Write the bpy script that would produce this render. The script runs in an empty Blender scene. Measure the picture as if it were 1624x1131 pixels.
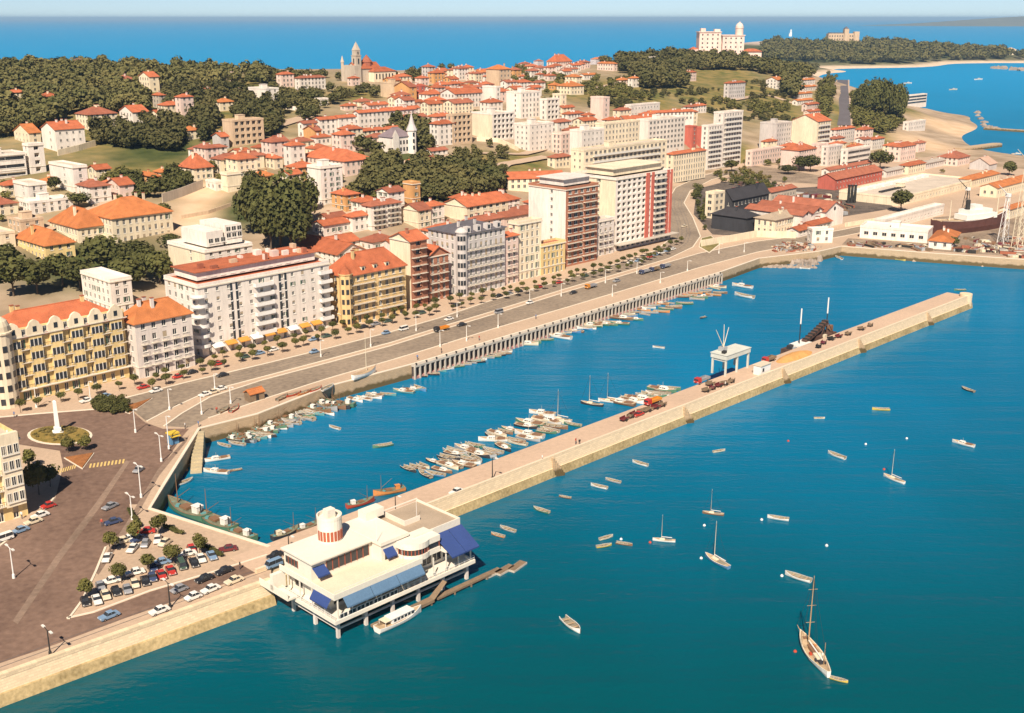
import bpy, math, random
import numpy as np
from mathutils import Vector
R = math.radians
random.seed(7); RNG = np.random.default_rng(7)
scene = bpy.context.scene
COL = scene.collection
# ------------------------------------------------------------------ camera
CZ, PITCH, FPX, PW, PH = 98.0, R(16.6), 1800.0, 1624.0, 1131.0
SN, CS = math.sin(PITCH), math.cos(PITCH)
cam = bpy.data.cameras.new('camera'); cam_o = bpy.data.objects.new('camera', cam); COL.objects.link(cam_o)
cam_o.location = (0, 0, CZ); cam_o.rotation_euler = (R(90) - PITCH, 0, 0)
cam.sensor_fit = 'HORIZONTAL'; cam.sensor_width = 36; cam.lens = 36 * FPX / PW
cam.clip_start = 1; cam.clip_end = 90000
scene.camera = cam_o
# ------------------------------------------------------------------ light
SUN_EL = R(46); SUN_DIR = Vector((0.14, 0.99)).normalized()      # way the light travels over the ground
world = bpy.data.worlds.new('World'); scene.world = world; world.use_nodes = True
wn = world.node_tree.nodes; wl = world.node_tree.links
sky = wn.new('ShaderNodeTexSky'); sky.sky_type = 'NISHITA'; sky.sun_disc = False
sky.sun_elevation = SUN_EL; sky.sun_rotation = math.atan2(-SUN_DIR.x, -SUN_DIR.y)
sky.altitude = 50; sky.air_density = 0.45; sky.dust_density = 0.0; sky.ozone_density = 2.0
wl.new(sky.outputs[0], wn['Background'].inputs[0]); wn['Background'].inputs[1].default_value = 0.06
sun = bpy.data.lights.new('sun', 'SUN'); sun.energy = 4.9; sun.angle = R(0.5); sun.color = (1.0, 0.88, 0.74)
sun_o = bpy.data.objects.new('sun', sun); COL.objects.link(sun_o); sun_o.location = (0, 0, 400)
sun_o.rotation_euler = Vector((SUN_DIR.x * math.cos(SUN_EL), SUN_DIR.y * math.cos(SUN_EL), -math.sin(SUN_EL))).to_track_quat('-Z', 'Y').to_euler()
vs = scene.view_settings; vs.view_transform = 'Standard'; vs.look = 'None'; vs.exposure = 0.57; vs.gamma = 1; vs.use_curve_mapping = False
scene.cycles.max_bounces = 6; scene.cycles.diffuse_bounces = 2; scene.cycles.glossy_bounces = 3
scene.cycles.use_denoising = True
# ------------------------------------------------------------------ pixels <-> world
GZ = 4.0                                                             # quay level above the water
def ray(px, py):
    a, b = (px - PW / 2) / FPX, (PH / 2 - py) / FPX
    return Vector((a, CS + b * SN, -SN + b * CS))
def on(px, py, z=GZ):
    r = ray(px, py); t = (z - CZ) / r.z
    return Vector((r.x * t, r.y * t, z))
def zat(X, Y, py):
    q = (PH / 2 - py) / FPX
    return CZ + Y * (q * CS - SN) / (CS + q * SN)
def mpp(P): return (P[1] * CS - (P[2] - CZ) * SN) / FPX               # metres per photo pixel at P
# ------------------------------------------------------------------ mesh builder
class MB:
    def __init__(s): s.v = []; s.f = []; s.m = []
    def face(s, pts, mi=0):
        b = len(s.v); s.v += [tuple(p) for p in pts]; s.f.append(tuple(range(b, b + len(pts)))); s.m.append(mi)
    def raw(s, vs, fs, mi=0):
        b = len(s.v); s.v += [tuple(p) for p in vs]
        for f in fs: s.f.append(tuple(b + i for i in f)); s.m.append(mi)
    def box(s, x0, x1, y0, y1, z0, z1, mi=0):
        s.raw([(x0,y0,z0),(x1,y0,z0),(x1,y1,z0),(x0,y1,z0),(x0,y0,z1),(x1,y0,z1),(x1,y1,z1),(x0,y1,z1)],
              [(0,3,2,1),(4,5,6,7),(0,1,5,4),(1,2,6,5),(2,3,7,6),(3,0,4,7)], mi)
    def obox(s, c, a, hx, hy, z0, z1, mi=0):
        ca, sa = math.cos(a), math.sin(a)
        P = [(c[0] + x*ca - y*sa, c[1] + x*sa + y*ca) for x, y in ((-hx,-hy),(hx,-hy),(hx,hy),(-hx,hy))]
        s.prism(P, z0, z1, mi)
    def prism(s, P, z0, z1, mi=0, mt=None):
        n = len(P); b = len(s.v)
        s.v += [(p[0], p[1], z0) for p in P] + [(p[0], p[1], z1) for p in P]
        for i in range(n):
            j = (i + 1) % n; s.f.append((b+i, b+j, b+n+j, b+n+i)); s.m.append(mi)
        s.f.append(tuple(b + n + i for i in range(n))); s.m.append(mi if mt is None else mt)
        s.f.append(tuple(b + n - 1 - i for i in range(n))); s.m.append(mi)
    def tube(s, p, q, r0, r1=None, n=6, mi=0, cap=True):
        r1 = r0 if r1 is None else r1
        p, q = Vector(p), Vector(q); d = (q - p).normalized()
        a = d.cross(Vector((0,0,1)) if abs(d.z) < .9 else Vector((1,0,0))).normalized(); c = d.cross(a)
        b = len(s.v)
        for o, r in ((p, r0), (q, r1)):
            for i in range(n):
                t = 2*math.pi*i/n; s.v.append(tuple(o + a*(r*math.cos(t)) + c*(r*math.sin(t))))
        for i in range(n):
            j = (i+1) % n; s.f.append((b+i, b+n+i, b+n+j, b+j)); s.m.append(mi)
        if cap:
            s.f.append(tuple(b+i for i in range(n))); s.m.append(mi)
            s.f.append(tuple(b+n+n-1-i for i in range(n))); s.m.append(mi)
    def lathe(s, prof, n=16, c=(0,0), mi=0):
        b = len(s.v)
        for r, z in prof:
            for i in range(n):
                t = 2*math.pi*i/n; s.v.append((c[0] + r*math.cos(t), c[1] + r*math.sin(t), z))
        for k in range(len(prof)-1):
            for i in range(n):
                j = (i+1) % n; s.f.append((b+k*n+i, b+k*n+j, b+(k+1)*n+j, b+(k+1)*n+i)); s.m.append(mi)
        s.f.append(tuple(b+(len(prof)-1)*n+i for i in range(n))); s.m.append(mi)
    def mesh(s, name, mats):
        me = bpy.data.meshes.new(name); me.from_pydata(s.v, [], s.f)
        for m in mats: me.materials.append(m)
        if len(mats) > 1: me.polygons.foreach_set('material_index', s.m)
        me.update(); return me
    def build(s, name, mats, parent=None, smooth=False):
        if not isinstance(mats, (list, tuple)): mats = [mats]
        me = s.mesh(name, mats)
        if smooth: me.polygons.foreach_set('use_smooth', [True]*len(s.f))
        return link(name, me, parent)
def link(name, data, parent=None, loc=None, rz=None):
    o = bpy.data.objects.new(name, data); COL.objects.link(o)
    if parent: o.parent = parent
    if loc is not None: o.location = loc
    if rz is not None: o.rotation_euler = (0, 0, rz)
    return o
def tag(o, label, cat, group=None):
    o['label'] = label; o['category'] = cat
    if group: o['group'] = group
    return o
def thing(name, label, cat, loc, rz=0, group=None):
    return tag(link(name, None, None, loc, rz), label, cat, group)
def struct(o): o['kind'] = 'structure'; return o
def stuff(o): o['kind'] = 'stuff'; return o
KIDS = {}
def copy_thing(src, loc, rz, label=None, group=None, scale=None, mats=None):
    r = src.copy(); COL.objects.link(r); r.location = loc; r.rotation_euler = (0, 0, rz)
    if scale: r.scale = scale
    if label: r['label'] = label
    if group: r['group'] = group
    for ch in src.children:
        c = ch.copy(); COL.objects.link(c); c.parent = r
        if mats and ch.name.split('.')[0] in mats:
            c.material_slots[0].link = 'OBJECT'; c.material_slots[0].material = mats[ch.name.split('.')[0]]
        for g in ch.children:
            d = g.copy(); COL.objects.link(d); d.parent = c
    return r
# ------------------------------------------------------------------ materials
MATS = {}
def mat(name, col, rough=.85, var=.18, scale=.25, fine=3.0, bump=0.0, col2=None, spec=.25, metal=0.0, stretch=None, rnd=0.0):
    """matt surface: base colour broken up by two noises (metres, object space)"""
    if name in MATS: return MATS[name]
    m = bpy.data.materials.new(name); m.use_nodes = True; MATS[name] = m
    n, l = m.node_tree.nodes, m.node_tree.links; b = n['Principled BSDF']
    b.inputs['Roughness'].default_value = rough; b.inputs['Specular IOR Level'].default_value = spec; b.inputs['Metallic'].default_value = metal
    tc = n.new('ShaderNodeTexCoord'); src = tc.outputs['Object']
    if stretch:
        mp = n.new('ShaderNodeMapping'); mp.inputs['Scale'].default_value = stretch; l.new(src, mp.inputs[0]); src = mp.outputs[0]
    n1 = n.new('ShaderNodeTexNoise'); n1.inputs['Scale'].default_value = scale; n1.inputs['Detail'].default_value = 4; l.new(src, n1.inputs[0])
    n2 = n.new('ShaderNodeTexNoise'); n2.inputs['Scale'].default_value = fine; n2.inputs['Detail'].default_value = 3; l.new(src, n2.inputs[0])
    add = n.new('ShaderNodeMath'); add.operation = 'ADD'; l.new(n1.outputs[0], add.inputs[0]); l.new(n2.outputs[0], add.inputs[1])
    mr = n.new('ShaderNodeMapRange'); l.new(add.outputs[0], mr.inputs[0]); mr.inputs[1].default_value = .65; mr.inputs[2].default_value = 1.35
    mx = n.new('ShaderNodeMix'); mx.data_type = 'RGBA'; l.new(mr.outputs[0], mx.inputs[0])
    c1 = [max(0, c*(1-var)) for c in col]; c2 = col2 or [min(1, c*(1+var)) for c in col]
    mx.inputs[6].default_value = (*c1, 1); mx.inputs[7].default_value = (*c2, 1)
    out = mx.outputs[2]
    if rnd:
        oi = n.new('ShaderNodeObjectInfo'); m2 = n.new('ShaderNodeMapRange'); l.new(oi.outputs['Random'], m2.inputs[0])
        m2.inputs[3].default_value = 1-rnd; m2.inputs[4].default_value = 1+rnd
        vm = n.new('ShaderNodeVectorMath'); vm.operation = 'SCALE'; l.new(out, vm.inputs[0]); l.new(m2.outputs[0], vm.inputs['Scale']); out = vm.outputs[0]
    l.new(out, b.inputs['Base Color'])
    if bump:
        bp = n.new('ShaderNodeBump'); bp.inputs['Strength'].default_value = bump; bp.inputs['Distance'].default_value = .1
        l.new(n2.outputs[0], bp.inputs['Height']); l.new(bp.outputs[0], b.inputs['Normal'])
    return m
WALL = dict(w=(.77,.69,.60), c=(.78,.66,.47), p=(.74,.56,.47), y=(.74,.55,.25), Y=(.70,.49,.23), g=(.56,.51,.47), b=(.40,.17,.10),
            o=(.62,.33,.13), t=(.60,.44,.29), r=(.50,.13,.09), k=(.05,.05,.055), m=(.68,.60,.53), s=(.50,.42,.33))
WNAME = dict(w='white', c='cream', p='pinkish', y='yellow', Y='mustard yellow', g='grey', b='brick', o='ochre', t='tan', r='red', k='black', m='pale grey', s='stone')
def wallm(k): return mat('plaster_' + WNAME[k].replace(' ', '_'), WALL[k], .9, .19, .16, 1.1, stretch=(1,1,.22), rnd=.06)
ROOF = mat('roof_tiles', (.43,.125,.055), .9, .32, .35, 5.0, bump=.25, rnd=.16)
ROOFD = mat('roof_tiles_old', (.34,.115,.065), .9, .30, .35, 5.0, bump=.25, rnd=.12)
ROOFO = mat('roof_tiles_orange', (.48,.165,.055), .9, .3, .35, 5.0, bump=.25, rnd=.10)
ROOFG = mat('roof_slate', (.12,.11,.12), .8, .3, .35, 5.0)
FLAT = mat('roof_gravel', (.56,.47,.37), .95, .2, .15, 4)
FLATW = mat('roof_white', (.78,.72,.62), .9, .12, .15, 4)
GLASS = mat('window_glass', (.035,.038,.042), .12, .3, .6, 2, spec=.5)
FRAME = mat('window_frame', (.74,.70,.62), .6, .05)
SHUT = mat('window_blind', (.42,.33,.22), .8, .15)
SHUTG = mat('window_shutter_green', (.10,.16,.11), .7, .15)
TRIM = mat('stone_trim', (.70,.62,.50), .85, .12)
WHITE = mat('white_paint', (.80,.77,.71), .6, .06)
IRON = mat('dark_iron', (.035,.033,.03), .6, .2)
AWNB = mat('awning_blue', (.035,.065,.20), .85, .12)
AWNO = mat('awning_orange', (.60,.27,.05), .85, .15)
AWNR = mat('awning_red', (.50,.08,.04), .85, .15)
WOOD = mat('weathered_wood', (.23,.16,.10), .85, .3, .5, 6)
CONC = mat('concrete', (.50,.44,.36), .9, .18, .2, 3)
GRASS = mat('grass', (.16,.15,.045), .95, .35, .08, 1.2, col2=(.30,.24,.09))
FLOWER = mat('flower_bed', (.20,.17,.03), .95, .4, .5, 3, col2=(.34,.22,.06))
SAND = mat('sand', (.62,.48,.31), .95, .12, .03, 1)
KERB = mat('kerb_stone', (.72,.62,.48), .85, .1)
# ------------------------------------------------------------------ the lie of the land
def P2(p): return (p.x, p.y)
QUAY_PX = [(430,922),(430,866),(240,806),(262,770),(292,722),(318,680),(410,657),(523,613),(659,577),(900,505),(1140,433),(1205,410),(1300,399),(1335,391),(1480,402),(1624,412),(1800,426)]
COAST_PX = [(1800,300),(1700,272),(1624,268),(1565,264),(1535,252)]
INLAND_PX = [(1480,248),(1400,258),(1300,258),(1215,262),(1180,258),(1120,276),(1050,318),(1040,345),(900,385),(700,430),(500,470),(300,515),(100,565),(0,595),(-150,640)]
QUAY = [P2(on(*p)) for p in QUAY_PX]
FLATP = [(-215.0, 8.0), P2(on(0,1075))] + QUAY + [P2(on(*p)) for p in COAST_PX + INLAND_PX] + [(-330., 180.), (-330., 8.)]
COLS = {0:[(450,10),(400,13),(350,20),(300,26),(250,32),(180,44),(140,52),(112,57)],
        150:[(470,9),(400,13),(350,20),(300,26),(250,32),(180,44),(140,52),(114,56)],
        300:[(430,9),(370,15),(320,20),(250,31),(180,43),(140,52),(120,56)],
        450:[(410,9),(340,18),(280,26),(220,35),(160,46),(135,51)],
        600:[(380,10),(320,19),(260,27),(200,37),(150,46),(130,51)],
        750:[(345,12),(290,20),(230,29),(180,38),(130,48),(112,52)],
        900:[(320,12),(260,22),(200,32),(150,41),(120,47),(106,50)],
        1040:[(270,14),(230,19),(190,30),(140,42),(110,49),(98,53)],
        1150:[(230,12),(190,22),(155,33),(120,42),(95,49)],
        1240:[(225,9),(195,15),(165,25),(140,34),(110,43)],
        1300:[(235,6),(205,12),(175,21),(140,33),(118,38)],
        1337:[(228,6),(196,13),(135,30)],
        1390:[(230,5),(200,12),(165,20),(145,22)],
        1450:[(232,3.5),(200,6),(175,12),(162,14)]}
CP = []
for x, lst in COLS.items():
    for y, z in lst: p = on(x, y, z); CP.append((p.x, p.y, z))
for px, py in QUAY_PX[2:] + INLAND_PX + COAST_PX: p = on(px, py); CP.append((p.x, p.y, 4.0))
for px, py, z in [(1500,215,2),(1545,200,.3),(1470,184,3),(1560,182,-1),(1475,160,-3),(1440,128,-4),(1540,150,-5),(1600,190,-5),(1600,230,-5),(1370,125,-2),(1500,235,2.5),(1548,232,-1),(1345,122,1)]:
    p = on(px, py, z); CP.append((p.x, p.y, z))
CP += [(-620,500,40),(-620,800,58),(-620,1150,40),(-620,1700,-15),(-300,1500,8),(-300,1800,-15),(0,1500,10),(0,1900,-18),(150,1750,10),(250,1900,-12),(420,1700,-8),(520,1500,-8),(430,1280,-4),(520,1100,-6),(600,900,-6),(-620,300,22),(400,1900,-12)]
CP = np.array(CP)
def tps_fit(P, Z, lam=40.):
    n = len(P); d = np.linalg.norm(P[:,None]-P[None], axis=2) / 300.
    K = d*d*np.log(d+1e-9) + np.eye(n)*lam*1e-3
    A = np.zeros((n+3, n+3)); A[:n,:n] = K; A[:n,n] = 1; A[:n,n+1:] = P/300.; A[n:,:n] = A[:n,n:].T
    return np.linalg.solve(A, np.concatenate([Z, [0,0,0]]))
def tps_eval(P, W, Q):
    out = np.empty(len(Q))
    for i in range(0, len(Q), 20000):
        q = Q[i:i+20000]; d = np.linalg.norm(q[:,None]-P[None], axis=2) / 300.
        out[i:i+20000] = (d*d*np.log(d+1e-9)) @ W[:len(P)] + W[len(P)] + (q/300.) @ W[len(P)+1:]
    return out
def poly_dist(poly, Q):
    """signed distance, negative inside"""
    poly = np.array(poly); n = len(poly); D = np.full(len(Q), 1e9); ins = np.zeros(len(Q), bool)
    for i in range(n):
        a, b = poly[i], poly[(i+1) % n]; e = b-a; w = Q-a
        t = np.clip((w@e)/(e@e+1e-9), 0, 1); D = np.minimum(D, np.linalg.norm(w-t[:,None]*e, axis=1))
        c = ((a[1] > Q[:,1]) != (b[1] > Q[:,1])) & (Q[:,0] < (b[0]-a[0])*(Q[:,1]-a[1])/(b[1]-a[1]+1e-12)+a[0]); ins ^= c
    return np.where(ins, -D, D)
TX0, TY0, TST, TNX, TNY = -640., 160., 5., 262, 356
gx, gy = np.meshgrid(TX0+TST*np.arange(TNX), TY0+TST*np.arange(TNY), indexing='ij')
Q = np.stack([gx.ravel(), gy.ravel()], 1)
W = tps_fit(CP[:,:2], CP[:,2]); TZ = tps_eval(CP[:,:2], W, Q)
D = poly_dist(FLATP, Q)
# water sides of the flat land (harbour, open bay to the right): where the ground must drop under water
harb = np.array([P2(on(*p)) for p in QUAY_PX[1:]] + [P2(on(1800,426)), (420, 500), (420, 150), (-30, 150)])
DH = poly_dist(harb, Q)
bl = np.clip(D/45., 0, 1); bl = bl*bl*(3-2*bl)
TZ = np.where(TZ > 3.6, 3.6 + bl*(TZ-3.6), TZ)
TZ = np.where(D < 0, 3.0, TZ)
TZ = np.where((DH < 1.0), -6., TZ)
TZ = np.where((Q[:,1] < 260) & (D > -2) & (Q[:,0] > -110), -6., TZ)
TZ = np.where((D > 0) & (D < 10) & (TZ < 3), np.minimum(TZ, -2), TZ)
TZ += np.where(TZ > 8, (np.sin(Q[:,0]*.05)*np.cos(Q[:,1]*.043)+np.sin(Q[:,0]*.021+Q[:,1]*.017))*.5*bl, 0)
TZ = TZ.reshape(TNX, TNY)
def tz(X, Y):
    X, Y = np.asarray(X, float), np.asarray(Y, float)
    fx, fy = np.clip((X-TX0)/TST, 0, TNX-1.001), np.clip((Y-TY0)/TST, 0, TNY-1.001)
    i, j = fx.astype(int), fy.astype(int); u, v = fx-i, fy-j
    return TZ[i,j]*(1-u)*(1-v)+TZ[i+1,j]*u*(1-v)+TZ[i,j+1]*(1-u)*v+TZ[i+1,j+1]*u*v
def inflat(X, Y): return poly_dist(FLATP, np.array([[X, Y]]))[0] < 0
def hit(px, py, flat=None):
    """ground point under a photo pixel: quay level inside the flat land, else the hillside"""
    p = on(px, py)
    if inflat(p.x, p.y): return p
    r = ray(px, py); t = np.arange(150, 2300, 1.0)
    X, Y, Z = r.x*t, r.y*t, CZ+r.z*t; g = tz(X, Y); k = np.where(g >= Z)[0]
    k = k[0] if len(k) else len(t)-1
    return Vector((X[k], Y[k], max(float(g[k]), 0.)))
FOOT = []            # building footprints, for the planting
# ------------------------------------------------------------------ ground, water, roads
def sheet(name, P, z, m, parent=None):
    mb = MB(); mb.face([(p[0], p[1], z) for p in P]); o = mb.build(name, m, parent)
    bm = __import__('bmesh').new(); bm.from_mesh(o.data); __import__('bmesh').ops.triangulate(bm, faces=bm.faces)
    for f in bm.faces:
        if f.normal.z < 0: f.normal_flip()
    bm.to_mesh(o.data); bm.free(); return struct(o)
def mix_attr_mat(name, cols, bump=.3):
    m = bpy.data.materials.new(name); m.use_nodes = True; n, l = m.node_tree.nodes, m.node_tree.links; b = n['Principled BSDF']
    b.inputs['Roughness'].default_value = .95; b.inputs['Specular IOR Level'].default_value = .1
    at = n.new('ShaderNodeVertexColor'); at.layer_name = 'zone'
    sp = n.new('ShaderNodeSeparateColor'); l.new(at.outputs[0], sp.inputs[0])
    tc = n.new('ShaderNodeTexCoord'); out = None
    def noisy(c, sc):
        nz = n.new('ShaderNodeTexNoise'); nz.inputs['Scale'].default_value = sc; nz.inputs['Detail'].default_value = 6; l.new(tc.outputs['Object'], nz.inputs[0])
        mr = n.new('ShaderNodeMapRange'); l.new(nz.outputs[0], mr.inputs[0]); mr.inputs[1].default_value = .35; mr.inputs[2].default_value = .65
        mx = n.new('ShaderNodeMix'); mx.data_type = 'RGBA'; l.new(mr.outputs[0], mx.inputs[0]); mx.inputs[6].default_value = (*c[0],1); mx.inputs[7].default_value = (*c[1],1); return mx.outputs[2]
    out = noisy(cols[0], .06)
    for k in range(3):
        mx = n.new('ShaderNodeMix'); mx.data_type = 'RGBA'; l.new(sp.outputs[k], mx.inputs[0]); l.new(out, mx.inputs[6]); l.new(noisy(cols[k+1], .09), mx.inputs[7]); out = mx.outputs[2]
    l.new(out, b.inputs['Base Color']); return m
def grid_mesh(name, gx, gy, Z, m, zone=None):
    nx, ny = Z.shape; V = np.stack([gx.ravel(), gy.ravel(), Z.ravel()], 1)
    i = np.arange(nx*ny).reshape(nx, ny); F = np.stack([i[:-1,:-1].ravel(), i[1:,:-1].ravel(), i[1:,1:].ravel(), i[:-1,1:].ravel()], 1)
    keep = Z.ravel()[F].max(1) > -4; F = F[keep]
    me = bpy.data.meshes.new(name); me.vertices.add(len(V)); me.vertices.foreach_set('co', V.ravel())
    me.loops.add(F.size); me.loops.foreach_set('vertex_index', F.ravel().astype(np.int32)); me.polygons.add(len(F)); me.polygons.foreach_set('loop_start', np.arange(0, F.size, 4, dtype=np.int32))
    me.update(); me.validate(); me.polygons.foreach_set('use_smooth', [True]*len(me.polygons))
    if zone is not None:
        a = me.color_attributes.new('zone', 'FLOAT_COLOR', 'POINT'); a.data.foreach_set('color', zone.astype(np.float32).ravel())
    me.materials.append(m); return struct(link(name, me))
# zones on the hillside: r = meadow grass, g = sand, b = dark scrub; otherwise trodden town earth
def blob(lst):
    out = np.zeros(len(Q))
    for px, py, rx, ry in lst:                       # px radius across, metres deep
        p = hit(px, py); w = mpp(p)*rx; out = np.maximum(out, np.clip(1.6-np.hypot((Q[:,0]-p.x)/w, (Q[:,1]-p.y)/ry)*1.3, 0, 1))
    return out
meadow = blob([(240,262,70,60),(190,275,60,40),(760,265,45,50),(830,260,60,45),(480,160,60,60),(560,150,60,60),(890,210,40,50),(1000,150,110,150),(1100,140,120,150),(1210,155,80,150),(1230,175,60,100),(1180,250,40,50),(1370,210,60,110),(1320,170,30,90),(300,160,250,300),(60,170,120,250),(1100,110,160,250),(900,140,80,120),(1440,175,35,60)])
sandz = blob([(1510,205,48,70),(1470,230,50,60),(330,335,55,36),(320,305,40,20),(1540,205,25,50)])
scrub = blob([(640,265,90,60),(640,225,60,50),(700,285,90,50),(400,330,60,40),(150,420,140,40),(250,240,80,40)])
hz = np.stack([meadow, sandz, scrub, np.ones(len(Q))], 1)
TERR = mix_attr_mat('hillside_earth', [((.30,.22,.14),(.48,.36,.25)), ((.115,.12,.035),(.29,.21,.075)), ((.58,.40,.24),(.70,.50,.32)), ((.045,.06,.018),(.10,.11,.035))])
grid_mesh('terrain', gx, gy, TZ, TERR, hz)
PAVE = mat('quay_paving', (.49,.355,.245), .95, .14, .05, 1.2, bump=.1)
ASPH = mat('asphalt_worn', (.165,.100,.072), .95, .22, .045, .9, stretch=(1,1,1), col2=(.255,.162,.115))
ASPH2 = mat('asphalt_avenue', (.24,.185,.135), .95, .2, .05, .8, col2=(.36,.28,.20))
land = sheet('ground', FLATP, GZ, PAVE)
# masonry for the quay walls: coursed blocks, weed-dark near the water line
def masonry(name, col, weed, zw, bw=1.2, bh=.42):
    m = bpy.data.materials.new(name); m.use_nodes = True; n, l = m.node_tree.nodes, m.node_tree.links; b = n['Principled BSDF']
    b.inputs['Roughness'].default_value = .9; b.inputs['Specular IOR Level'].default_value = .2
    ge = n.new('ShaderNodeNewGeometry'); sx = n.new('ShaderNodeSeparateXYZ'); l.new(ge.outputs['Position'], sx.inputs[0])
    ad = n.new('ShaderNodeMath'); ad.operation = 'ADD'; l.new(sx.outputs[0], ad.inputs[0]); l.new(sx.outputs[1], ad.inputs[1])
    cb = n.new('ShaderNodeCombineXYZ'); l.new(ad.outputs[0], cb.inputs[0]); l.new(sx.outputs[2], cb.inputs[1])
    br = n.new('ShaderNodeTexBrick'); br.inputs['Scale'].default_value = 1; br.inputs['Brick Width'].default_value = bw; br.inputs['Row Height'].default_value = bh; br.inputs['Mortar Size'].default_value = .05
    br.inputs['Color1'].default_value = (*[c*.9 for c in col],1); br.inputs['Color2'].default_value = (*[min(1,c*1.08) for c in col],1); br.inputs['Mortar'].default_value = (*[c*.86 for c in col],1); l.new(cb.outputs[0], br.inputs[0])
    nz = n.new('ShaderNodeTexNoise'); nz.inputs['Scale'].default_value = .5; nz.inputs['Detail'].default_value = 5; l.new(ge.outputs['Position'], nz.inputs[0])
    m1 = n.new('ShaderNodeMath'); m1.operation = 'MULTIPLY_ADD'; m1.inputs[1].default_value = 2.2; m1.inputs[2].default_value = -1.1; l.new(nz.outputs[0], m1.inputs[0])
    m2 = n.new('ShaderNodeMath'); m2.operation = 'ADD'; l.new(sx.outputs[2], m2.inputs[0]); l.new(m1.outputs[0], m2.inputs[1])
    mr = n.new('ShaderNodeMapRange'); mr.inputs[1].default_value = zw-.35; mr.inputs[2].default_value = zw+.35; l.new(m2.outputs[0], mr.inputs[0])
    mx = n.new('ShaderNodeMix'); mx.data_type = 'RGBA'; l.new(mr.outputs[0], mx.inputs[0]); mx.inputs[6].default_value = (*weed,1); l.new(br.outputs[0], mx.inputs[7])
    l.new(mx.outputs[2], b.inputs['Base Color'])
    bp = n.new('ShaderNodeBump'); bp.inputs['Strength'].default_value = .6; bp.inputs['Distance'].default_value = .2; l.new(nz.outputs[0], bp.inputs['Height']); l.new(bp.outputs[0], b.inputs['Normal'])
    return m
STONE = masonry('quay_masonry', (.50,.36,.22), (.14,.10,.045), 1.5)
PIERST = masonry('breakwater_masonry', (.74,.57,.37), (.30,.21,.09), .75)
mb = MB()
for A, B in zip(QUAY[:-1], QUAY[1:]): mb.face([(A[0],A[1],-3), (B[0],B[1],-3), (B[0],B[1],GZ), (A[0],A[1],GZ)])
A, B = FLATP[0], FLATP[1]; E = QUAY[0]
struct(mb.build('quay_wall', STONE))
def off(poly, d):
    out = []
    for i, p in enumerate(poly):
        a = Vector(poly[max(0,i-1)]); b = Vector(poly[min(len(poly)-1,i+1)]); t = (b-a).normalized(); out.append((p[0]-t.y*d, p[1]+t.x*d))
    return out
def strip(mb, L, d0, d1, z0, z1, mi=0):
    a, b = off(L, d0), off(L, d1)
    for i in range(len(L)-1):
        mb.face([(*a[i],z0),(*a[i+1],z0),(*a[i+1],z1),(*a[i],z1)], mi); mb.face([(*a[i],z1),(*a[i+1],z1),(*b[i+1],z1),(*b[i],z1)], mi)
        mb.face([(*b[i],z1),(*b[i+1],z1),(*b[i+1],z0),(*b[i],z0)], mi)
    for k in (0, len(L)-1): mb.face([(*a[k],z0),(*b[k],z0),(*b[k],z1),(*a[k],z1)], mi)
# coping along the quay edges
mb = MB(); strip(mb, QUAY[1:], .05, .75, GZ-.3, GZ+.16); struct(mb.build('quay_coping', KERB))
# the outer sea wall, near stretch (foreground left): battered masonry
UA = math.atan2(241.5, 231.0); UX, UY = math.cos(UA), math.sin(UA)
mb = MB(); O0 = FLATP[0]; O1 = FLATP[1]; O2 = QUAY[0]
top = [O0, O1, O2]; mi1 = off(top, -.5); mi2 = off(top, -.8); bot = off(top, -2.2)
for i in range(2):
    for k, (p, zp, q, zq) in enumerate(((mi1,1.8,top,GZ),(mi2,1.7,mi1,1.8),(bot,-2,mi2,1.7))): mb.face([(*p[i],zp),(*p[i+1],zp),(*q[i+1],zq),(*q[i],zq)], 1 if k else 0)
RUB = mat('breakwater_rubble', (.34,.25,.11), .95, .35, .15, 1.6, bump=.9, col2=(.58,.43,.22))
struct(mb.build('sea_wall', [PIERST, RUB]))
mb = MB(); strip(mb, [O1, O2], -.1, .8, GZ-.2, GZ+.5); struct(mb.build('sea_wall_parapet', PIERST))
# the breakwater: roadway, low kerb, raised promenade, battered outer face
PIN = [P2(on(*p)) for p in [(430,866),(505,832),(643,778),(781,727),(875,690),(988,645),(1141,592),(1287,538),(1409,507),(1527,468)]]
POUT0 = [P2(on(*p, 0)) for p in [(452,945),(727,823),(886,752),(1040,693),(1267,594),(1533,488)]]
def resample(L, n):
    L = np.array(L); s = np.concatenate([[0], np.cumsum(np.linalg.norm(np.diff(L,axis=0),axis=1))]); t = np.linspace(0, s[-1], n)
    return [(float(np.interp(x, s, L[:,0])), float(np.interp(x, s, L[:,1]))) for x in t]
a = np.polyfit([p[0] for p in PIN], [p[1] for p in PIN], 1); b_ = np.polyfit([p[0] for p in POUT0], [p[1] for p in POUT0], 1)
PDIR = Vector((1, (a[0]+b_[0])/2)).normalized(); PANG = math.atan2(PDIR.y, PDIR.x); PN = Vector((PDIR.y, -PDIR.x))
pin_mid = np.mean(PIN, axis=0); pout_mid = np.mean(POUT0, axis=0)
PWID = float((Vector(pout_mid)-Vector(pin_mid)).dot(PN))                       # inner edge to outer water line
Pc = Vector(pin_mid); s0 = (Vector(QUAY[1])-Pc).dot(PDIR); s1 = (Vector(PIN[-1])-Pc).dot(PDIR)
def pier(s, w, z=0.): p = Pc+PDIR*s+PN*w; return (p.x, p.y, z)              # s along, w from inner edge outwards
sec = [(0,-3),(0,GZ+.05),(PWID-1.6,GZ+.05),(PWID-1.6,GZ+.75),(PWID-1.0,GZ+.75),(PWID-.95,GZ+.1),(PWID-.6,2.0),(PWID-.4,1.95),(PWID+.1,-.5),(PWID+.5,-3)]
mb = MB(); NS = 40
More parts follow.
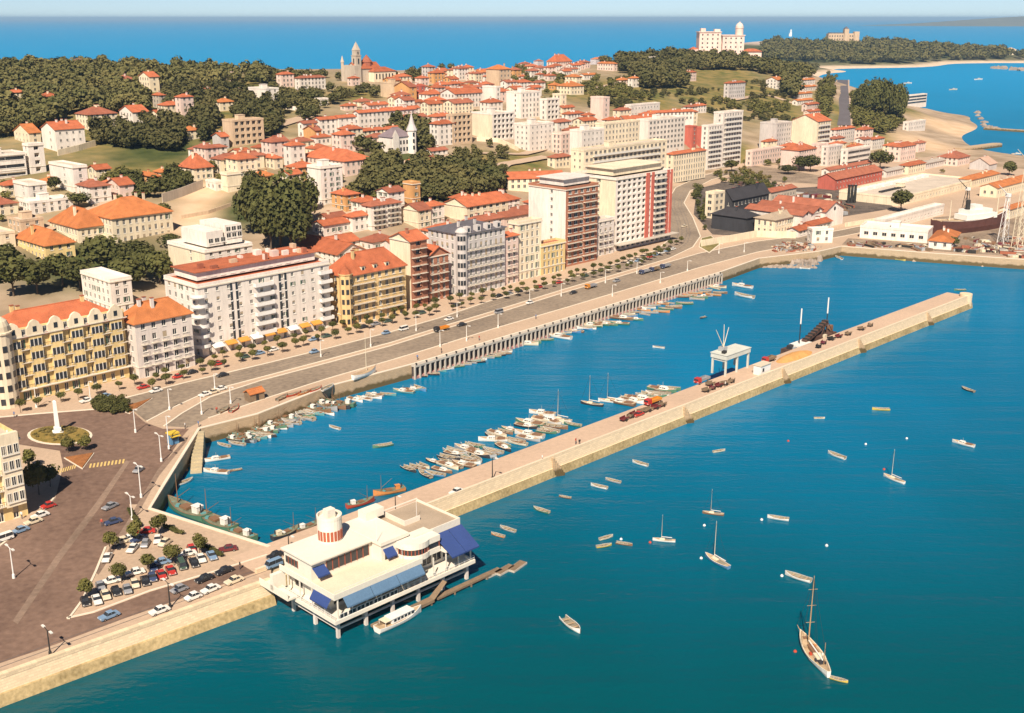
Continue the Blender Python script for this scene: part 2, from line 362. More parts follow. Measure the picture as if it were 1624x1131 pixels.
for k in range(NS):
    sa, sb = s0-8+(s1-s0+8)*k/NS, s0-8+(s1-s0+8)*(k+1)/NS
    for i in range(len(sec)-1):
        (w0,z0_),(w1,z1_) = sec[i], sec[i+1]
        mb.face([pier(sa,w0,z0_), pier(sb,w0,z0_), pier(sb,w1,z1_), pier(sa,w1,z1_)], 1 if i == 1 else 2 if i == 3 else 3 if i > 6 else 0)
# rounded head
n = 10; cw = (9.7+PWID)/2
for s_, flip in ((s0-8, 1), (s1, 0)):
    pts = [pier(s_, w, z) for w, z in sec]; mb.face(pts if flip else pts[::-1])
PIERTOP = mat('breakwater_paving', (.54,.385,.27), .95, .13, .06, 1.0)
RUB = mat('breakwater_rubble', (.34,.25,.11), .95, .35, .15, 1.6, bump=.9, col2=(.58,.43,.22))
struct(mb.build('breakwater', [PIERST, PIERTOP, mat('breakwater_coping', (.70,.56,.40), .9, .12, .1, 1.5), RUB]))
hb = MB(); hd = pier(s1-1.5, PWID/2+2.6); 
pts = [(hd[0]+math.cos(t)*PWID*.22, hd[1]+math.sin(t)*PWID*.22) for t in [i*2*math.pi/20 for i in range(20)]]
hb.prism(pts, -3, GZ+1.1); struct(hb.build('breakwater_head', PIERST))
for k, sp in enumerate((.24,.41,.57,.72,.88)):                                   # dark landing steps let into the outer face
    st = MB(); sc_ = s0+(s1-s0)*sp
    for q in range(7): 
        z1_ = GZ+.3-q*.6; w = PWID-.75+q*.18; A_ = pier(sc_+q*.35, w); st.obox(A_, PANG, .28, .5, -1, z1_)
    struct(st.build('landing_steps', STONE))
# open water to the horizon
def water():
    m = bpy.data.materials.new('sea_water'); m.use_nodes = True; n, l = m.node_tree.nodes, m.node_tree.links; b = n['Principled BSDF']
    n.remove(b); df = n.new('ShaderNodeBsdfDiffuse'); gl = n.new('ShaderNodeBsdfGlossy'); gl.inputs['Roughness'].default_value = .18; fr = n.new('ShaderNodeFresnel'); fr.inputs[0].default_value = 1.33
    cl_ = n.new('ShaderNodeMath'); cl_.operation = 'MINIMUM'; cl_.inputs[1].default_value = .16; l.new(fr.outputs[0], cl_.inputs[0]); ms = n.new('ShaderNodeMixShader'); l.new(cl_.outputs[0], ms.inputs[0]); l.new(df.outputs[0], ms.inputs[1]); l.new(gl.outputs[0], ms.inputs[2]); l.new(ms.outputs[0], n['Material Output'].inputs[0])
    ge = n.new('ShaderNodeNewGeometry')
    def noise(sc, st, rot, det=4):
        mp = n.new('ShaderNodeMapping'); mp.inputs['Rotation'].default_value = (0,0,rot); mp.inputs['Scale'].default_value = st; l.new(ge.outputs['Position'], mp.inputs[0])
        z = n.new('ShaderNodeTexNoise'); z.inputs['Scale'].default_value = sc; z.inputs['Detail'].default_value = det; l.new(mp.outputs[0], z.inputs[0]); return z.outputs[0]
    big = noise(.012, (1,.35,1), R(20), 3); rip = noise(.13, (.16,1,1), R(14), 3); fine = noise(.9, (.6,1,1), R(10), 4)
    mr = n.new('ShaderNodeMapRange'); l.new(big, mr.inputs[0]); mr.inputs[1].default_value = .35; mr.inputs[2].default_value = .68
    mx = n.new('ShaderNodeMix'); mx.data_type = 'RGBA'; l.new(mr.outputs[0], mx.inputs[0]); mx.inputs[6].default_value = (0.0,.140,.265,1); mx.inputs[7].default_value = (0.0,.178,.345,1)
    sx = n.new('ShaderNodeSeparateXYZ'); l.new(ge.outputs['Position'], sx.inputs[0])     # base colour graded along Y: dark teal at the near end, bluer beyond
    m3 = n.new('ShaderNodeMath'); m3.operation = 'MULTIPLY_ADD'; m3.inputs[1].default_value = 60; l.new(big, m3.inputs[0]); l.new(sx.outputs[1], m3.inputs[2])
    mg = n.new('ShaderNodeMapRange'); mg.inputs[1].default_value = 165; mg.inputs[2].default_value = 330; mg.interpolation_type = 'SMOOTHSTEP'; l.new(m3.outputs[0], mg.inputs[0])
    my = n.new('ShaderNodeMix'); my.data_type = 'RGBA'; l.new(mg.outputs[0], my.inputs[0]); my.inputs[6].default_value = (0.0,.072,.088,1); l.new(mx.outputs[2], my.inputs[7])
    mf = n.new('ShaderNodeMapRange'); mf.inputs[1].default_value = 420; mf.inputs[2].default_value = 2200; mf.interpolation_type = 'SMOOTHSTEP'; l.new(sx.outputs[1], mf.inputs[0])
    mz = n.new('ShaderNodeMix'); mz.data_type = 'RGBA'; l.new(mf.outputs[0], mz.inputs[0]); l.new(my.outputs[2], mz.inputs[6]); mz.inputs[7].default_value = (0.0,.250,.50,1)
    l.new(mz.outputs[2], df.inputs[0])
    ad = n.new('ShaderNodeMath'); ad.operation = 'MULTIPLY_ADD'; ad.inputs[1].default_value = 4.5; l.new(rip, ad.inputs[0]); l.new(fine, ad.inputs[2])
    bp = n.new('ShaderNodeBump'); bp.inputs['Strength'].default_value = .8; bp.inputs['Distance'].default_value = .20; l.new(ad.outputs[0], bp.inputs['Height'])
    for q in (df, gl, fr): l.new(bp.outputs[0], q.inputs['Normal'])
    return m
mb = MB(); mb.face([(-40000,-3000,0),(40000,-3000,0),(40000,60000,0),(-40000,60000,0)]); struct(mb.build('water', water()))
# roads
def pxl(L, z=GZ): return [P2(on(x, y, z)) for x, y in L]
A_TOP = [(190,634),(300,606),(418,578),(520,553),(620,527),(700,504),(780,477),(900,443),(1000,412),(1042,397),(1062,380),(1064,350),(1056,325),(1072,298),(1110,280),(1170,266)]
A_BOT = [(232,668),(270,648),(331,620),(418,597),(520,570),(620,543),(700,518),(780,494),(900,457),(1000,428),(1060,410),(1098,392),(1110,375),(1098,345),(1084,322),(1094,303),(1128,285),(1182,270)]
B_TOP = [(262,676),(290,656),(335,630),(418,603),(520,576),(620,549),(700,524),(780,500),(900,463),(1000,434),(1110,402),(1200,383),(1290,372),(1330,366),(1400,352)]
B_BOT = [(300,678),(330,663),(420,632),(520,600),(620,571),(700,547),(780,522),(900,487),(1000,457),(1110,424),(1200,400),(1290,383),(1340,374),(1400,362)]
sheet('road', pxl(A_TOP)+pxl(A_BOT)[::-1], GZ+.006, ASPH2)
sheet('road', pxl(B_TOP)+pxl(B_BOT)[::-1], GZ+.006, ASPH2)
PLAZA = [(-200,690),(-60,668),(60,657),(150,650),(190,636),(230,670),(258,680),(300,680),(288,694),(252,748),(222,800),(205,800),(212,838),(165,868),(150,905),(128,952),(106,982),(150,972),(240,938),(340,908),(428,880),(428,900),(330,935),(200,980),(80,1025),(-30,1062),(-300,1150),(-300,1010),(-80,915),(0,868),(70,812),(88,790),(100,740),(95,715),(30,705),(-80,712),(-200,730)]
sheet('road', pxl(PLAZA), GZ+.007, ASPH)
# pale worn wheel track across the square, tram rails left in the surface
TRACK = mat('road_patch', (.24,.165,.118), .95, .3, .1, 1)
for L in ([(150,905),(200,830),(250,745),(300,690),(296,700),(252,755),(206,838),(156,912)], [(20,985),(90,880),(150,800),(200,730),(206,732),(158,805),(98,886),(28,990)]):
    sheet('road_patch', pxl(L), GZ+.012, TRACK)
RAIL = mat('steel_rail', (.22,.19,.17), .5, .1, metal=.5)
mb = MB(); L = pxl([(-100,1095),(80,1030),(240,972),(430,903)])
for o in (0, 1.5): strip(mb, L, o, o+.12, GZ, GZ+.03)
struct(mb.build('rails', RAIL))
mb = MB(); mid = [((p[0]+q[0])/2,(p[1]+q[1])/2) for p, q in zip(resample(pxl(A_TOP),50), resample(pxl(A_BOT),50))]
for o in (-2.6,-1.1,1.1,2.6): strip(mb, mid[3:-6], o, o+.14, GZ, GZ+.035)
struct(mb.build('rails', RAIL))
def kerb(L, d0=0, d1=.45, h=.13, name='kerb', px=True):
    mb = MB(); strip(mb, pxl(L) if px else L, d0, d1, GZ-.1, GZ+h); return struct(mb.build(name, KERB))
kerb(A_TOP[:], 0, .5); kerb(A_BOT, -.5, 0); kerb(B_TOP, 0, .5); kerb(B_BOT[1:], -.45, 0)
med = pxl(A_BOT[2:11]); med2 = pxl(B_TOP[2:11])
kerb([(-60,668),(60,657),(150,650),(185,637)], 0, .6); kerb([(106,982),(150,972),(240,938),(340,908),(425,881)], .1, .5); kerb([(165,868),(150,905),(128,952),(106,982)], .1, .5)
kerb([(-80,915),(0,868),(70,812),(88,790)], .1, .5)
# zebra crossing (yellow-white), stripes each a painted piece
PAINT = mat('road_paint', (.66,.46,.16), .9, .2, .5, 4)
for (x0,y0,x1,y1,n) in ((92,748,122,739,8),(142,739,200,731,10)):
    for k in range(n):
        A_, B_ = on(x0+(x1-x0)*k/n, y0+(y1-y0)*k/n), on(x0+(x1-x0)*(k+.5)/n, y0+(y1-y0)*(k+.5)/n)
        d = Vector((.25,-1,0)).normalized()*2.6
        sheet('road_marking', [P2(A_+d*.5), P2(B_+d*.5), P2(B_-d*.5), P2(A_-d*.5)], GZ+.014, PAINT)
# road climbing the headland
mb = MB(); N_ = 14
for k in range(N_):
    ya, yb = 200-68*k/N_, 200-68*(k+1)/N_
    def e(x, y): p = hit(x, y); return Vector((p.x, p.y, p.z+.45))
    wa, wb = 13.5-5*k/N_, 13.5-5*(k+1)/N_
    cA, cB = e(1336, ya), e(1336, yb); ra, rb = wa*mpp(cA), wb*mpp(cB); X_ = Vector((1,0,0))
    mb.face([cA-X_*ra, cA+X_*ra, cB+X_*rb, cB-X_*rb], 0)
    for s in (-1, 1):
        mb.face([cA+X_*ra*s, cA+X_*(ra*s*1.25), cB+X_*(rb*s*1.25), cB+X_*rb*s], 1)
        mb.face([cA+X_*(ra*s*1.25), cA+X_*(ra*s*1.25)-Vector((0,0,4)), cB+X_*(rb*s*1.25)-Vector((0,0,4)), cB+X_*(rb*s*1.25)], 1)
struct(mb.build('hill_road', [mat('asphalt_hill', (.13,.115,.12), .9, .2, .05, 1), PAVE]))

DIRT = mat('yard_dirt', (.22,.16,.11), .95, .35, .12, 1.2, col2=(.40,.30,.21)); COALD = mat('coal_dirt', (.09,.075,.065), .95, .4, .2, 1.2, col2=(.20,.155,.12))
sheet('yard', pxl([(1105,300),(1150,288),(1230,290),(1265,310),(1225,345),(1196,375),(1130,372),(1100,340)]), GZ+.009, COALD)
sheet('yard', pxl([(1232,300),(1300,296),(1390,310),(1420,330),(1330,345),(1270,330)]), GZ+.008, COALD)
sheet('yard', pxl([(1335,388),(1345,378),(1480,386),(1480,345),(1640,330),(1700,415),(1624,408),(1480,398)]), GZ+.010, DIRT)
sheet('yard', pxl([(1190,262),(1240,268),(1320,282),(1300,292),(1190,286),(1150,284)]), GZ+.007, DIRT)
def draped(name, L, wpx, m, dz=.3):
    mb = MB(); pts = []
    for (x0,y0),(x1,y1) in zip(L[:-1], L[1:]):
        for k in range(8): pts.append(hit(x0+(x1-x0)*k/8, y0+(y1-y0)*k/8))
    pts.append(hit(*L[-1])); rws = []
    for i, p in enumerate(pts):
        d = (pts[min(i+1,len(pts)-1)]-pts[max(i-1,0)]); d.z = 0; d.normalize(); nn = Vector((-d.y,d.x,0))*wpx; a, b = p+nn, p-nn
        rws.append(((a.x,a.y,max(float(tz(a.x,a.y)),p.z)+dz),(b.x,b.y,max(float(tz(b.x,b.y)),p.z)+dz)))
    for (a,b),(c,d) in zip(rws[:-1], rws[1:]): mb.face([b,d,c,a])
    return struct(mb.build(name, m))
for L_, w_ in (([(395,206),(440,200),(492,184)],5),([(742,300),(800,262),(868,250)],4),([(560,170),(620,168),(690,160),(760,150)],3.5),([(700,250),(760,244),(830,246),(890,230)],3),([(20,385),(120,345),(210,310)],4),([(940,140),(1010,128),(1085,134)],3),([(1160,160),(1215,150),(1260,165)],3)): draped('street', L_, w_, PAVE)
# ------------------------------------------------------------------ buildings
WINC = {}
def window_mesh(w, h, kind):
    key = (round(w,1), round(h,1), kind)
    if key in WINC: return WINC[key]
    mb = MB(); w, h = key[0], key[1]; f = .09
    mb.face([(-w/2,.2,0),(w/2,.2,0),(w/2,.2,h),(-w/2,.2,h)], 0)
    mb.box(-w/2,w/2,.1,.19,0,f,1); mb.box(-w/2,w/2,.1,.19,h-f,h,1); mb.box(-w/2,-w/2+f,.1,.19,f,h-f,1); mb.box(w/2-f,w/2,.1,.19,f,h-f,1)
    if w > .8: mb.box(-.04,.04,.11,.19,f,h-f,1)
    mb.box(-w/2-.12,w/2+.12,-.12,.0,-.14,-.01,1)
    if kind == 1: mb.box(-w/2+.02,w/2-.02,.04,.1,h*.45,h-.01,2)
    if kind == 2: mb.box(-w/2+.02,w/2-.02,.04,.1,h*.75,h-.01,2)
    if kind == 3: mb.box(-w/2+.02,w/2-.02,.04,.1,.06,h-.01,2)
    if kind == 4:
        for s in (-1,1): mb.box(min(s*(w/2+.02),s*(w/2+.02+w*.4)),max(s*(w/2+.02),s*(w/2+.02+w*.4)),-.05,0,0,h,3)
    me = mb.mesh('window', [GLASS, FRAME, SHUT, SHUTG]); WINC[key] = me; return me
def facade(mb, o, du, nrm, W, z0, z1, xs, zs, dep=.22, mi=0):
    """wall panel with real openings; xs, zs are lists of (lo, hi) opening intervals"""
    X = [0.0] + [t for p in xs for t in p] + [W]; Z = [z0] + [t for p in zs for t in p] + [z1]
    P = lambda x, z, d=0: (o[0]+du[0]*x-nrm[0]*d, o[1]+du[1]*x-nrm[1]*d, z)
    if not xs or not zs: mb.face([P(0,z0),P(W,z0),P(W,z1),P(0,z1)], mi); return
    for i in range(0, len(X)-1, 2): mb.face([P(X[i],z0),P(X[i+1],z0),P(X[i+1],z1),P(X[i],z1)], mi)
    for i in range(1, len(X)-1, 2):
        a, b = X[i], X[i+1]
        for j in range(0, len(Z)-1, 2): mb.face([P(a,Z[j]),P(b,Z[j]),P(b,Z[j+1]),P(a,Z[j+1])], mi)
        for j in range(1, len(Z)-1, 2):
            c, d = Z[j], Z[j+1]
            mb.face([P(a,c),P(a,d),P(a,d,dep),P(a,c,dep)], mi); mb.face([P(b,d),P(b,c),P(b,c,dep),P(b,d,dep)], mi)
            mb.face([P(a,c),P(a,c,dep),P(b,c,dep),P(b,c)], mi); mb.face([P(a,d,dep),P(a,d),P(b,d),P(b,d,dep)], mi)
def cols(W, sp, ww, edge=.8):
    n = max(1, int((W-2*edge+.6)/sp)); st = (W-2*edge)/n
    return [(edge+st*(k+.5)-ww/2, edge+st*(k+.5)+ww/2) for k in range(n)] if W > ww+2*edge-.4 else []
BALC = {}
def balcony_mesh(w, dep=.9, solid=False):
    key = (round(w*2)/2, dep, solid)
    if key not in BALC:
        mb = MB(); w = key[0]; mb.box(-w/2,w/2,-dep,-.01,-.14,0,0)
        if solid: mb.box(-w/2,w/2,-dep,-dep+.1,0.01,.95,0); mb.box(-w/2,-w/2+.1,-dep+.11,-.01,.01,.95,0); mb.box(w/2-.1,w/2,-dep+.11,-.01,.01,.95,0)
        else:
            mb.box(-w/2,w/2,-dep,-dep+.06,.88,.95,1)
            for k in range(int(w/.35)+1): x = -w/2+.03+(w-.06)*k/max(1,int(w/.35)); mb.box(x-.025,x+.025,-dep+.01,-dep+.05,.01,.87,1)
        BALC[key] = mb.mesh('balcony', [TRIM, IRON] if not solid else [WHITE, IRON])
    return BALC[key]
def roof_hip(mb, w, d, h, rh, ov=.6, kind='h'):
    x0,x1,y0,y1 = -ov, w+ov, -ov, d+ov; L = min(x1-x0, y1-y0)/2
    if kind == 'h':
        if x1-x0 >= y1-y0: r0, r1 = (x0+L*.9,(y0+y1)/2,h+rh), (x1-L*.9,(y0+y1)/2,h+rh)
        else: r0, r1 = ((x0+x1)/2,y0+L*.9,h+rh), ((x0+x1)/2,y1-L*.9,h+rh)
    elif kind == 'g': r0, r1 = (x0,(y0+y1)/2,h+rh), (x1,(y0+y1)/2,h+rh)
    else: r0, r1 = ((x0+x1)/2,y0,h+rh), ((x0+x1)/2,y1,h+rh)
    c = [(x0,y0,h),(x1,y0,h),(x1,y1,h),(x0,y1,h)]; t = .22
    along_x = abs(r1[0]-r0[0]) >= abs(r1[1]-r0[1]) and not (kind == 'G')
    if along_x: F = [[c[0],c[1],r1,r0],[c[2],c[3],r0,r1],[c[3],c[0],r0],[c[1],c[2],r1]]
    else: F = [[c[3],c[0],r0,r1],[c[1],c[2],r1,r0],[c[0],c[1],r0],[c[2],c[3],r1]]
    if kind != 'h': F = F[:2]
    for f in F: mb.face(f)
    for f in F: mb.face([(p[0],p[1],p[2]-t) for p in f[::-1]])
    ring = c if kind == 'h' else ([c[0],c[1],r1,c[2],c[3],r0] if along_x else [c[0],r0,c[1],c[2],r1,c[3]])
    for i in range(len(ring)):
        p, q = ring[i], ring[(i+1) % len(ring)]; mb.face([(p[0],p[1],p[2]-t),(q[0],q[1],q[2]-t),q,p])
    # ridge cap
    if rh > .5: mb.tube((r0[0],r0[1],r0[2]+.03),(r1[0],r1[1],r1[2]+.03),.16,n=5)
    return r0, r1
COUNT = {}; BYLAB = {}
def infoot(x, y, pad=0):
    for cx,cy,ux,uy,a,b in FOOT:
        dx, dy = x-cx, y-cy
        if abs(dx*ux+dy*uy) < a+pad and abs(-dx*uy+dy*ux) < b+pad: return True
    return False
def words(n): return ['','one','two','three','four','five','six','seven','eight','nine','ten','eleven','twelve','thirteen','fourteen','fifteen'][max(1,min(15,n))]
def building(xl, xc, xr, yb, yt, wc='c', roof='h', where='', fs='std', ls='std', a=None, n=None, rh=None, name=None, label=None, cat='building', z=None, rm=None, lw=None, bal=None, near=None, fr=None, gap=None, maxd=60, shop=False, mind=5):
    P = hit(xc, yb) if z is None else on(xc, yb, z)
    ang = UA if a is None else R(a); ux, uy = math.cos(ang), math.sin(ang); vx, vy = -uy, ux
    c = -(P.z-CZ)*SN
    def solve(px, dx, dy):
        k = (px-PW/2)/FPX; return (k*(P.y*CS+c)-P.x)/(dx-k*dy*CS)
    w = min(max(solve(xr, ux, uy), 4), 130); d = min(max(solve(xl, vx, vy), mind), maxd)
    h = max(zat(P.x, P.y, yt)-P.z, 2.6)
    near = (P.y < 540) if near is None else near
    n = n or max(1, round(h/3.15)); fh = h/n
    roofw = {'h':'hipped','g':'gabled','G':'gabled','f':'flat'}[roof]
    tint = 'flat roof' if roof == 'f' else roofw+' '+('grey' if rm is ROOFG else 'orange' if rm is ROOFO else 'red')+' roof'
    if label is None:
        size = 'long' if w > 32 else ('narrow' if w < 9 else '')
        label = f"{size} {WNAME[wc]} {words(n)}-storey house with {tint} {where}".replace('  ',' ').strip()
    name = name or ('apartment_block' if n >= 5 else 'house')
    COUNT[label] = COUNT.get(label, 0)+1
    B = thing(name, label, cat, (P.x, P.y, P.z), ang, 'houses ' + where if where else None)
    FOOT.append((P.x+ux*w/2+vx*d/2, P.y+uy*w/2+vy*d/2, ux, uy, w/2+1.5, d/2+1.5))
    wm = wallm(wc); wm2 = wallm(lw) if lw else wm
    W = MB(); wins = []
    big = dict(std=(3.0,1.25,1.65), grid=(3.3,2.3,1.9), tall=(2.5,1.1,2.1), rib=(0,0,1.5), small=(3.6,1.0,1.2), wide=(3.6,2.0,1.6))
    if gap: big['std'] = gap
    base = -4. if P.z > 4.5 else 0.
    def side(style, o, du, nrm, L, mi, rz):
        if style == 'blank': facade(W, o, du, nrm, L, base, h, [], [], mi=mi); return
        if style == 'one': xs = [(L*.62-.6, L*.62+.6)] if L > 4 else []; wh = 1.4
        elif style == 'rib': xs = [(.6, L-.6)]; wh = 1.6
        else: sp, ww, wh = big[style]; sp = min(sp, fh*1.3) if not near else sp; xs = cols(L, sp, ww)
        wh = min(wh, fh*.68)
        zs = []
        for k in range(n):
            sill = .32*fh if style != 'tall' else .14*fh
            if k == 0 and shop: zs.append((.05, min(fh*.8, 3.0)))
            else: zs.append((k*fh+sill, k*fh+sill+wh))
        dep = .9 if style == 'grid' else .22
        facade(W, o, du, nrm, L, base, h, xs, zs, dep, mi)
        for k, (za, zb) in enumerate(zs):
            for xa, xb in xs: wins.append((o[0]+du[0]*(xa+xb)/2-nrm[0]*(dep-.22), o[1]+du[1]*(xa+xb)/2-nrm[1]*(dep-.22), za, xb-xa, zb-za, rz, style, k))
    side(fs, (0,0), (1,0), (0,-1), w, 0, 0)
    side(ls, (0,d), (0,-1), (-1,0), d, 1, -math.pi/2)
    facade(W, (w,0), (0,1), (1,0), d, base, h, [], []); facade(W, (w,d), (-1,0), (0,1), w, base, h, [], [])
    if roof in 'gG':
        r_ = rh or max(1.2, (d if roof == 'g' else w)*.22); rh = r_
        if roof == 'g': W.face([(0,d,h),(0,0,h),(0,d/2,h+r_*.97)], 1); W.face([(w,0,h),(w,d,h),(w,d/2,h+r_*.97)], 0)
        else: W.face([(0,0,h),(w,0,h),(w/2,0,h+r_*.97)], 0); W.face([(w,d,h),(0,d,h),(w/2,d,h+r_*.97)], 0)
    else: W.face([(0,0,h-.02),(w,0,h-.02),(w,d,h-.02),(0,d,h-.02)], 0)
    W.build('wall', [wm, wm2], B)
    rm = rm or random.choice([ROOF, ROOF, ROOFD])
    if roof == 'f':
        m = MB(); m.box(.25,w-.25,.25,d-.25,h,h+.12,0); 
        for q in ((-.12,w+.12,-.12,.24),(-.12,w+.12,d-.24,d+.12),(-.12,.24,.241,d-.241),(w-.24,w+.12,.241,d-.241)): m.box(q[0],q[1],q[2],q[3],h-.15,h+.85,1)
        ro = m.build('roof', [fr or FLAT, wm], B)
        if w > 8 and d > 8:
            s = MB(); s.box(w*.35,w*.35+4,d*.45,d*.45+3.5,h+.13,h+2.7,0); s.box(w*.35-.2,w*.35+4.2,d*.45-.2,d*.45+3.7,h+2.71,h+2.85,0); s.build('stair_housing', wm, ro)
    else:
        m = MB(); rr = rh or max(1.2, min(w,d)*.24); roof_hip(m, w, d, h, rr, .6 if near else .5, roof); ro = m.build('roof', rm, B)
        for k in range(1 if w < 14 else 3):
            cx, cy = w*random.uniform(.2,.8), d*random.uniform(.3,.7); s = MB(); s.box(cx-.45,cx+.45,cy-.35,cy+.35,h+.2,h+rr+1.0,0); s.box(cx-.55,cx+.55,cy-.45,cy+.45,h+rr+1.01,h+rr+1.15,1); s.build('chimney', [wm, ROOFD], ro)
    if near:
        if n >= 3:
            m = MB(); m.box(-.3,w+.3,-.3,-.005,h-.4,h-.02); m.box(-.3,-.005,-.005,d,h-.4,h-.02); m.build('cornice', TRIM, B)
            m = MB(); zz = fh*1.0-.1; m.box(-.15,w+.1,-.16,-.005,zz,zz+.22); m.box(-.15,-.005,-.005,d,zz,zz+.22); m.build('string_course', TRIM, B)
        for x, y, z_, ww, hh, rz, st, k in wins:
            kind = random.choice([0,0,0,1,2,0,4 if ww < 1.3 and gap is None and bal is None else 0,3 if random.random()<.3 else 0])
            link('window', window_mesh(ww, hh, kind), B, (x,y,z_), rz)
            if bal and rz == 0 and k >= 1 and bal == 'each' and (k < n-1 or n < 4):
                link('balcony', balcony_mesh(ww+.9), B, (x,y,k*fh+.1), 0)
        if bal == 'full':
            for k in range(1, n):
                for xa, xb in ((w*.06,w*.46),(w*.54,w*.94)): link('balcony', balcony_mesh(xb-xa, 1.1), B, ((xa+xb)/2,0,k*fh+.05), 0)
        if bal == 'solid':
            for k in range(1, n):
                for xa, xb in ((w*.05,w*.47),(w*.53,w*.95)): link('balcony', balcony_mesh(xb-xa, 1.2, True), B, ((xa+xb)/2,0,k*fh+.05), 0)
    elif wins:
        m = MB()
        for x, y, z_, ww, hh, rz, st, k in wins:
            if rz == 0: m.box(x-ww/2,x+ww/2,y+.12,y+.2,z_,z_+hh,0); m.box(x-ww/2-.1,x+ww/2+.1,y-.1,y-.003,z_-.15,z_-.01,1); m.box(x-.06,x+.06,y+.06,y+.11,z_,z_+hh,1)
            else: m.box(x+.12,x+.2,y-ww/2,y+ww/2,z_,z_+hh,0); m.box(x-.1,x-.003,y-ww/2-.1,y+ww/2+.1,z_-.15,z_-.01,1); m.box(x+.06,x+.11,y-.06,y+.06,z_,z_+hh,1)
        if bal:
            for k in range(1, n): m.box(w*.1,w*.9,-1.1,-.01,k*fh-.1,k*fh+.05,1); m.box(w*.1,w*.9,-1.1,-1.0,k*fh+.051,k*fh+.95,1)
        stuff(m.build('windows', [GLASS, FRAME], B))
    BYLAB.setdefault(label, []).append((w*d*h, B))
    return B, w, d, h, fh
def rows(where, lst, **kw):
    for r in lst:
        o = dict(kw); 
        if len(r) > 7: o.update(r[7])
        building(*r[:7], where=where, **o)
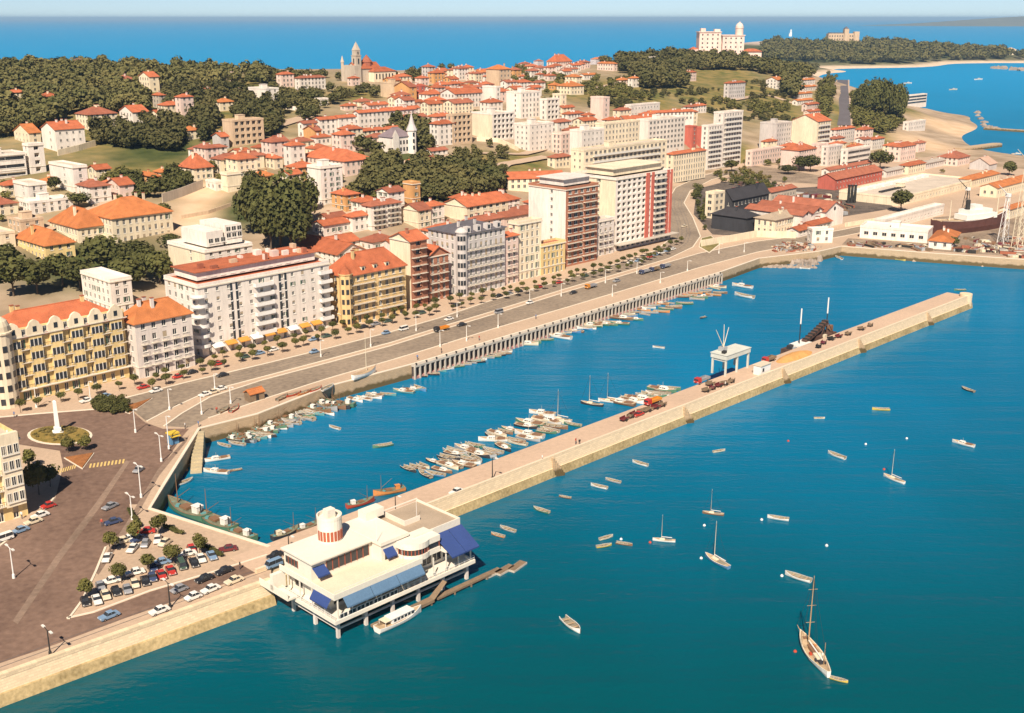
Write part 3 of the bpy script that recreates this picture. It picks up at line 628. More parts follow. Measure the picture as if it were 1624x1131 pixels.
# --- the waterfront row -------------------------------------------------
def front():
    # ornate yellow corner block
    B,w,d,h,fh = building(-6,16,206,643,541,'y','h',label='ornate yellow apartment block with white bays and curved gables above the square',n=5,fs='tall',ls='tall',gap=None,rh=5,name='ornate_apartment_block',bal=None,shop=False,mind=16,maxd=18)
    k = 0; nb = 6
    for i in range(nb):                                   # projecting bays carrying a curved gable each
        cx = w*(i+.5)/nb; b = MB(); b.box(cx-1.7,cx+1.7,-.75,-.004,fh*.95,h+.3,0); 
        bo = b.build('bay', wallm('y'), B)
        for q in range(1, 5):
            for s in (-1, 0, 1):
                f = MB(); x = cx+s*1.05; f.box(x-.42,x+.42,-.80,-.752,q*fh+.7,q*fh+2.5,0); f.box(x-.5,x-.421,-.83,-.752,q*fh+.6,q*fh+2.6,1); f.box(x+.421,x+.5,-.83,-.752,q*fh+.6,q*fh+2.6,1); f.build('bay_window', [GLASS, WHITE], bo)
        g = MB(); pts = [(cx-2.1,h+.3),(cx+2.1,h+.3),(cx+2.1,h+2.1),(cx+1.5,h+2.7),(cx+1.2,h+3.4),(cx+.6,h+3.9),(cx,h+4.1),(cx-.6,h+3.9),(cx-1.2,h+3.4),(cx-1.5,h+2.7),(cx-2.1,h+2.1)]
        n_ = len(pts); g.raw([(x,-.85,z) for x,z in pts]+[(x,-.25,z) for x,z in pts], [tuple(range(n_)), tuple(range(2*n_-1,n_-1,-1))]+[(j,j+n_,(j+1)%n_+n_,(j+1)%n_) for j in range(n_)], 0)
        g.box(cx-.5,cx+.5,-.9,-.86,h+1,h+2.4,1); g.build('curved_gable', [wallm('c'), GLASS], bo)
    at = MB(); at.box(0,w,-.2,.6,h,h+2.3,0)
    for i in range(nb*2): x = w*(i+.5)/(nb*2); 
    at.build('attic_wall', wallm('y'), B)
    for i in range(nb+1):
        x = min(max(w*i/nb, 1.2), w-1.2); link('window', window_mesh(1.1,1.5,0), B, (x,-.45,h+.5), 0)
        for q in range(1,5): link('balcony', balcony_mesh(3.0,.8), B, (x,0,q*fh+.1), 0)
    c = MB(); c.box(-.4,w+.4,-1.0,-.86,h+.02,h+.3); c.build('cornice', TRIM, B); c = MB(); c.box(-.4,w+.4,-1.15,-.004,fh*.93,fh*.93+.25); c.build('ledge', TRIM, B)
    t = MB(); t.lathe([(3.2,0),(3.2,h+2),(3.5,h+2.1),(3.5,h+2.5),(3.0,h+2.6),(2.9,h+4),(2.4,h+5.2),(1.4,h+6.0),(.3,h+6.4),(.15,h+7.6)], 18, (-.5,.5)); tt = t.build('corner_turret', wallm('c'), B)
    for q in range(5):
        for th in (200,235,270,305): 
            t = MB(); a_ = R(th); t.obox((-.5+3.2*math.cos(a_), .5+3.2*math.sin(a_)), a_, .06, .55, q*fh+1, q*fh+2.6, 0); t.build('turret_window', GLASS, tt)
    # grey-white block with orange hip roof
    building(196,222,310,601,514,'m','h',label='pale grey block with broad orange hipped roof beside the ornate yellow block',n=5,bal='each',rh=4.5,rm=ROOFO,shop=True)
    # streamlined white block with the rounded corner
    B,w,d,h,fh = building(270,322,526,566,456,'w','f',label='long white streamlined apartment block with rounded balcony corner',n=7,fs='small',ls='std',fr=ROOF,bal=None,name='streamlined_apartment_block',maxd=22,shop=True)
    for q in range(1,7):
        b = MB(); L = [(2.6*math.cos(R(t)), 2.6*math.sin(R(t))) for t in range(150,306,12)]
        P = [(0.8,0.8)]+[(x+.6,y+.6) for x,y in L]; b.prism(P, q*fh-.1, q*fh+.1); strip(b, [(x+.6,y+.6) for x,y in L][::-1], 0, .15, q*fh+.101, q*fh+1.0); b.build('curved_balcony', WHITE, B)
    for xa in (.235,.275,.60,.645):
        s = MB(); s.box(w*xa-.35,w*xa+.35,-.12,-.005,fh,h-.5,0)
        for q in range(1,7): s.box(w*xa-.4,w*xa+.4,-.16,-.125,q*fh-.15,q*fh+.2,1)
        s.build('stair_window', [GLASS, WHITE], B)
    for q in range(1,7):
        link('balcony', balcony_mesh(w*.14,1.2,True), B, (w*.47,0,q*fh+.05), 0); link('balcony', balcony_mesh(4.5,1.2,True), B, (w*.96,0,q*fh+.05), 0)
    p = MB(); p.box(w*.05,w*.95,4,d-2,h+.86,h+3.3,0); pp = p.build('penthouse', wallm('w'), B)
    p = MB(); p.box(w*.03,w*.97,3.2,d-1.5,h+3.31,h+3.5,0); p.build('penthouse_roof', ROOF, B)
    for i in range(12): link('window', window_mesh(1.6,1.4,0), pp, (w*(.1+.07*i),4,h+1.4), 0)
    rg = random.Random(5)
    for i in range(14):
        q = MB(); x, y = w*rg.uniform(.05,.93), rg.uniform(4,d-4); q.box(x,x+rg.uniform(.8,2.4),y,y+rg.uniform(.8,2),h+3.51,h+rg.uniform(4.2,5.4)); q.build('roof_stack', [wallm('w'),ROOFD,wallm('t'),wallm('p')][i%4], B)
    for i in range(9):
        a_ = MB(); x = w*(.1+.095*i); a_.raw([(x-1.8,-.05,3.3),(x+1.8,-.05,3.3),(x+1.8,-1.9,2.5),(x-1.8,-1.9,2.5),(x-1.8,-1.9,2.25),(x+1.8,-1.9,2.25)], [(0,3,2,1),(3,4,5,2)]); a_.build('awning', AWNO if i%3 else WHITE, B)
    # mustard block with the red hip roof
    B,w,d,h,fh = building(519,551,645,517,439,'Y','h',label='mustard yellow block with red hipped roof and chamfered corner',n=5,bal='full',rh=6,rm=ROOF,shop=True,ls='std',maxd=20)
    t = MB(); t.lathe([(2.0,0),(2.0,h+.6),(2.3,h+.7),(2.3,h+1.0)], 8, (0.2,0.2)); tt = t.build('corner_turret', wallm('Y'), B)
    t = MB(); t.lathe([(2.2,h+1.01),(1.5,h+2.2),(.6,h+2.9),(.12,h+3.2),(.1,h+4.2)], 8, (.2,.2)); t.build('turret_roof', ROOF, tt)
    for q in range(5):
        for th in (202,247,292): t = MB(); a_ = R(th); t.obox((.2+1.9*math.cos(a_), .2+1.9*math.sin(a_)), a_, .06, .45, q*fh+.9, q*fh+2.5); t.build('turret_window', GLASS, tt)
    for i in range(3):
        dm = MB(); x = w*(.3+.2*i); dm.box(x-.7,x+.7,.3,2.6,h+.2,h+2.2,0); dm.box(x-.45,x+.45,.25,.299,h+.6,h+1.8,1); dm.box(x-.9,x+.9,.1,2.8,h+2.21,h+2.4,2); dm.build('dormer', [wallm('c'), GLASS, ROOF], B)
    B,w,d,h,fh = building(621,653,679,489,383,'b','g',label='tall narrow brick block with blank white flank beside the mustard block',n=8,fs='grid',ls='blank',lw='c',bal='full',rh=2.5,maxd=18)
    B,w,d,h,fh = building(676,680,712,479,408,'b','G',label='narrow brown brick block with stepped gable and white window frames',n=5,fs='tall',ls='blank',bal='full',rh=3.2,maxd=16)
    B,w,d,h,fh = building(681,733,801,470,372,'g','h',label='large ornate grey apartment block with rounded corner on the side street',n=7,fs='tall',ls='tall',bal='each',rm=ROOFG,rh=2.5,maxd=30,shop=True)
    t = MB(); t.lathe([(2.0,0),(2.0,h+.4),(2.3,h+.5),(2.3,h+.9),(1.4,h+1.9),(.3,h+2.3)], 14, (.8,.8)); tt = t.build('corner_turret', wallm('g'), B)
    for q in range(7):
        for th in (195,225,255): t = MB(); a_ = R(th); t.obox((.8+2.0*math.cos(a_), .8+2.0*math.sin(a_)), a_, .06, .42, q*fh+.9, q*fh+2.6); t.build('turret_window', GLASS, tt)
    for i in range(4):
        dm = MB(); x = w*(.15+.23*i); dm.box(x-1,x+1,-.3,1.6,h-.01,h+2.3,0); dm.box(x-.5,x+.5,-.35,-.301,h+.5,h+1.8,1); dm.build('dormer', [wallm('g'), GLASS], B)
    building(795,801,822,452,376,'p','h',label='pinkish six-storey block with small red roof joined to the ornate grey block',n=6,bal='each',shop=True,maxd=18)
    building(816,822,858,445,356,'c','f',label='beige seven-storey block with rows of tall windows beside the pinkish block',n=7,fs='tall',gap=None,bal=None,shop=True,maxd=18)
    building(852,858,896,437,391,'y','f',label='low yellowish four-storey block beneath the blank white tower flank',n=4,fs='tall',shop=True,fr=ROOFD,maxd=18)
    B,w,d,h,fh = building(838,896,946,424,301,'b','f',label='brick-fronted apartment tower with blank white flank',n=10,fs='wide',ls='one',lw='w',bal='full',name='apartment_tower',maxd=40)
    p = MB(); p.box(2,w-2,3,d-4,h+.9,h+3.4); p.box(1,w-1,2,d-3,h+3.41,h+3.6); p.build('penthouse', wallm('m'), B)
    building(940,946,973,407,352,'m','f',label='grey-white five-storey block squeezed between the two apartment towers',n=5,bal='each',shop=True,maxd=18)
    B,w,d,h,fh = building(905,974,1062,399,285,'w','f',label='tallest white and red apartment tower at the bend of the avenue',n=12,fs='grid',ls='one',lw='c',name='apartment_tower',maxd=48,gap=None,shop=False)
    for xa, xb in ((.52,.58),(.62,.66),(.90,.94),(.965,.995)):
        s = MB(); s.box(w*xa,w*xb,-.5,-.004,3,h+.8); s.build('brick_pier', wallm('r'), B)
    for q in range(1,12): link('balcony', balcony_mesh(w*.22,1.0), B, (w*.78,0,q*fh+.05), 0)
    p = MB(); p.box(3,w-3,4,d-6,h+.9,h+3.6); p.box(2,w-2,3,d-5,h+3.61,h+3.85); p.build('penthouse', wallm('c'), B)
    c = MB(); c.box(-.5,w+2,-3.5,-.01,fh*1.1,fh*1.1+.3); c.build('ground_floor_canopy', CONC, B)
    # yellow building at the left edge of the square
    B,w,d,h,fh = building(-90,-40,45,842,716,'y','f',label='yellow block with white glazed bay tower at the edge of the square',n=5,fs='tall',bal='each',maxd=14,shop=True)
    b = MB(); b.box(w-4.2,w-.4,-1.0,-.004,fh*.9,h+1.6,0); bo = b.build('bay', wallm('c'), B)
    for q in range(1,5):
        for s in range(3): link('window', window_mesh(.9,1.9,0), bo, (w-3.5+1.2*s,-1.2,q*fh+.7), 0)
    for i in range(5): 
        u = MB(); u.lathe([(.25,h+.86),(.4,h+1.3),(.15,h+1.6),(.2,h+1.9)], 8, (w*(.1+.18*i), .1)); u.build('roof_urn', WHITE, B)
front()
# --- blocks just behind the waterfront ----------------------------------
building(102,180,213,500,447,'w','f',label='small white flat-roofed block with stepped top floor behind the ornate yellow block',n=4,fr=FLATW,fs='std',ls='std',maxd=20,z=6)
B,w,d,h,fh = building(262,330,404,470,400,'w','f',label='white stepped block with terraces behind the streamlined block',n=6,fr=FLATW,ls='one',lw='c',z=7,maxd=24)
p = MB(); p.box(w*.15,w*.5,3,d-5,h+.9,h+6); p.box(w*.55,w*.9,3,d-5,h+.9,h+7.5); pp = p.build('penthouse', wallm('w'), B)
for i in range(3): link('window', window_mesh(1.8,1.6,0), pp, (w*.24+2.4*i,2.79,h+2), 0); link('window', window_mesh(1.8,1.6,0), pp, (w*.62+2.2*i,2.79,h+3), 0); link('window', window_mesh(1.8,1.6,0), pp, (w*.62+2.2*i,2.79,h+5.2), 0)
S1 = building(140,183,277,402,347,'c','h',label='main wing of the big cream school with overhanging red roof',n=4,fs='tall',ls='tall',rh=6,name='school_wing',maxd=26,rm=ROOFO,z=10)
building(74,128,181,406,362,'c','h',label='lower front wing of the big cream school with shed dormers',n=3,fs='tall',ls='tall',rh=6,name='school_wing',maxd=24,rm=ROOFO,z=9.5)
building(8,76,122,428,390,'y','h',label='yellow three-storey school annexe with orange hipped roof among park trees',n=3,rh=4.5,rm=ROOFO,z=9,maxd=26)
rows('behind the waterfront towers', [
 (797,806,895,302,284,'c','g',dict(a=14,rm=ROOF,label='long low cream warehouse with red gabled roof behind the waterfront')),
 (704,741,806,362,328,'c','g',dict(ls='blank',fs='wide',lw='c',rm=ROOF)), (713,735,757,332,316,'w','h'), (758,790,824,338,320,'w','h'), (770,800,850,362,345,'p','g'), (830,845,880,345,322,'p','h')])
rows('crowded behind the mustard block', [
 (496,514,556,377,358,'w','g'), (505,520,550,362,346,'c','g'), (546,560,590,370,344,'w','h'), (575,590,637,368,327,'w','h',dict(fs='tall',bal='full',n=5)),
 (637,664,684,364,334,'c','g',dict(ls='blank')), (668,684,705,358,327,'w','h'), (640,655,667,328,292,'o','f',dict(ls='blank',label='narrow ochre brick tower house beside the green wood')),
 (466,536,580,425,404,'w','G',dict(label='low white chapel-like hall with red roof and pediment',rh=3.5,maxd=45)), (570,592,627,402,384,'m','h'), (600,628,668,412,392,'m','g',dict(ls='blank')), (668,690,735,400,368,'m','h'), (735,752,800,392,352,'p','h'), (800,815,842,402,372,'m','h'), (505,530,570,398,388,'w','g')])
# --- the hillside -------------------------------------------------------
rows('among the trees below the ridge', [
 (10,17,43,164,147,'c','h'), (62,75,96,170,153,'c','h'), (14,22,44,183,176,'t','g'), (181,194,217,142,126,'p','h'), (222,239,254,147,122,'c','g'), (251,256,263,144,133,'c','f'),
 (191,212,237,199,178,'w','g'), (239,252,261,198,181,'c','g'), (243,254,264,173,151,'s','h'), (252,263,290,187,167,'c','h'), (280,289,309,190,154,'p','h'), (339,350,372,177,162,'c','h',dict(rm=ROOFO)),
 (321,329,338,150,144,'w','g'), (377,382,390,152,145,'w','h'), (286,300,319,223,207,'c','h',dict(rm=ROOFO)), (338,352,364,238,217,'g','g',dict(ls='blank')), (336,342,354,116,110,'p','h'), (344,352,378,129,117,'p','f')])
building(122,142,188,207,182,'c','h',label='long cream three-storey convent with red roof above the white dormitory')
building(69,91,137,241,206,'w','g',label='white four-storey dormitory with blank-looking gable end above the meadow',ls='one',rm=ROOF,fs='small')
building(24,48,66,229,211,'c','g',label='cream gabled house left of the white dormitory on the hillside',ls='small',rm=ROOFO)
rows('on the slope left of the meadow', [
 (-40,-20,44,287,249,'w','f',dict(fs='rib',label='white modern school with long ribbon windows')), (41,50,74,277,231,'w','f',dict(fs='grid')), (0,10,44,314,294,'c','h'), (25,49,77,327,294,'w','f',dict(fs='tall',ls='one')),
 (32,50,117,343,323,'w','f',dict(fr=FLATW)), (82,120,142,308,266,'w','f',dict(ls='one')), (141,154,177,288,269,'c','g'), (126,146,161,313,300,'p','g'), (155,167,191,306,293,'w','h'), (14,35,71,372,352,'t','f'), (60,72,101,299,290,'c','h',dict(rm=ROOFO)),
 (-30,-5,30,345,325,'c','h'), (-20,2,26,396,372,'c','f')])
rows('around the sandy playing court', [
 (303,308,361,254,237,'w','h'), (286,309,339,288,267,'c','h',dict(rh=6,rm=ROOF)), (336,352,426,277,253,'c','h'), (219,244,257,293,280,'o','h',dict(rm=ROOFO)), (245,256,270,284,273,'c','h',dict(rm=ROOFO)), (327,343,352,304,290,'w','f'), (352,362,384,306,277,'c','f',dict(fs='blank',ls='blank')), (400,420,437,289,279,'Y','h',dict(rm=ROOFO))])
building(355,371,420,234,193,'t','f',label='tan six-storey block with deep dark loggias among trees',fs='grid',ls='blank')
building(490,511,545,327,267,'w','f',label='plain white seven-storey block rising beside the great dark trees',fs='std',ls='blank',n=7,fr=FLATW)
building(478,547,592,281,256,'p','h',label='long pinkish three-storey institute with hipped red roof behind the white block')
rows('terraced below the church', [
 (474,482,504,219,196,'w','g'), (503,508,535,216,190,'w','g'), (534,538,565,214,187,'w','g',dict(fs='small')), (563,570,613,208,179,'w','g'), (600,612,660,197,176,'w','g'), (575,585,616,177,167,'p','g'), (560,570,590,170,161,'c','h'), (540,548,566,176,168,'p','h'),
 (426,443,457,234,223,'c','g'), (457,470,497,237,225,'c','h'), (482,501,506,228,207,'o','g',dict(ls='blank')), (496,502,526,232,218,'w','h'), (527,542,564,242,214,'p','h'), (568,575,613,224,208,'c','h'), (400,408,429,247,234,'c','h'), (426,432,453,245,233,'w','h'),
 (451,463,485,266,231,'w','h'), (485,500,524,249,236,'c','h'), (415,436,449,270,251,'c','h'), (390,402,420,270,247,'c','h'), (604,612,640,222,205,'c','h'), (586,595,620,232,219,'w','h')])
rows('on the ridge beside the church', [
 (439,447,467,139,118,'p','h'), (468,476,517,143,124,'w','h'), (502,507,521,168,158,'w','f'), (552,558,571,137,124,'p','h'), (395,423,443,162,142,'w','f',dict(ls='blank',label='long low white hall with bare brown end wall near the ridge'))])
rows('packed on the slope right of the church', [
 (604,626,640,157,133,'t','f',dict(ls='blank')), (626,650,661,162,138,'o','g',dict(ls='blank')), (669,680,691,129,106,'g','h'), (688,695,709,128,118,'p','h'), (709,718,741,124,111,'c','h'), (747,757,773,128,115,'p','h',dict(rm=ROOFO)), (771,792,810,139,110,'t','h',dict(rm=ROOFO,ls='blank')),
 (690,697,709,142,132,'c','h'), (706,715,737,145,133,'p','h'), (765,787,793,170,139,'w','f',dict(ls='blank')), (699,722,765,174,149,'w','g'), (703,720,751,184,164,'c','g'), (673,687,696,162,147,'y','g',dict(ls='blank')), (660,667,674,160,137,'r','f'),
 (628,632,666,187,173,'w','g'), (628,640,677,198,187,'p','g'), (678,690,719,202,185,'p','h'), (682,696,722,232,197,'w','h'), (712,718,749,230,184,'t','f',dict(fs='grid')), (708,716,741,226,213,'p','h'), (640,648,668,150,142,'p','h'), (735,742,758,140,131,'c','h'), (742,750,766,154,144,'p','h'), (650,655,672,172,162,'p','g')])
building(748,781,816,224,182,'w','f',label='big white five-storey block with blank cream flank on the upper slope',ls='blank',lw='c',fs='grid')
rows('in the gardens above the green wood', [(676,684,710,248,241,'w','g'), (670,694,703,270,257,'b','g'), (646,650,661,266,257,'c','h')])
rows('stacked below the wooded hilltop', [
 (803,826,857,189,148,'w','f',dict(ls='one')), (856,867,887,192,159,'w','f',dict(fs='grid')), (876,890,898,182,151,'c','f'), (886,892,911,184,171,'c','g'), (893,900,926,199,181,'w','h'), (922,930,943,206,183,'w','h'),
 (822,828,841,108,101,'p','h'), (846,853,862,106,97,'p','h'), (867,882,907,111,98,'p','h',dict(rh=6.5)), (912,920,936,109,99,'p','h'), (936,945,964,101,94,'p','h',dict(rm=ROOFO)), (947,973,979,113,101,'p','h',dict(rm=ROOFO)), (889,895,917,118,110,'w','g'), (920,926,947,127,119,'w','g',dict(rm=ROOFO)),
 (896,914,923,135,122,'c','h',dict(rm=ROOFO)), (883,905,926,151,137,'c','h',dict(rm=ROOFO)), (869,880,890,144,135,'o','h',dict(rm=ROOFO)), (996,1003,1014,139,124,'w','h',dict(rm=ROOFO)), (849,855,864,126,118,'w','h'), (862,870,882,129,120,'p','h'), (843,852,865,143,131,'w','h'), (824,829,836,127,121,'p','h'), (813,818,826,138,132,'o','h',dict(rm=ROOFO)), (975,985,998,134,127,'p','h',dict(rm=ROOFO)), (1095,1102,1120,180,168,'w','h'), (1083,1088,1104,129,115,'p','h')])
building(936,956,966,195,156,'p','f',label='pink slab tower standing alone on the upper slope',ls='blank')
building(816,840,877,241,199,'w','f',label='white and pink four-storey block above the long warehouse',ls='small',fs='small')
building(1014,1018,1042,106,92,'w','f',label='white modern villa with terraces among hilltop trees',fs='rib')
building(1150,1155,1181,157,132,'g','h',label='grey square villa with red roof alone on the meadow slope')
building(1214,1232,1243,142,127,'w','g',label='white gabled house with orange roof beside the wood on the meadow',rm=ROOFO)
rows('along the avenue behind the tall towers', [
 (903,922,957,264,209,'w','f',dict(ls='blank',fs='small')), (943,957,1013,252,198,'c','f',dict(ls='blank')), (1008,1027,1085,242,192,'w','f',dict(ls='blank',fs='wide')), (905,925,1056,292,240,'c','f',dict(fs='wide',ls='small',bal='solid',maxd=20)), (1084,1097,1104,238,202,'r','f',dict(ls='blank')), (1102,1117,1120,240,204,'r','f',dict(ls='blank')),
 (1058,1066,1118,291,245,'c','h',dict(fs='tall')), (1110,1120,1143,270,201,'w','f',dict(bal='solid')), (1128,1143,1174,266,180,'w','f',dict(bal='solid',ls='one')), (997,1000,1046,186,168,'w','f',dict(fs='small')), (1025,1030,1100,194,179,'w','g',dict(a=25)), (980,990,1046,202,189,'w','g',dict(a=25)), (1046,1055,1100,203,192,'p','g'), (875,890,940,246,214,'p','f'), (868,880,905,268,250,'c','h')])
rows('at the foot of the climbing road', [
 (1203,1229,1253,242,197,'g','f',dict(ls='blank')), (1253,1293,1314,247,193,'c','g',dict(ls='blank',bal='solid')), (1319,1324,1355,230,206,'m','h'), (1354,1368,1383,232,206,'p','h'), (1237,1265,1293,270,239,'p','h',dict(ls='blank')), (1183,1192,1240,264,241,'p','f'), (1290,1296,1311,264,230,'p','f'), (1307,1312,1334,264,234,'m','f'), (1338,1343,1379,264,239,'w','f',dict(fs='rib')),
 (1408,1427,1451,257,233,'p','h'), (1450,1456,1467,242,227,'p','h'), (1425,1440,1467,277,263,'c','h'), (1486,1518,1537,264,251,'p','h'), (1432,1440,1467,208,195,'w','f')])
rows('stepping up beside the climbing road', [(1268,1272,1292,135,127,'w','g',dict(rm=ROOFO)), (1270,1274,1294,146,138,'w','g',dict(rm=ROOFO)), (1262,1266,1288,157,149,'w','g',dict(rm=ROOFO)), (1259,1264,1289,168,160,'w','g',dict(rm=ROOFO)), (1275,1279,1298,179,166,'p','g'), (1278,1282,1300,192,177,'p','g')])
building(1432,1436,1469,167,153,'w','f',label='banded white bathing establishment on the cliff above the cove',fs='rib')
# --- smaller houses filling the slopes
def fill(where, poly, n, seed, wcs='cwpcwo', roofs='hhgh', hs=(5,9.5)):
    rg = random.Random(seed); xs = [p[0] for p in poly]; ys = [p[1] for p in poly]; k = 0
    for tries in range(n*12):
        if k >= n: break
        x, y = rg.uniform(min(xs),max(xs)), rg.uniform(min(ys),max(ys)); r = False
        for i in range(len(poly)):
            (x0,y0),(x1,y1) = poly[i-1], poly[i]
            if (y0 > y) != (y1 > y) and x < (x1-x0)*(y-y0)/(y1-y0)+x0: r = not r
        if not r: continue
        P = hit(x, y); q = mpp(P); dl, dr, h = rg.uniform(6,9), rg.uniform(8,13), rg.uniform(*hs); cx, cy = P.x+UX*dr/2-UY*dl/2, P.y+UY*dr/2+UX*dl/2
        if infoot(cx, cy, 4.5) or infoot(P.x, P.y, 2): continue
        building(x-dl*.7/q, x, x+dr*.7/q, y, y-h/q, rg.choice(wcs), rg.choice(roofs), where=where, n=max(1,round(h/3))); k += 1
fill('in the dense lanes right of the church', [(600,150),(700,125),(800,130),(850,150),(860,175),(780,180),(640,196)], 34, 1)
fill('in the lanes below the terraced white row', [(400,250),(470,235),(600,222),(600,240),(520,255),(470,300),(440,300),(420,262)], 14, 2)
fill('along the crest right of the church', [(620,130),(700,120),(800,115),(930,106),(930,118),(800,130),(640,140)], 18, 3, hs=(4,7))
fill('in the lanes behind the institute', [(300,262),(400,250),(480,290),(560,330),(640,340),(640,352),(520,345),(480,320)], 10, 4)
fill('squeezed behind the grey corner block', [(640,395),(760,352),(850,330),(900,330),(830,360),(700,412)], 12, 5, hs=(7,12))
fill('on the slope behind the tall avenue blocks', [(880,200),(1000,188),(1100,190),(1110,205),(980,212),(890,232)], 12, 6, hs=(6,11))
fill('at the foot of the headland road', [(1200,235),(1330,236),(1420,240),(1420,252),(1300,256),(1200,258)], 10, 7, hs=(6,10))
fill('scattered left of the meadow', [(0,300),(120,312),(200,300),(210,320),(100,350),(0,340)], 9, 8)
# --- industrial quarter -------------------------------------------------
def shed(*a, **k): k.setdefault('cat', 'shed'); k.setdefault('name', 'industrial_shed'); return building(*a, **k)
building(1196,1228,1271,374,349,'c','h',label='two-storey cream boatyard office with grey hipped roof',rm=mat('roof_weathered',(.40,.31,.22),.9,.2),n=2,fs='tall',ls='tall',rh=2.0)
for i, (xc, xr, yb, yt) in enumerate(((1271,1285,369,342),(1287,1305,365,338),(1307,1336,362,336))):
    B,w,d,h,fh = shed(xc-2,xc,xr,yb,yt,'w','G',label=['narrow white gabled boat hall beside the boatyard office','middle white gabled boat hall with round window','wide white gabled boat hall at the end of the row'][i],fs='blank',ls='blank',rm=ROOFD,mind=30,maxd=32)
    o = MB(); o.lathe([(.9,0),(.9,.1)], 12); ob = o.build('round_window', GLASS, B); ob.rotation_euler = (R(90),0,0); ob.location = (w/2,-.02,h+.6)
shed(1284,1286,1318,371,358,'w','g',label='low white annexe with red lean-to roof before the boat halls',rm=ROOF,n=1,mind=6,maxd=8)
shed(1263,1266,1290,377,366,'w','g',label='small white gatehouse annexe with red roof beside arched door',rm=ROOF,n=1,mind=6,maxd=8)
building(1284,1287,1320,386,366,'w','f',label='white flat-roofed customs post with yellow base on the quay',a=10,n=2,fs='std',maxd=7)
shed(1363,1470,1478,386,369,'w','f',label='long white flat-roofed shed with dark door along the shipyard quay',n=1,fs='blank',ls='wide',fr=FLATW,a=62,maxd=70)
shed(1395,1402,1496,366,351,'w','f',label='white stepped shed behind the long shipyard shed',n=1,fs='small',fr=FLATW)
shed(1472,1508,1521,397,384,'w','h',label='small white boat store with orange hipped roof beside a dark tree',n=1,rm=ROOFO,a=62)
B,w,d,h,fh = shed(1330,1424,1548,327,315,'c','f',label='huge flat-roofed cream factory hall with rooftop skylights',n=1,fs='small',ls='blank',maxd=110)
for i in range(9):
    s = MB(); s.box(4+i*w*.1,4+i*w*.1+w*.07,d-9,d-5,h+.13,h+1.6,0); s.build('skylight', WHITE, B)
s = MB(); s.box(w*.12,w*.4,d*.45,d*.45+2,h+.13,h+.9); s.build('roof_vent', IRON, B)
shed(1296,1324,1398,302,285,'r','g',label='red gabled shed with long dark roof beside the factory hall',fs='small',ls='blank',rm=ROOFD,rh=3,lw='r')
shed(1306,1314,1382,280,270,'w','g',label='long red-roofed shed behind the factory hall',rm=ROOFD,n=1)
shed(1398,1405,1520,282,272,'m','g',label='long grey shed with white skylights edging the factory yard',rm=mat('roof_sheet',(.42,.36,.30),.8,.2),n=1)
shed(1520,1540,1584,298,285,'c','h',label='cream shed with bright orange hipped roof near the cove harbour',rm=ROOFO,n=1)
shed(1553,1580,1642,314,298,'c','g',label='long cream warehouse with orange roof at the shipyard edge',rm=ROOFO,n=1)
shed(1537,1568,1580,271,261,'g','g',label='grey arched boat hangar beside the cove water',rm=mat('roof_pink',(.55,.36,.26),.8,.2),ls='blank',fs='blank',rh=4)
shed(1590,1600,1650,348,332,'c','g',label='cream workshop with orange roof behind the slipway ship',rm=ROOFO,n=1)
BLK = mat('tarred_roof',(.045,.042,.045),.85,.25)
shed(1128,1182,1203,370,346,'k','h',label='black tarred coal shed beside the avenue bend',rm=BLK,n=1,fs='blank',ls='blank',rh=3,maxd=40)
shed(1140,1160,1218,345,318,'k','g',label='dark gasworks hall with sooty roof and cream piers',rm=BLK,n=2,lw='k',rh=5)
shed(1205,1222,1262,322,305,'s','g',label='old stone gasworks workshop with dull red roof',rm=ROOFD,n=1)
B,w,d,h,fh = building(1125,1131,1148,347,308,'c','f',label='cream concrete frame tower of the gasworks',n=4,fs='wide',ls='wide',name='works_tower',cat='tower',maxd=7)
# factory chimney and boundary wall
p = hit(1172,335); t = tag(link('factory_chimney', None, None, p), 'dark brick factory chimney rising from the gasworks', 'chimney'); m = MB(); m.lathe([(1.7,0),(1.7,1),(1.3,1.2),(1.0,14),(1.2,14.1),(1.2,15),(.8,15)], 14); m.build('shaft', mat('sooty_brick',(.10,.06,.05),.9,.2), t)
def wall_run(label, L, h=2.6, m=None, cat='wall', name='boundary_wall'):
    m_ = MB()
    for (x0,y0),(x1,y1) in zip(L[:-1], L[1:]):
        A_, B_ = hit(x0,y0), hit(x1,y1); v = Vector((B_.x-A_.x, B_.y-A_.y)); nn = Vector((-v.y,v.x)).normalized()*.18
        q = [(A_.x+nn.x,A_.y+nn.y),(B_.x+nn.x,B_.y+nn.y),(B_.x-nn.x,B_.y-nn.y),(A_.x-nn.x,A_.y-nn.y)]; zs = (A_.z,B_.z,B_.z,A_.z)
        m_.raw([(*q[i],zs[i]-1.5) for i in range(4)]+[(*q[i],zs[i]+h) for i in range(4)], [(0,1,5,4),(1,2,6,5),(2,3,7,6),(3,0,4,7),(4,5,6,7)])
    return tag(m_.build(name, m or wallm('c')), label, cat)
wall_run('cream boundary wall running along the shipyard road', [(1112,392),(1200,376),(1262,378)], 3)
wall_run('long cream yard wall beside the sloping street below the boat halls', [(1340,360),(1390,352),(1440,345)], 2)
wall_run('pale retaining wall behind the sandy playing court', [(258,322),(290,312),(322,299)], 4, wallm('s'))
wall_run('low wall across the sandy playing court', [(288,348),(330,340),(366,328)], 1.5, wallm('t'))
wall_run('white garden wall below the long low hall on the ridge', [(440,171),(470,176),(492,178)], 2.5, wallm('w'))
wall_run('cream cemetery wall on the wooded ridge', [(72,136),(100,133),(123,134),(128,138),(163,127)], 4)
wall_run('cream terrace wall near the ridge trees', [(284,138),(312,134),(336,129)], 4)
wall_run('cream garden wall above the green wood', [(606,266),(628,264),(648,264)], 3)
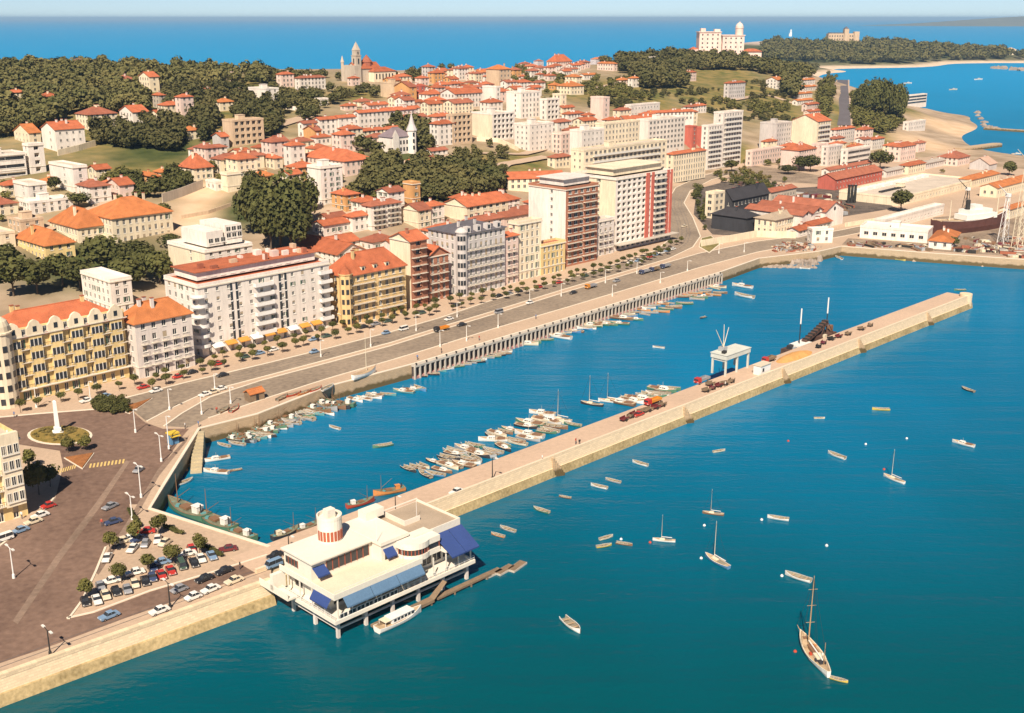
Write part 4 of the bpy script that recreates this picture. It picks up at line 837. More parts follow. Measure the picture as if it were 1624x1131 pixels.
wall_run('pale street wall below the big white block', [(756,224),(790,226),(822,240)], 2.5)
wall_run('forecourt wall of the white dormitory', [(92,248),(125,240),(152,232)], 3)
# --- landmarks ----------------------------------------------------------
def church():
    P = hit(566,131); k = mpp(P); t = thing('church', 'stone church with tall pointed bell tower on the ridge', 'church', P, UA); st = wallm('s'); pale = wallm('c')
    m = MB(); W_, D_ = 10, 34
    H = 12.5; m.box(0,24,0,12,-4,H*.8,0); m.face([(0,0,H*.8),(0,6,H*1.15),(0,12,H*.8)],0)
    m.box(-3,3,-2,14,-4,H,0); m.build('nave', st, t)
    r = MB(); roof_hip(r, 24, 12, H*.8, 4.5, .5, 'g'); r.build('roof', ROOF, t)
    m = MB(); m.box(1,6.2,1.5,6.7,-4,H+7,0); m.box(.7,6.5,1.2,7,H+7.01,H+7.4,0)
    m.box(1.4,5.8,1.9,6.3,H+7.41,H+11,0); m.raw([(1.2,1.7,H+11.01),(6,1.7,H+11.01),(6,6.5,H+11.01),(1.2,6.5,H+11.01),(3.6,4.1,H+17.5)], [(0,1,4),(1,2,4),(2,3,4),(3,0,4)]); tw = m.build('bell_tower', st, t)
    m = MB(); m.box(3,4.2,1.4,1.499,H+1,H+5,0); m.box(.9,.999,3.5,4.7,H+1,H+5,0); m.box(3.1,4.1,1.8,1.899,H+8,H+10,0); m.build('belfry_opening', GLASS, tw)
    m = MB(); m.lathe([(1.2,-4),(1.2,H+2),(1.5,H+2.1),(.1,H+7)], 8, (-3,13)); m.build('turret', st, t)
    m = MB(); m.lathe([(4.5,H*.8),(4.5,H+2),(4.8,H+2.1),(.2,H+7.5)], 8, (15,6)); m.build('crossing_lantern', ROOFD, t)
    m = MB(); m.box(12,34,-6,6,-4,H*.62,0); m.build('transept', pale, t)
    r = MB(); roof_hip(r, 22, 12, 0, 3, .5, 'h'); ro = r.build('transept_roof', ROOF, t); ro.location = (12,-6,H*.62+.05)
    for i in range(6):
        w_ = MB(); w_.box(14+3.2*i,15.2+3.2*i,-6.08,-6.003,2,6); w_.build('window', GLASS, t)
    FOOT.append((P.x, P.y, UX, UY, 30, 18))
church()
def villa():
    P = hit(622,246); t = thing('turreted_villa', 'white turreted villa with pointed spire in a dark garden', 'villa', P, UA)
    _ = MB(); _.box(0,14,0,11,-3,9,0); _.face([(0,0,9),(5,0,9),(2.5,0,13)],0); _.box(.5,4.5,-.6,-.004,-3,9,0); _.raw([(.5,-.6,9),(4.5,-.6,9),(2.5,-.6,12.4)],[(0,1,2)]); _.build('wall', wallm('w'), t)
    r = MB(); roof_hip(r, 14, 11, 9, 4.5, .4, 'h'); r.build('roof', mat('mansard_slate',(.22,.17,.18),.8,.2), t)
    m = MB(); m.lathe([(2.5,-3),(2.5,11.5),(2.9,11.6),(2.9,12)], 10, (14,0)); tw = m.build('turret', wallm('w'), t)
    m = MB(); m.lathe([(3.0,12.01),(1.6,15),(.7,18.5),(.08,21)], 10, (14,0)); m.build('spire', mat('spire_slate',(.55,.50,.48),.7,.1), tw)
    for i in range(3):
        for q in range(2): w_ = MB(); w_.box(5.6+2.2*i,6.7+2.2*i,-.08,-.003,1.4+q*3.6,3.4+q*3.6); w_.build('window', GLASS, t)
    for q in range(3): w_ = MB(); w_.obox((13.2,-2.42),R(-18),.5,.06,2+3.4*q,4+3.4*q); w_.build('window', GLASS, t)
    FOOT.append((P.x+5, P.y+8, UX, UY, 13, 11))
villa()
def hotel():
    P = on(1108,91,49.5); t = thing('grand_hotel', 'huge cream palace hotel with domed corner tower on the hilltop', 'hotel', P, R(0))
    k = mpp(P)
    wa = wallm('p'); m = MB()
    def blk(x0,x1,y0,y1,h):
        wx = cols((x1-x0)*k, 5.5, 1.8); n_ = int(h*k/4.6); f = h*k/n_; zs = [(q*f+1.2,q*f+3.2) for q in range(n_)]
        facade(m,(x0*k,y0),(1,0),(0,-1),(x1-x0)*k,-12,h*k,wx,zs,.3); m.box(x0*k,x1*k,y0+.4,y1,-12,h*k-.1,0)
        for xa,xb in wx:
            for za,zb in zs: wins.append((x0*k+(xa+xb)/2,y0,za,xb-xa,zb-za))
    wins = []
    blk(0,34,0,26,38); blk(36,70,-4,30,33)
    m.box(34*k,36*k,4,24,-12,34*k,0); m.box(-12*k,-.5*k,4,20,-12,12*k,0); m.box(71*k,101*k,6,22,-12,9*k,0); m.build('wall', wa, t)
    g = MB()
    for x,y,z,w,h in wins: g.box(x-w/2,x+w/2,y+.2,y+.28,z,z+h)
    stuff(g.build('windows', GLASS, t))
    r = MB(); r.box(-1,35*k,-1,27,38*k,38*k+1); r.box(36*k-1,70*k+1,-5,31,33*k,33*k+1); r.box(2,10*k,3,12,38*k+1.01,38*k+5); r.box(24*k,33*k,3,12,38*k+1.01,38*k+4); r.build('parapet', wa, t)
    d_ = MB(); d_.lathe([(5.2,33*k),(5.2,33*k+9),(5.7,33*k+9.2),(5.7,33*k+10)], 16, (63*k,3)); dd = d_.build('corner_tower', wa, t)
    d_ = MB(); d_.lathe([(5.2,33*k+10.01),(5.0,33*k+12),(4,33*k+14),(2.4,33*k+15.6),(.6,33*k+16.4),(.2,33*k+18)], 16, (63*k,3)); d_.build('dome', wallm('p'), dd)
    for x0,x1,z in ((-12,-.5,12),(71,101,9)):
        r = MB(); roof_hip(r, (x1-x0)*k, 16, 0, 3, .6, 'h'); o = r.build('wing_roof', ROOF, t); o.location = (x0*k, 5, z*k+.05)
    FOOT.append((P.x+40, P.y+14, 1, 0, 60, 26))
hotel()
p = hit(127,116); t = thing('water_tower', 'white funnel-shaped water tower standing above the ridge trees', 'water tower', p)
k = mpp(p); s = MB(); s.lathe([(1.6*k,-3),(1.2*k,3*k),(1.5*k,5*k)], 12); s.build('stem', WHITE, t)
s = MB(); s.lathe([(1.5*k,5.01*k),(4.5*k,13*k),(6.5*k,18*k)], 16); s.build('bowl', WHITE, t)
s = MB(); s.lathe([(6.5*k,18.02*k),(6.8*k,18.1*k),(6.8*k,21*k),(6*k,22*k),(1*k,23*k)], 16); s.build('tank_rim', mat('tank_brown',(.20,.12,.07),.9,.2), t)

for lab, lst in BYLAB.items():                        # tell like-labelled houses apart by size where that is visible
    if 2 <= len(lst) <= 3:
        lst.sort(key=lambda q: -q[0])
        for (v, o), wd in zip(lst, ('larger','smaller') if len(lst) == 2 else ('largest','mid-sized','smallest')):
            if len(lab.split()) < 15: o['label'] = wd+' '+lab
# ------------------------------------------------------------------ far land across the bay
def far_land(name, ctrl, x0, x1, y0, y1, st, m, zonef):
    C = np.array(ctrl); nx, ny = int((x1-x0)/st)+1, int((y1-y0)/st)+1
    ax, ay = np.meshgrid(x0+st*np.arange(nx), y0+st*np.arange(ny), indexing='ij'); q = np.stack([ax.ravel(), ay.ravel()], 1)
    z = tps_eval(C[:,:2], tps_fit(C[:,:2], C[:,2], 5), q); z += np.where(z > 4, np.sin(q[:,0]*.03)*np.cos(q[:,1]*.021)*1.5, 0); z = np.clip(z, -8, 140)
    return grid_mesh(name, ax, ay, z.reshape(nx, ny), m, zonef(q, z)), (lambda X, Y: float(z.reshape(nx,ny)[int(np.clip((X-x0)/st,0,nx-1)), int(np.clip((Y-y0)/st,0,ny-1))]))
def at(px, py, z): p = on(px, py, z); return (p.x, p.y, z)
ctrl = [at(1290,108,3), at(1330,113,1.5), at(1400,106,1.5), at(1500,100,1.5), at(1624,96,1.5), at(1345,120,-4), at(1420,114,-4), at(1520,108,-4), at(1624,104,-4), at(1250,100,14), at(1300,95,12), at(1360,92,16), at(1250,75,30), at(1330,74,30), at(1400,76,26), at(1500,82,18), at(1580,88,12), at(1640,92,8),
        at(1235,65,38), at(1290,67,36), at(1350,70,34)]
ctrl += [(x*1.0, y*1.0, -8.) for x, y in ((500,3600),(800,3700),(1200,3600),(1600,3300),(1700,2700),(300,3300),(1300,1700),(900,1750))] + [(900,1850,-6),(2000,2300,-8),(1500,2900,-4)]
sandm = mix_attr_mat('peninsula_ground', [((.12,.12,.06),(.20,.17,.09)), ((.05,.065,.025),(.10,.11,.04)), ((.62,.47,.33),(.74,.58,.42)), ((.46,.36,.30),(.60,.47,.38))])
def zonef(q, z): 
    r = np.clip((z-6)/4, 0, 1); g = np.clip((4.5-z)/2, 0, 1); b = np.clip((z-31)/4, 0, 1); return np.stack([r*(1-b), g, b, np.ones(len(q))], 1)
pen, penz = far_land('peninsula', ctrl, 300, 1900, 1650, 3700, 20, sandm, zonef)
ctrl = [(x, 15500+400*math.sin(x*.001), z) for x, z in ((5400,-10),(5900,40),(6600,100),(7400,140),(8300,125),(9500,135))] + [(x, 14500, -20) for x in (5000,6500,8000,9500)] + [(x, 17500, -20) for x in (5000,6500,8000,9500)]
far_land('far_headland', ctrl, 4800, 9600, 14300, 17800, 110, mat('far_ground', (.16,.15,.09), .95, .2, .001, .01), lambda q, z: np.ones((len(q),4)))
def palace():
    P = on(1313,71,36); k = mpp(P); t = thing('hilltop_palace', 'pale stone palace with twin towers on the far peninsula', 'palace', P, 0); wa = wallm('t'); m = MB()
    m.box(0,47*k,0,22,-8,17*k,0); m.box(24*k,31*k,-5,10,-8,24*k,0); m.box(40*k,48*k,-4,10,-8,20*k,0); m.build('wall', wa, t)
    r = MB(); r.raw([(24*k,-5,24*k),(31*k,-5,24*k),(31*k,10,24*k),(24*k,10,24*k),(27.5*k,2.5,28*k)], [(0,1,4),(1,2,4),(2,3,4),(3,0,4)]); r.box(2*k,23*k,2,20,17*k,18.5*k); r.build('roof', ROOFG, t)
    g = MB()
    for i in range(11):
        for q in range(3): g.box((1.5+4*i)*k,(2.9+4*i)*k,-.3,-.05,(2+5*q)*k,(4.4+5*q)*k)
    stuff(g.build('windows', GLASS, t))
palace()
p = on(1254,56,39); k = mpp(p); t = thing('lighthouse', 'small white lighthouse on the bare tip beyond the wood', 'lighthouse', p); m = MB(); m.lathe([(2.2*k,-4),(1.5*k,6*k),(1.9*k,6.1*k),(1.9*k,6.6*k),(1.1*k,6.7*k),(1.1*k,8*k),(.1*k,9*k)], 10); m.build('tower', WHITE, t); m = MB(); m.box(-3*k,-1*k,-3,3,-4,2.5*k); m.build('keeper_house', wallm('w'), t)
p = on(1597,86,9); k = mpp(p); t = thing('beach_house', 'pale beach pavilion at the end of the far sand', 'pavilion', p); m = MB(); m.box(0,14*k,0,20,-3,7*k); m.build('wall', wallm('c'), t); r = MB(); roof_hip(r,14*k,20,7*k,3*k,1,'h'); r.build('roof', wallm('t'), t)
# rocks and moles around the cove
def rocks(name, L, r, h, seed):
    rg = random.Random(seed); m = MB()
    for (x0,y0),(x1,y1),nn in L:
        for i in range(nn):
            f = rg.random(); p = on(x0+(x1-x0)*f+rg.uniform(-2,2), y0+(y1-y0)*f+rg.uniform(-1,1), 0); s = r*rg.uniform(.5,1.3)
            V = [(p.x+s*rg.uniform(.6,1.2)*math.cos(a+rg.uniform(-.3,.3))*c, p.y+s*rg.uniform(.6,1.2)*math.sin(a)*c, z*h*rg.uniform(.7,1.2)-.5) for z, c in ((0,1),(.7,.75)) for a in [j*math.pi/3 for j in range(6)]]+[(p.x,p.y,h*rg.uniform(.8,1.2))]
            m.raw(V, [(j,(j+1)%6,6+(j+1)%6,6+j) for j in range(6)]+[(6+j,6+(j+1)%6,12) for j in range(6)])
    o = m.build(name, mat('sea_rock', (.30,.24,.19), .9, .3, .1, 1)); return stuff(o)
rocks('rocks', [((1575,108),(1624,112),14),((1375,93),(1300,100),20),((1330,84),(1372,90),24)], 9, 6, 1)
rocks('rocks', [((1560,200),(1580,205),16),((1550,178),(1562,200),10)], 4, 2, 2)
m = MB(); A_, B_ = on(1520,236,2.2), on(1582,228,2.2); v = (B_-A_).normalized(); nn = Vector((-v.y,v.x,0))*4
m.prism([P2(A_-nn),P2(B_-nn),P2(B_+v*4),P2(B_+nn),P2(A_+nn)], -3, 2.6); struct(m.build('cove_mole', STONE))
m = MB(); A_, B_ = on(1562,202,2), on(1640,207,2); v = (B_-A_).normalized(); nn = Vector((-v.y,v.x,0))*3
m.prism([P2(A_-nn),P2(B_-nn),P2(B_+nn),P2(A_+nn)], -3, 1.8); struct(m.build('cove_mole', STONE))
# ------------------------------------------------------------------ trees
def leafmat(name, c1, c2, sc=.35):
    m = mat(name, c1, .8, .0, sc, 1.6, col2=c2, spec=.15, rnd=.22); return m
LEAF = leafmat('foliage_dark', (.052,.060,.016), (.125,.115,.036))
LEAFM = leafmat('foliage_mid', (.075,.080,.020), (.17,.145,.042))
LEAFL = leafmat('foliage_olive', (.12,.10,.03), (.25,.19,.07))
LEAFW = leafmat('foliage_wood', (.045,.055,.016), (.175,.145,.052), .045)
BARK = mat('bark', (.13,.095,.065), .9, .3, 1, 5)
def crown_arrays(seed, nl, leaf, lobes=9, tall=1.0, lo=.25):
    """leaf cards scattered through several lobes: unit radius, base at z=0, height 2*tall"""
    rg = np.random.default_rng(seed); V = []
    c = rg.normal(size=(lobes,3)); c /= np.linalg.norm(c,axis=1)[:,None]; c *= rg.uniform(.25,.62,(lobes,1)); c[:,2] = np.abs(c[:,2])*1.0-.25; c[0] = (0,0,.1)
    rad = rg.uniform(.36,.58,lobes)
    k = rg.integers(0, lobes, nl); d = rg.normal(size=(nl,3)); d /= np.linalg.norm(d,axis=1)[:,None]; r = rad[k]*rg.uniform(.55,1.06,nl)**.5
    p = c[k]+d*r[:,None]; nrm = d*.7+rg.normal(size=(nl,3))*.45+np.array([0,0,.35]); nrm /= np.linalg.norm(nrm,axis=1)[:,None]
    t = np.cross(nrm, rg.normal(size=(nl,3))); t /= np.linalg.norm(t,axis=1)[:,None]; b = np.cross(nrm, t); s = leaf*rg.uniform(.6,1.3,(nl,1))
    q = np.stack([p-t*s-b*s*.7, p+t*s-b*s*.8, p+t*s*.8+b*s, p-t*s*.9+b*s*.7], 1)
    q[:,:,2] = (q[:,:,2]+.85)*tall
    return q.reshape(-1,3)
def quads_mesh(name, V, m, extra=None):
    n = len(V)//4; me = bpy.data.meshes.new(name); me.vertices.add(len(V)); me.vertices.foreach_set('co', V.astype(np.float32).ravel())
    me.loops.add(len(V)); me.loops.foreach_set('vertex_index', np.arange(len(V), dtype=np.int32)); me.polygons.add(n); me.polygons.foreach_set('loop_start', np.arange(0,len(V),4,dtype=np.int32)); me.update(); me.materials.append(m); return me
def trunk_mesh(seed, r=.05, h=1.0, limbs=4):
    rg = random.Random(seed); m = MB(); m.tube((0,0,-.15),(0.02,0,h*.55),r,r*.75,6); m.tube((0.02,0,h*.55),(0,0.03,h),r*.75,r*.4,6)
    for i in range(limbs): a = i*2*math.pi/limbs+rg.random(); m.tube((0,0,h*rg.uniform(.45,.7)),(.42*math.cos(a),.42*math.sin(a),h*rg.uniform(1.0,1.35)),r*.45,r*.15,5)
    return m.mesh('trunk', [BARK])
CROWN = {}
for nm, mt in (('d',LEAF),('m',LEAFM),('l',LEAFL)):
    for s in range(4): CROWN[nm,s] = quads_mesh('crown', crown_arrays(10+s+ord(nm), 900, .085), mt); 
    CROWN[nm,'t'] = quads_mesh('crown', crown_arrays(50+ord(nm), 2600, .06, 16, 1.55), mt)
TRUNK = [trunk_mesh(s) for s in range(3)]
def tree(P, rad, hgt, trunk, kind='d', shape=None, label='', group=None, name='tree', cat='tree'):
    t = thing(name, label, cat, P, random.uniform(0,6), group)
    s = random.randrange(4) if shape is None else shape
    me = CROWN[kind,s]; top = 1.75 if s != 't' else 2.7
    c = link('crown', me, t, (0,0,trunk)); c.scale = (rad*1.28, rad*1.28, (hgt-trunk)/top)
    k = link('trunk', random.choice(TRUNK), t, (0,0,0)); k.scale = (max(rad,.8)*1.2, max(rad,.8)*1.2, trunk+ (hgt-trunk)*.28)
    return t
def tree_px(px, py, wpx, hpx, kind, label, group=None, shape=None, trunkf=.22, name='tree'):
    P = hit(px, py); k = mpp(P); return tree(P, wpx*k/2, hpx*k*1.05, hpx*k*trunkf, kind, shape, label, group, name)
# parking-lot trees
for x, y, lab in ((139,952,'bushy parking tree at the corner of the lot by the quay road'),(193,925,'bushy parking tree beside the white cars in the front row'),(237,910,'slim parking tree beside the dark cars mid-row'),(276,897,'leafy parking tree above the blue cars'),(317,880,'parking tree at the hedge beside the maroon car'),(252,850,'broad parking tree at the top of the lot'),(214,860,'parking tree beside the red car'),(175,877,'parking tree beside the brown road at the lot edge')):
    tree_px(x, y, 25, 38, 'm', lab, 'trees in the parking lot', None, .32, 'parking_tree')
for x, y, w, h, lab in ((62,785,34,62,'tall leafy tree beside the yellow block at the square'),(80,772,30,40,'second leafy tree beside the yellow block'),(108,718,24,26,'round tree on the triangular island'),(138,714,22,26,'bushy tree on the rim of the monument bed'),(48,742,22,34,'slim tree behind the glazed bay tower')):
    tree_px(x, y, w, h, 'm', lab, name='square_tree')
# park behind the front, the great cluster, single garden trees
for i, (x,y,w,h) in enumerate([(22,470,60,72),(60,468,56,60),(100,455,52,58),(10,425,44,40),(162,438,58,70),(128,462,50,56),(205,462,56,60),(232,446,46,60),(254,452,44,58),(190,440,44,56),(270,395,30,26),(218,418,40,42)]):
    tree_px(x, y, w, h, 'd', 'dark broad park tree between the school and the waterfront blocks', 'park trees by the school')
for i, (x,y,w,h) in enumerate([(412,372,62,98),(445,392,80,122),(478,362,52,86),(430,398,60,92),(462,400,66,84),(404,330,40,60),(492,336,26,44)]):
    tree_px(x, y, w, h, 'd', 'towering dark tree in the great clump beside the playing court', 'great clump of trees', 't', .12)
for x,y,w,h,k,lab in [(88,304,24,26,'d','round dark tree between the white blocks on the slope'),(125,330,36,26,'d','broad dark tree above the school roof'),(1428,336,36,38,'d','dark round tree behind the long shipyard shed'),(1395,268,34,32,'d','dark round tree beside the white banded block'),(1510,392,18,18,'d','dark tree beside the small boat store'),(1600,278,22,24,'d','dark tree at the cove shore'),(1268,272,22,26,'d','round tree before the peach house'),(1285,272,30,28,'d','broader tree beside the peach house'),(1250,276,24,16,'d','low tree on the street below the peach house'),(1160,272,24,20,'m','bushy tree where the avenue meets the old works'),(1078,132,24,18,'d','tree on the meadow slope by the orange house')]:
    tree_px(x, y, w, h, k, lab)
for i, (x,y,w,h) in enumerate([(1365,182,26,50),(1385,186,30,62),(1405,190,30,64),(1422,196,26,62),(1395,165,24,40)]):
    tree_px(x, y, w, h, 'd', 'tall dark conifer-like tree beside the climbing road', 'trees beside the climbing road', 't', .1)
# young street trees in two rows before the waterfront
FRONT = resample(pxl([(20,646),(206,603),(320,568),(526,517),(646,489),(735,470),(860,443),(946,422),(1062,384)]), 60)
for ro, o in enumerate((6.0, 12.5)):
    L = off(FRONT, -o)
    for i, p in enumerate(L):
        if ro == 1 and (i < 6 or i > 54): continue
        q = (p[0]+random.uniform(-1,1), p[1]+random.uniform(-1,1)); s = random.uniform(.8,1.25)
        tree(Vector((*q, GZ)), 1.05*s, 3.1*s, 1.3*s, random.choice('mmd'), None, ['small clipped street tree close to the waterfront shopfronts','small clipped street tree along the avenue kerb before the shops'][ro], ['street trees by the shopfronts','street trees by the avenue kerb'][ro], 'street_tree')
# woods and hedged gardens that read as one mass
LOWQ = [crown_arrays(90+s, 210, .135, 7) for s in range(6)]
def in_poly(x, y, P):
    r = False
    for i in range(len(P)):
        (x0,y0),(x1,y1) = P[i-1], P[i]
        if (y0 > y) != (y1 > y) and x < (x1-x0)*(y-y0)/(y1-y0)+x0: r = not r
    return r
def wood(name, polys, n, size, m, seed, zf=None, chk=True, step=None):
    rg = np.random.default_rng(seed); out = []
    for P in polys:
        xs = [p[0] for p in P]; ys = [p[1] for p in P]; area = sum(P[i-1][0]*P[i][1]-P[i][0]*P[i-1][1] for i in range(len(P)))/2; k = int(abs(area)*n)
        while k > 0:
            k -= 1; x, y = rg.uniform(min(xs),max(xs)), rg.uniform(min(ys),max(ys))
            if not in_poly(x, y, P): continue
            g = hit(x, y) if zf is None else zf(x, y)
            if g is None or (chk and infoot(g[0], g[1], 1)): continue
            if chk and rg.random() < .93 and any(infoot(g[0]+g[0]/g[1]*u, g[1]+u, 0) for u in (8,16,24,32)): continue
            s = rg.uniform(*size); q = LOWQ[rg.integers(6)]*np.array([s,s,s*rg.uniform(.8,1.15)]); a = rg.uniform(0,6.28); ca, sa = math.cos(a), math.sin(a)
            q = np.stack([q[:,0]*ca-q[:,1]*sa+g[0], q[:,0]*sa+q[:,1]*ca+g[1], q[:,2]+g[2]+s*.15], 1); out.append(q)
    if not out: return
    o = link(name, quads_mesh(name, np.concatenate(out), m)); return stuff(o)
wood('ridge_wood', [[(0,112),(60,110),(100,112),(200,112),(300,118),(420,122),(425,134),(340,140),(280,146),(200,150),(120,158),(0,172)], [(0,172),(120,158),(200,150),(240,165),(240,178),(180,182),(120,178),(70,205),(0,220)]], .085, (4.5,7.5), LEAFW, 1)
wood('ridge_wood', [[(262,150),(330,142),(395,150),(450,170),(440,205),(422,225),(400,200),(355,188),(345,200),(330,225),(300,240),(262,242),(150,232),(142,210),(200,200),(262,190)]], .075, (3.5,6), LEAFW, 2)
wood('church_wood', [[(425,118),(480,120),(560,128),(640,120),(720,112),(720,120),(640,130),(560,136),(425,132)],[(425,135),(475,142),(520,142),(556,138),(600,138),(620,130),(660,124),(660,132),(610,160),(560,156),(520,170),(490,195),(465,180),(450,190),(445,165)]], .055, (3,5), LEAFW, 3)
wood('villa_wood', [[(560,215),(600,212),(615,200),(665,195),(690,225),(676,250),(700,268),(780,284),(800,305),(770,312),(700,320),(655,322),(600,312),(560,318),(548,300),(600,268),(598,250),(560,238)]], .11, (3.5,6), LEAFW, 4)
wood('villa_wood', [[(700,228),(760,222),(800,240),(815,255),(790,285),(740,262),(700,248)]], .03, (2,3.5), LEAFW, 5)
wood('lane_trees', [[(600,140),(860,125),(900,200),(640,215)],[(400,235),(600,225),(640,330),(440,300)],[(640,330),(900,310),(860,360),(650,400)],[(1120,262),(1200,255),(1260,300),(1150,300)],[(0,280),(200,270),(240,330),(0,360)],[(900,200),(1100,185),(1120,230),(900,245)],[(1250,230),(1420,235),(1480,262),(1250,270)]], .010, (1.6,3.2), LEAFM, 21)
wood('court_wood', [[(202,305),(240,290),(275,285),(330,292),(322,300),(258,316),(205,318)],[(186,300),(215,292),(230,300),(190,318)]], .10, (3,5), LEAF, 6)
wood('hill_wood', [[(940,98),(975,90),(1010,78),(1040,76),(1055,92),(1100,96),(1110,112),(1050,128),(985,118)],[(1000,125),(1060,118),(1100,128),(1085,140),(1020,142)]], .10, (5,8.5), LEAFW, 7)
wood('hill_wood', [[(1050,100),(1110,94),(1205,90),(1240,95),(1290,108),(1306,122),(1260,128),(1180,112),(1110,112)],[(1240,112),(1280,115),(1262,160),(1240,150)]], .12, (5,8), LEAFW, 8)
wood('hill_scrub', [[(850,112),(950,125),(1010,145),(1050,165),(950,160),(930,150),(900,160),(860,150),(830,120)],[(1085,150),(1180,160),(1260,180),(1200,190),(1120,160)],[(1200,165),(1250,168),(1250,180),(1190,178)],[(820,110),(850,112),(850,140),(810,138)]], .055, (2,4), LEAFM, 9)
wood('meadow_hedge', [[(960,125),(1080,118),(1085,124),(965,134)],[(990,150),(1140,142),(1145,148),(1000,160)],[(1080,165),(1200,150),(1260,150),(1262,156),(1200,160),(1090,174)],[(1120,178),(1260,190),(1258,198),(1130,190)],[(1180,130),(1215,135),(1212,150),(1182,140)],[(930,160),(1000,165),(1000,176),(935,172)]], .06, (1.8,3.6), LEAFW, 31)
wood('road_wood', [[(1300,130),(1322,138),(1315,190),(1305,190),(1298,160)],[(1352,150),(1372,140),(1428,150),(1432,200),(1400,218),(1375,205),(1352,200)],[(1310,122),(1330,130),(1320,140),(1300,135)]], .07, (3,5.5), LEAFM, 10)
wood('roadside_bushes', [[(1094,300),(1110,294),(1122,325),(1132,366),(1116,370),(1106,340)],[(1150,284),(1190,280),(1240,300),(1200,305)]], .09, (1.2,2.4), LEAF, 41)
wood('garden_hedge', [[(1360,318),(1415,322),(1410,335),(1362,330)],[(1466,262),(1520,268),(1530,278),(1466,275)],[(1140,275),(1200,268),(1230,285),(1180,292)]], .05, (1.2,2.2), LEAFL, 11)
wood('town_gardens', [[(300,240),(420,230),(480,268),(490,300),(440,290),(340,300)],[(560,318),(650,325),(700,330),(640,330)],[(880,200),(930,210),(900,240),(875,240)],[(130,300),(200,290),(215,305),(150,335)],[(0,330),(70,345),(60,385),(0,372)],[(560,335),(600,330),(640,300),(650,330)],[(250,335),(280,330),(280,345)],[(1190,240),(1290,262),(1190,268)]], .012, (2,3.8), LEAFM, 12)
def far_hit(x, y):
    r = ray(x, y)
    for t in np.arange(1600, 3300, 8.):
        z = penz(r.x*t, r.y*t)
        if z >= CZ+r.z*t: return (r.x*t, r.y*t, z) if z > 5 else None
    return None
wood('peninsula_wood', [[(1212,72),(1310,76),(1360,72),(1420,70),(1500,76),(1590,84),(1624,86),(1624,96),(1520,98),(1420,103),(1372,104),(1300,100),(1212,98)]], .10, (10,15), LEAFW, 13, far_hit, False)
# hedges and beds on the square
def bed(label, pts, h, m, cat, name, rim=True):
    t = tag(link(name, None, None, on(*pts[0])), label, cat); o = on(*pts[0]); L = [(on(*p)-o) for p in pts]; c = sum((Vector((p.x,p.y)) for p in L), Vector((0,0)))/len(L)
    mb = MB(); mb.prism([(p.x,p.y) for p in L], -.05, .16); mb.build('kerb_rim', KERB, t)
    mb = MB(); mb.prism([(c.x+(p.x-c.x)*.9, c.y+(p.y-c.y)*.9) for p in L], .17, .17+h); mb.build('planting', m, t); return t, o+Vector((c.x,c.y,0))
ell = [(95+52*math.cos(i*math.pi/12), 691+15*math.sin(i*math.pi/12)) for i in range(24)]
bt, bc = bed('oval flower bed around the white obelisk', ell, .25, FLOWER, 'flower bed', 'flower_bed')
bed('triangular flower bed beside the zebra crossing', [(101,727),(150,719),(131,745)], .2, mat('red_flowers',(.30,.12,.04),.95,.4,.6,4), 'flower bed', 'flower_bed')
bed('long planted traffic island where the avenue splits', [(185,650),(243,632),(206,657)], .2, mat('red_flowers',(.3,.1,.05)), 'flower bed', 'flower_bed')
bed('green lawn wedge between the avenue and the shipyard wall', [(1108,392),(1112,378),(1128,374),(1142,388),(1125,402)], .15, GRASS, 'lawn', 'lawn_bed')
def leafy_patch(name, label, pts, n, s, m, cat):
    o = on(*pts[0]); q = []; rg = np.random.default_rng(len(label)); xs = [p[0] for p in pts]; ys = [p[1] for p in pts]
    while len(q) < n:
        x, y = rg.uniform(min(xs),max(xs)), rg.uniform(min(ys),max(ys))
        if in_poly(x, y, pts): p = on(x, y)-o; sc = s*rg.uniform(.7,1.2); q.append(LOWQ[rg.integers(6)]*sc+np.array([p.x,p.y,.1]))
    e = tag(link(name, None, None, o), label, cat); link('foliage', quads_mesh('foliage', np.concatenate(q), m), e); return e
leafy_patch('shrubbery', 'dense green shrubbery island at the head of the avenue', [(147,640),(160,632),(200,640),(205,655),(180,658),(150,652)], 60, 1.3, LEAF, 'shrubbery')
leafy_patch('flower_clumps', 'yellow-green planting around the foot of the obelisk', [(95+44*math.cos(i*math.pi/8), 691+11*math.sin(i*math.pi/8)) for i in range(16)], 70, .5, LEAFL, 'planting')
for i, (x0,y0,x1,y1,lab) in enumerate(((262,838,290,850,'clipped hedge beside the broad parking tree'),(322,868,352,884,'clipped hedge before the maroon car'),(205,812,222,838,'short hedge along the pavement at the head of the lot'))):
    A_, B_ = on(x0,y0), on(x1,y1); d_ = math.atan2(B_.y-A_.y, B_.x-A_.x); e = tag(link('hedge', None, None, A_, d_), lab, 'hedge'); rg = np.random.default_rng(i); Ln = (B_-A_).length
    q = [LOWQ[rg.integers(6)]*.62+np.array([x,rg.uniform(-.2,.2),.1]) for x in np.arange(0, Ln, .5)]; link('foliage', quads_mesh('foliage', np.concatenate(q), LEAF), e)
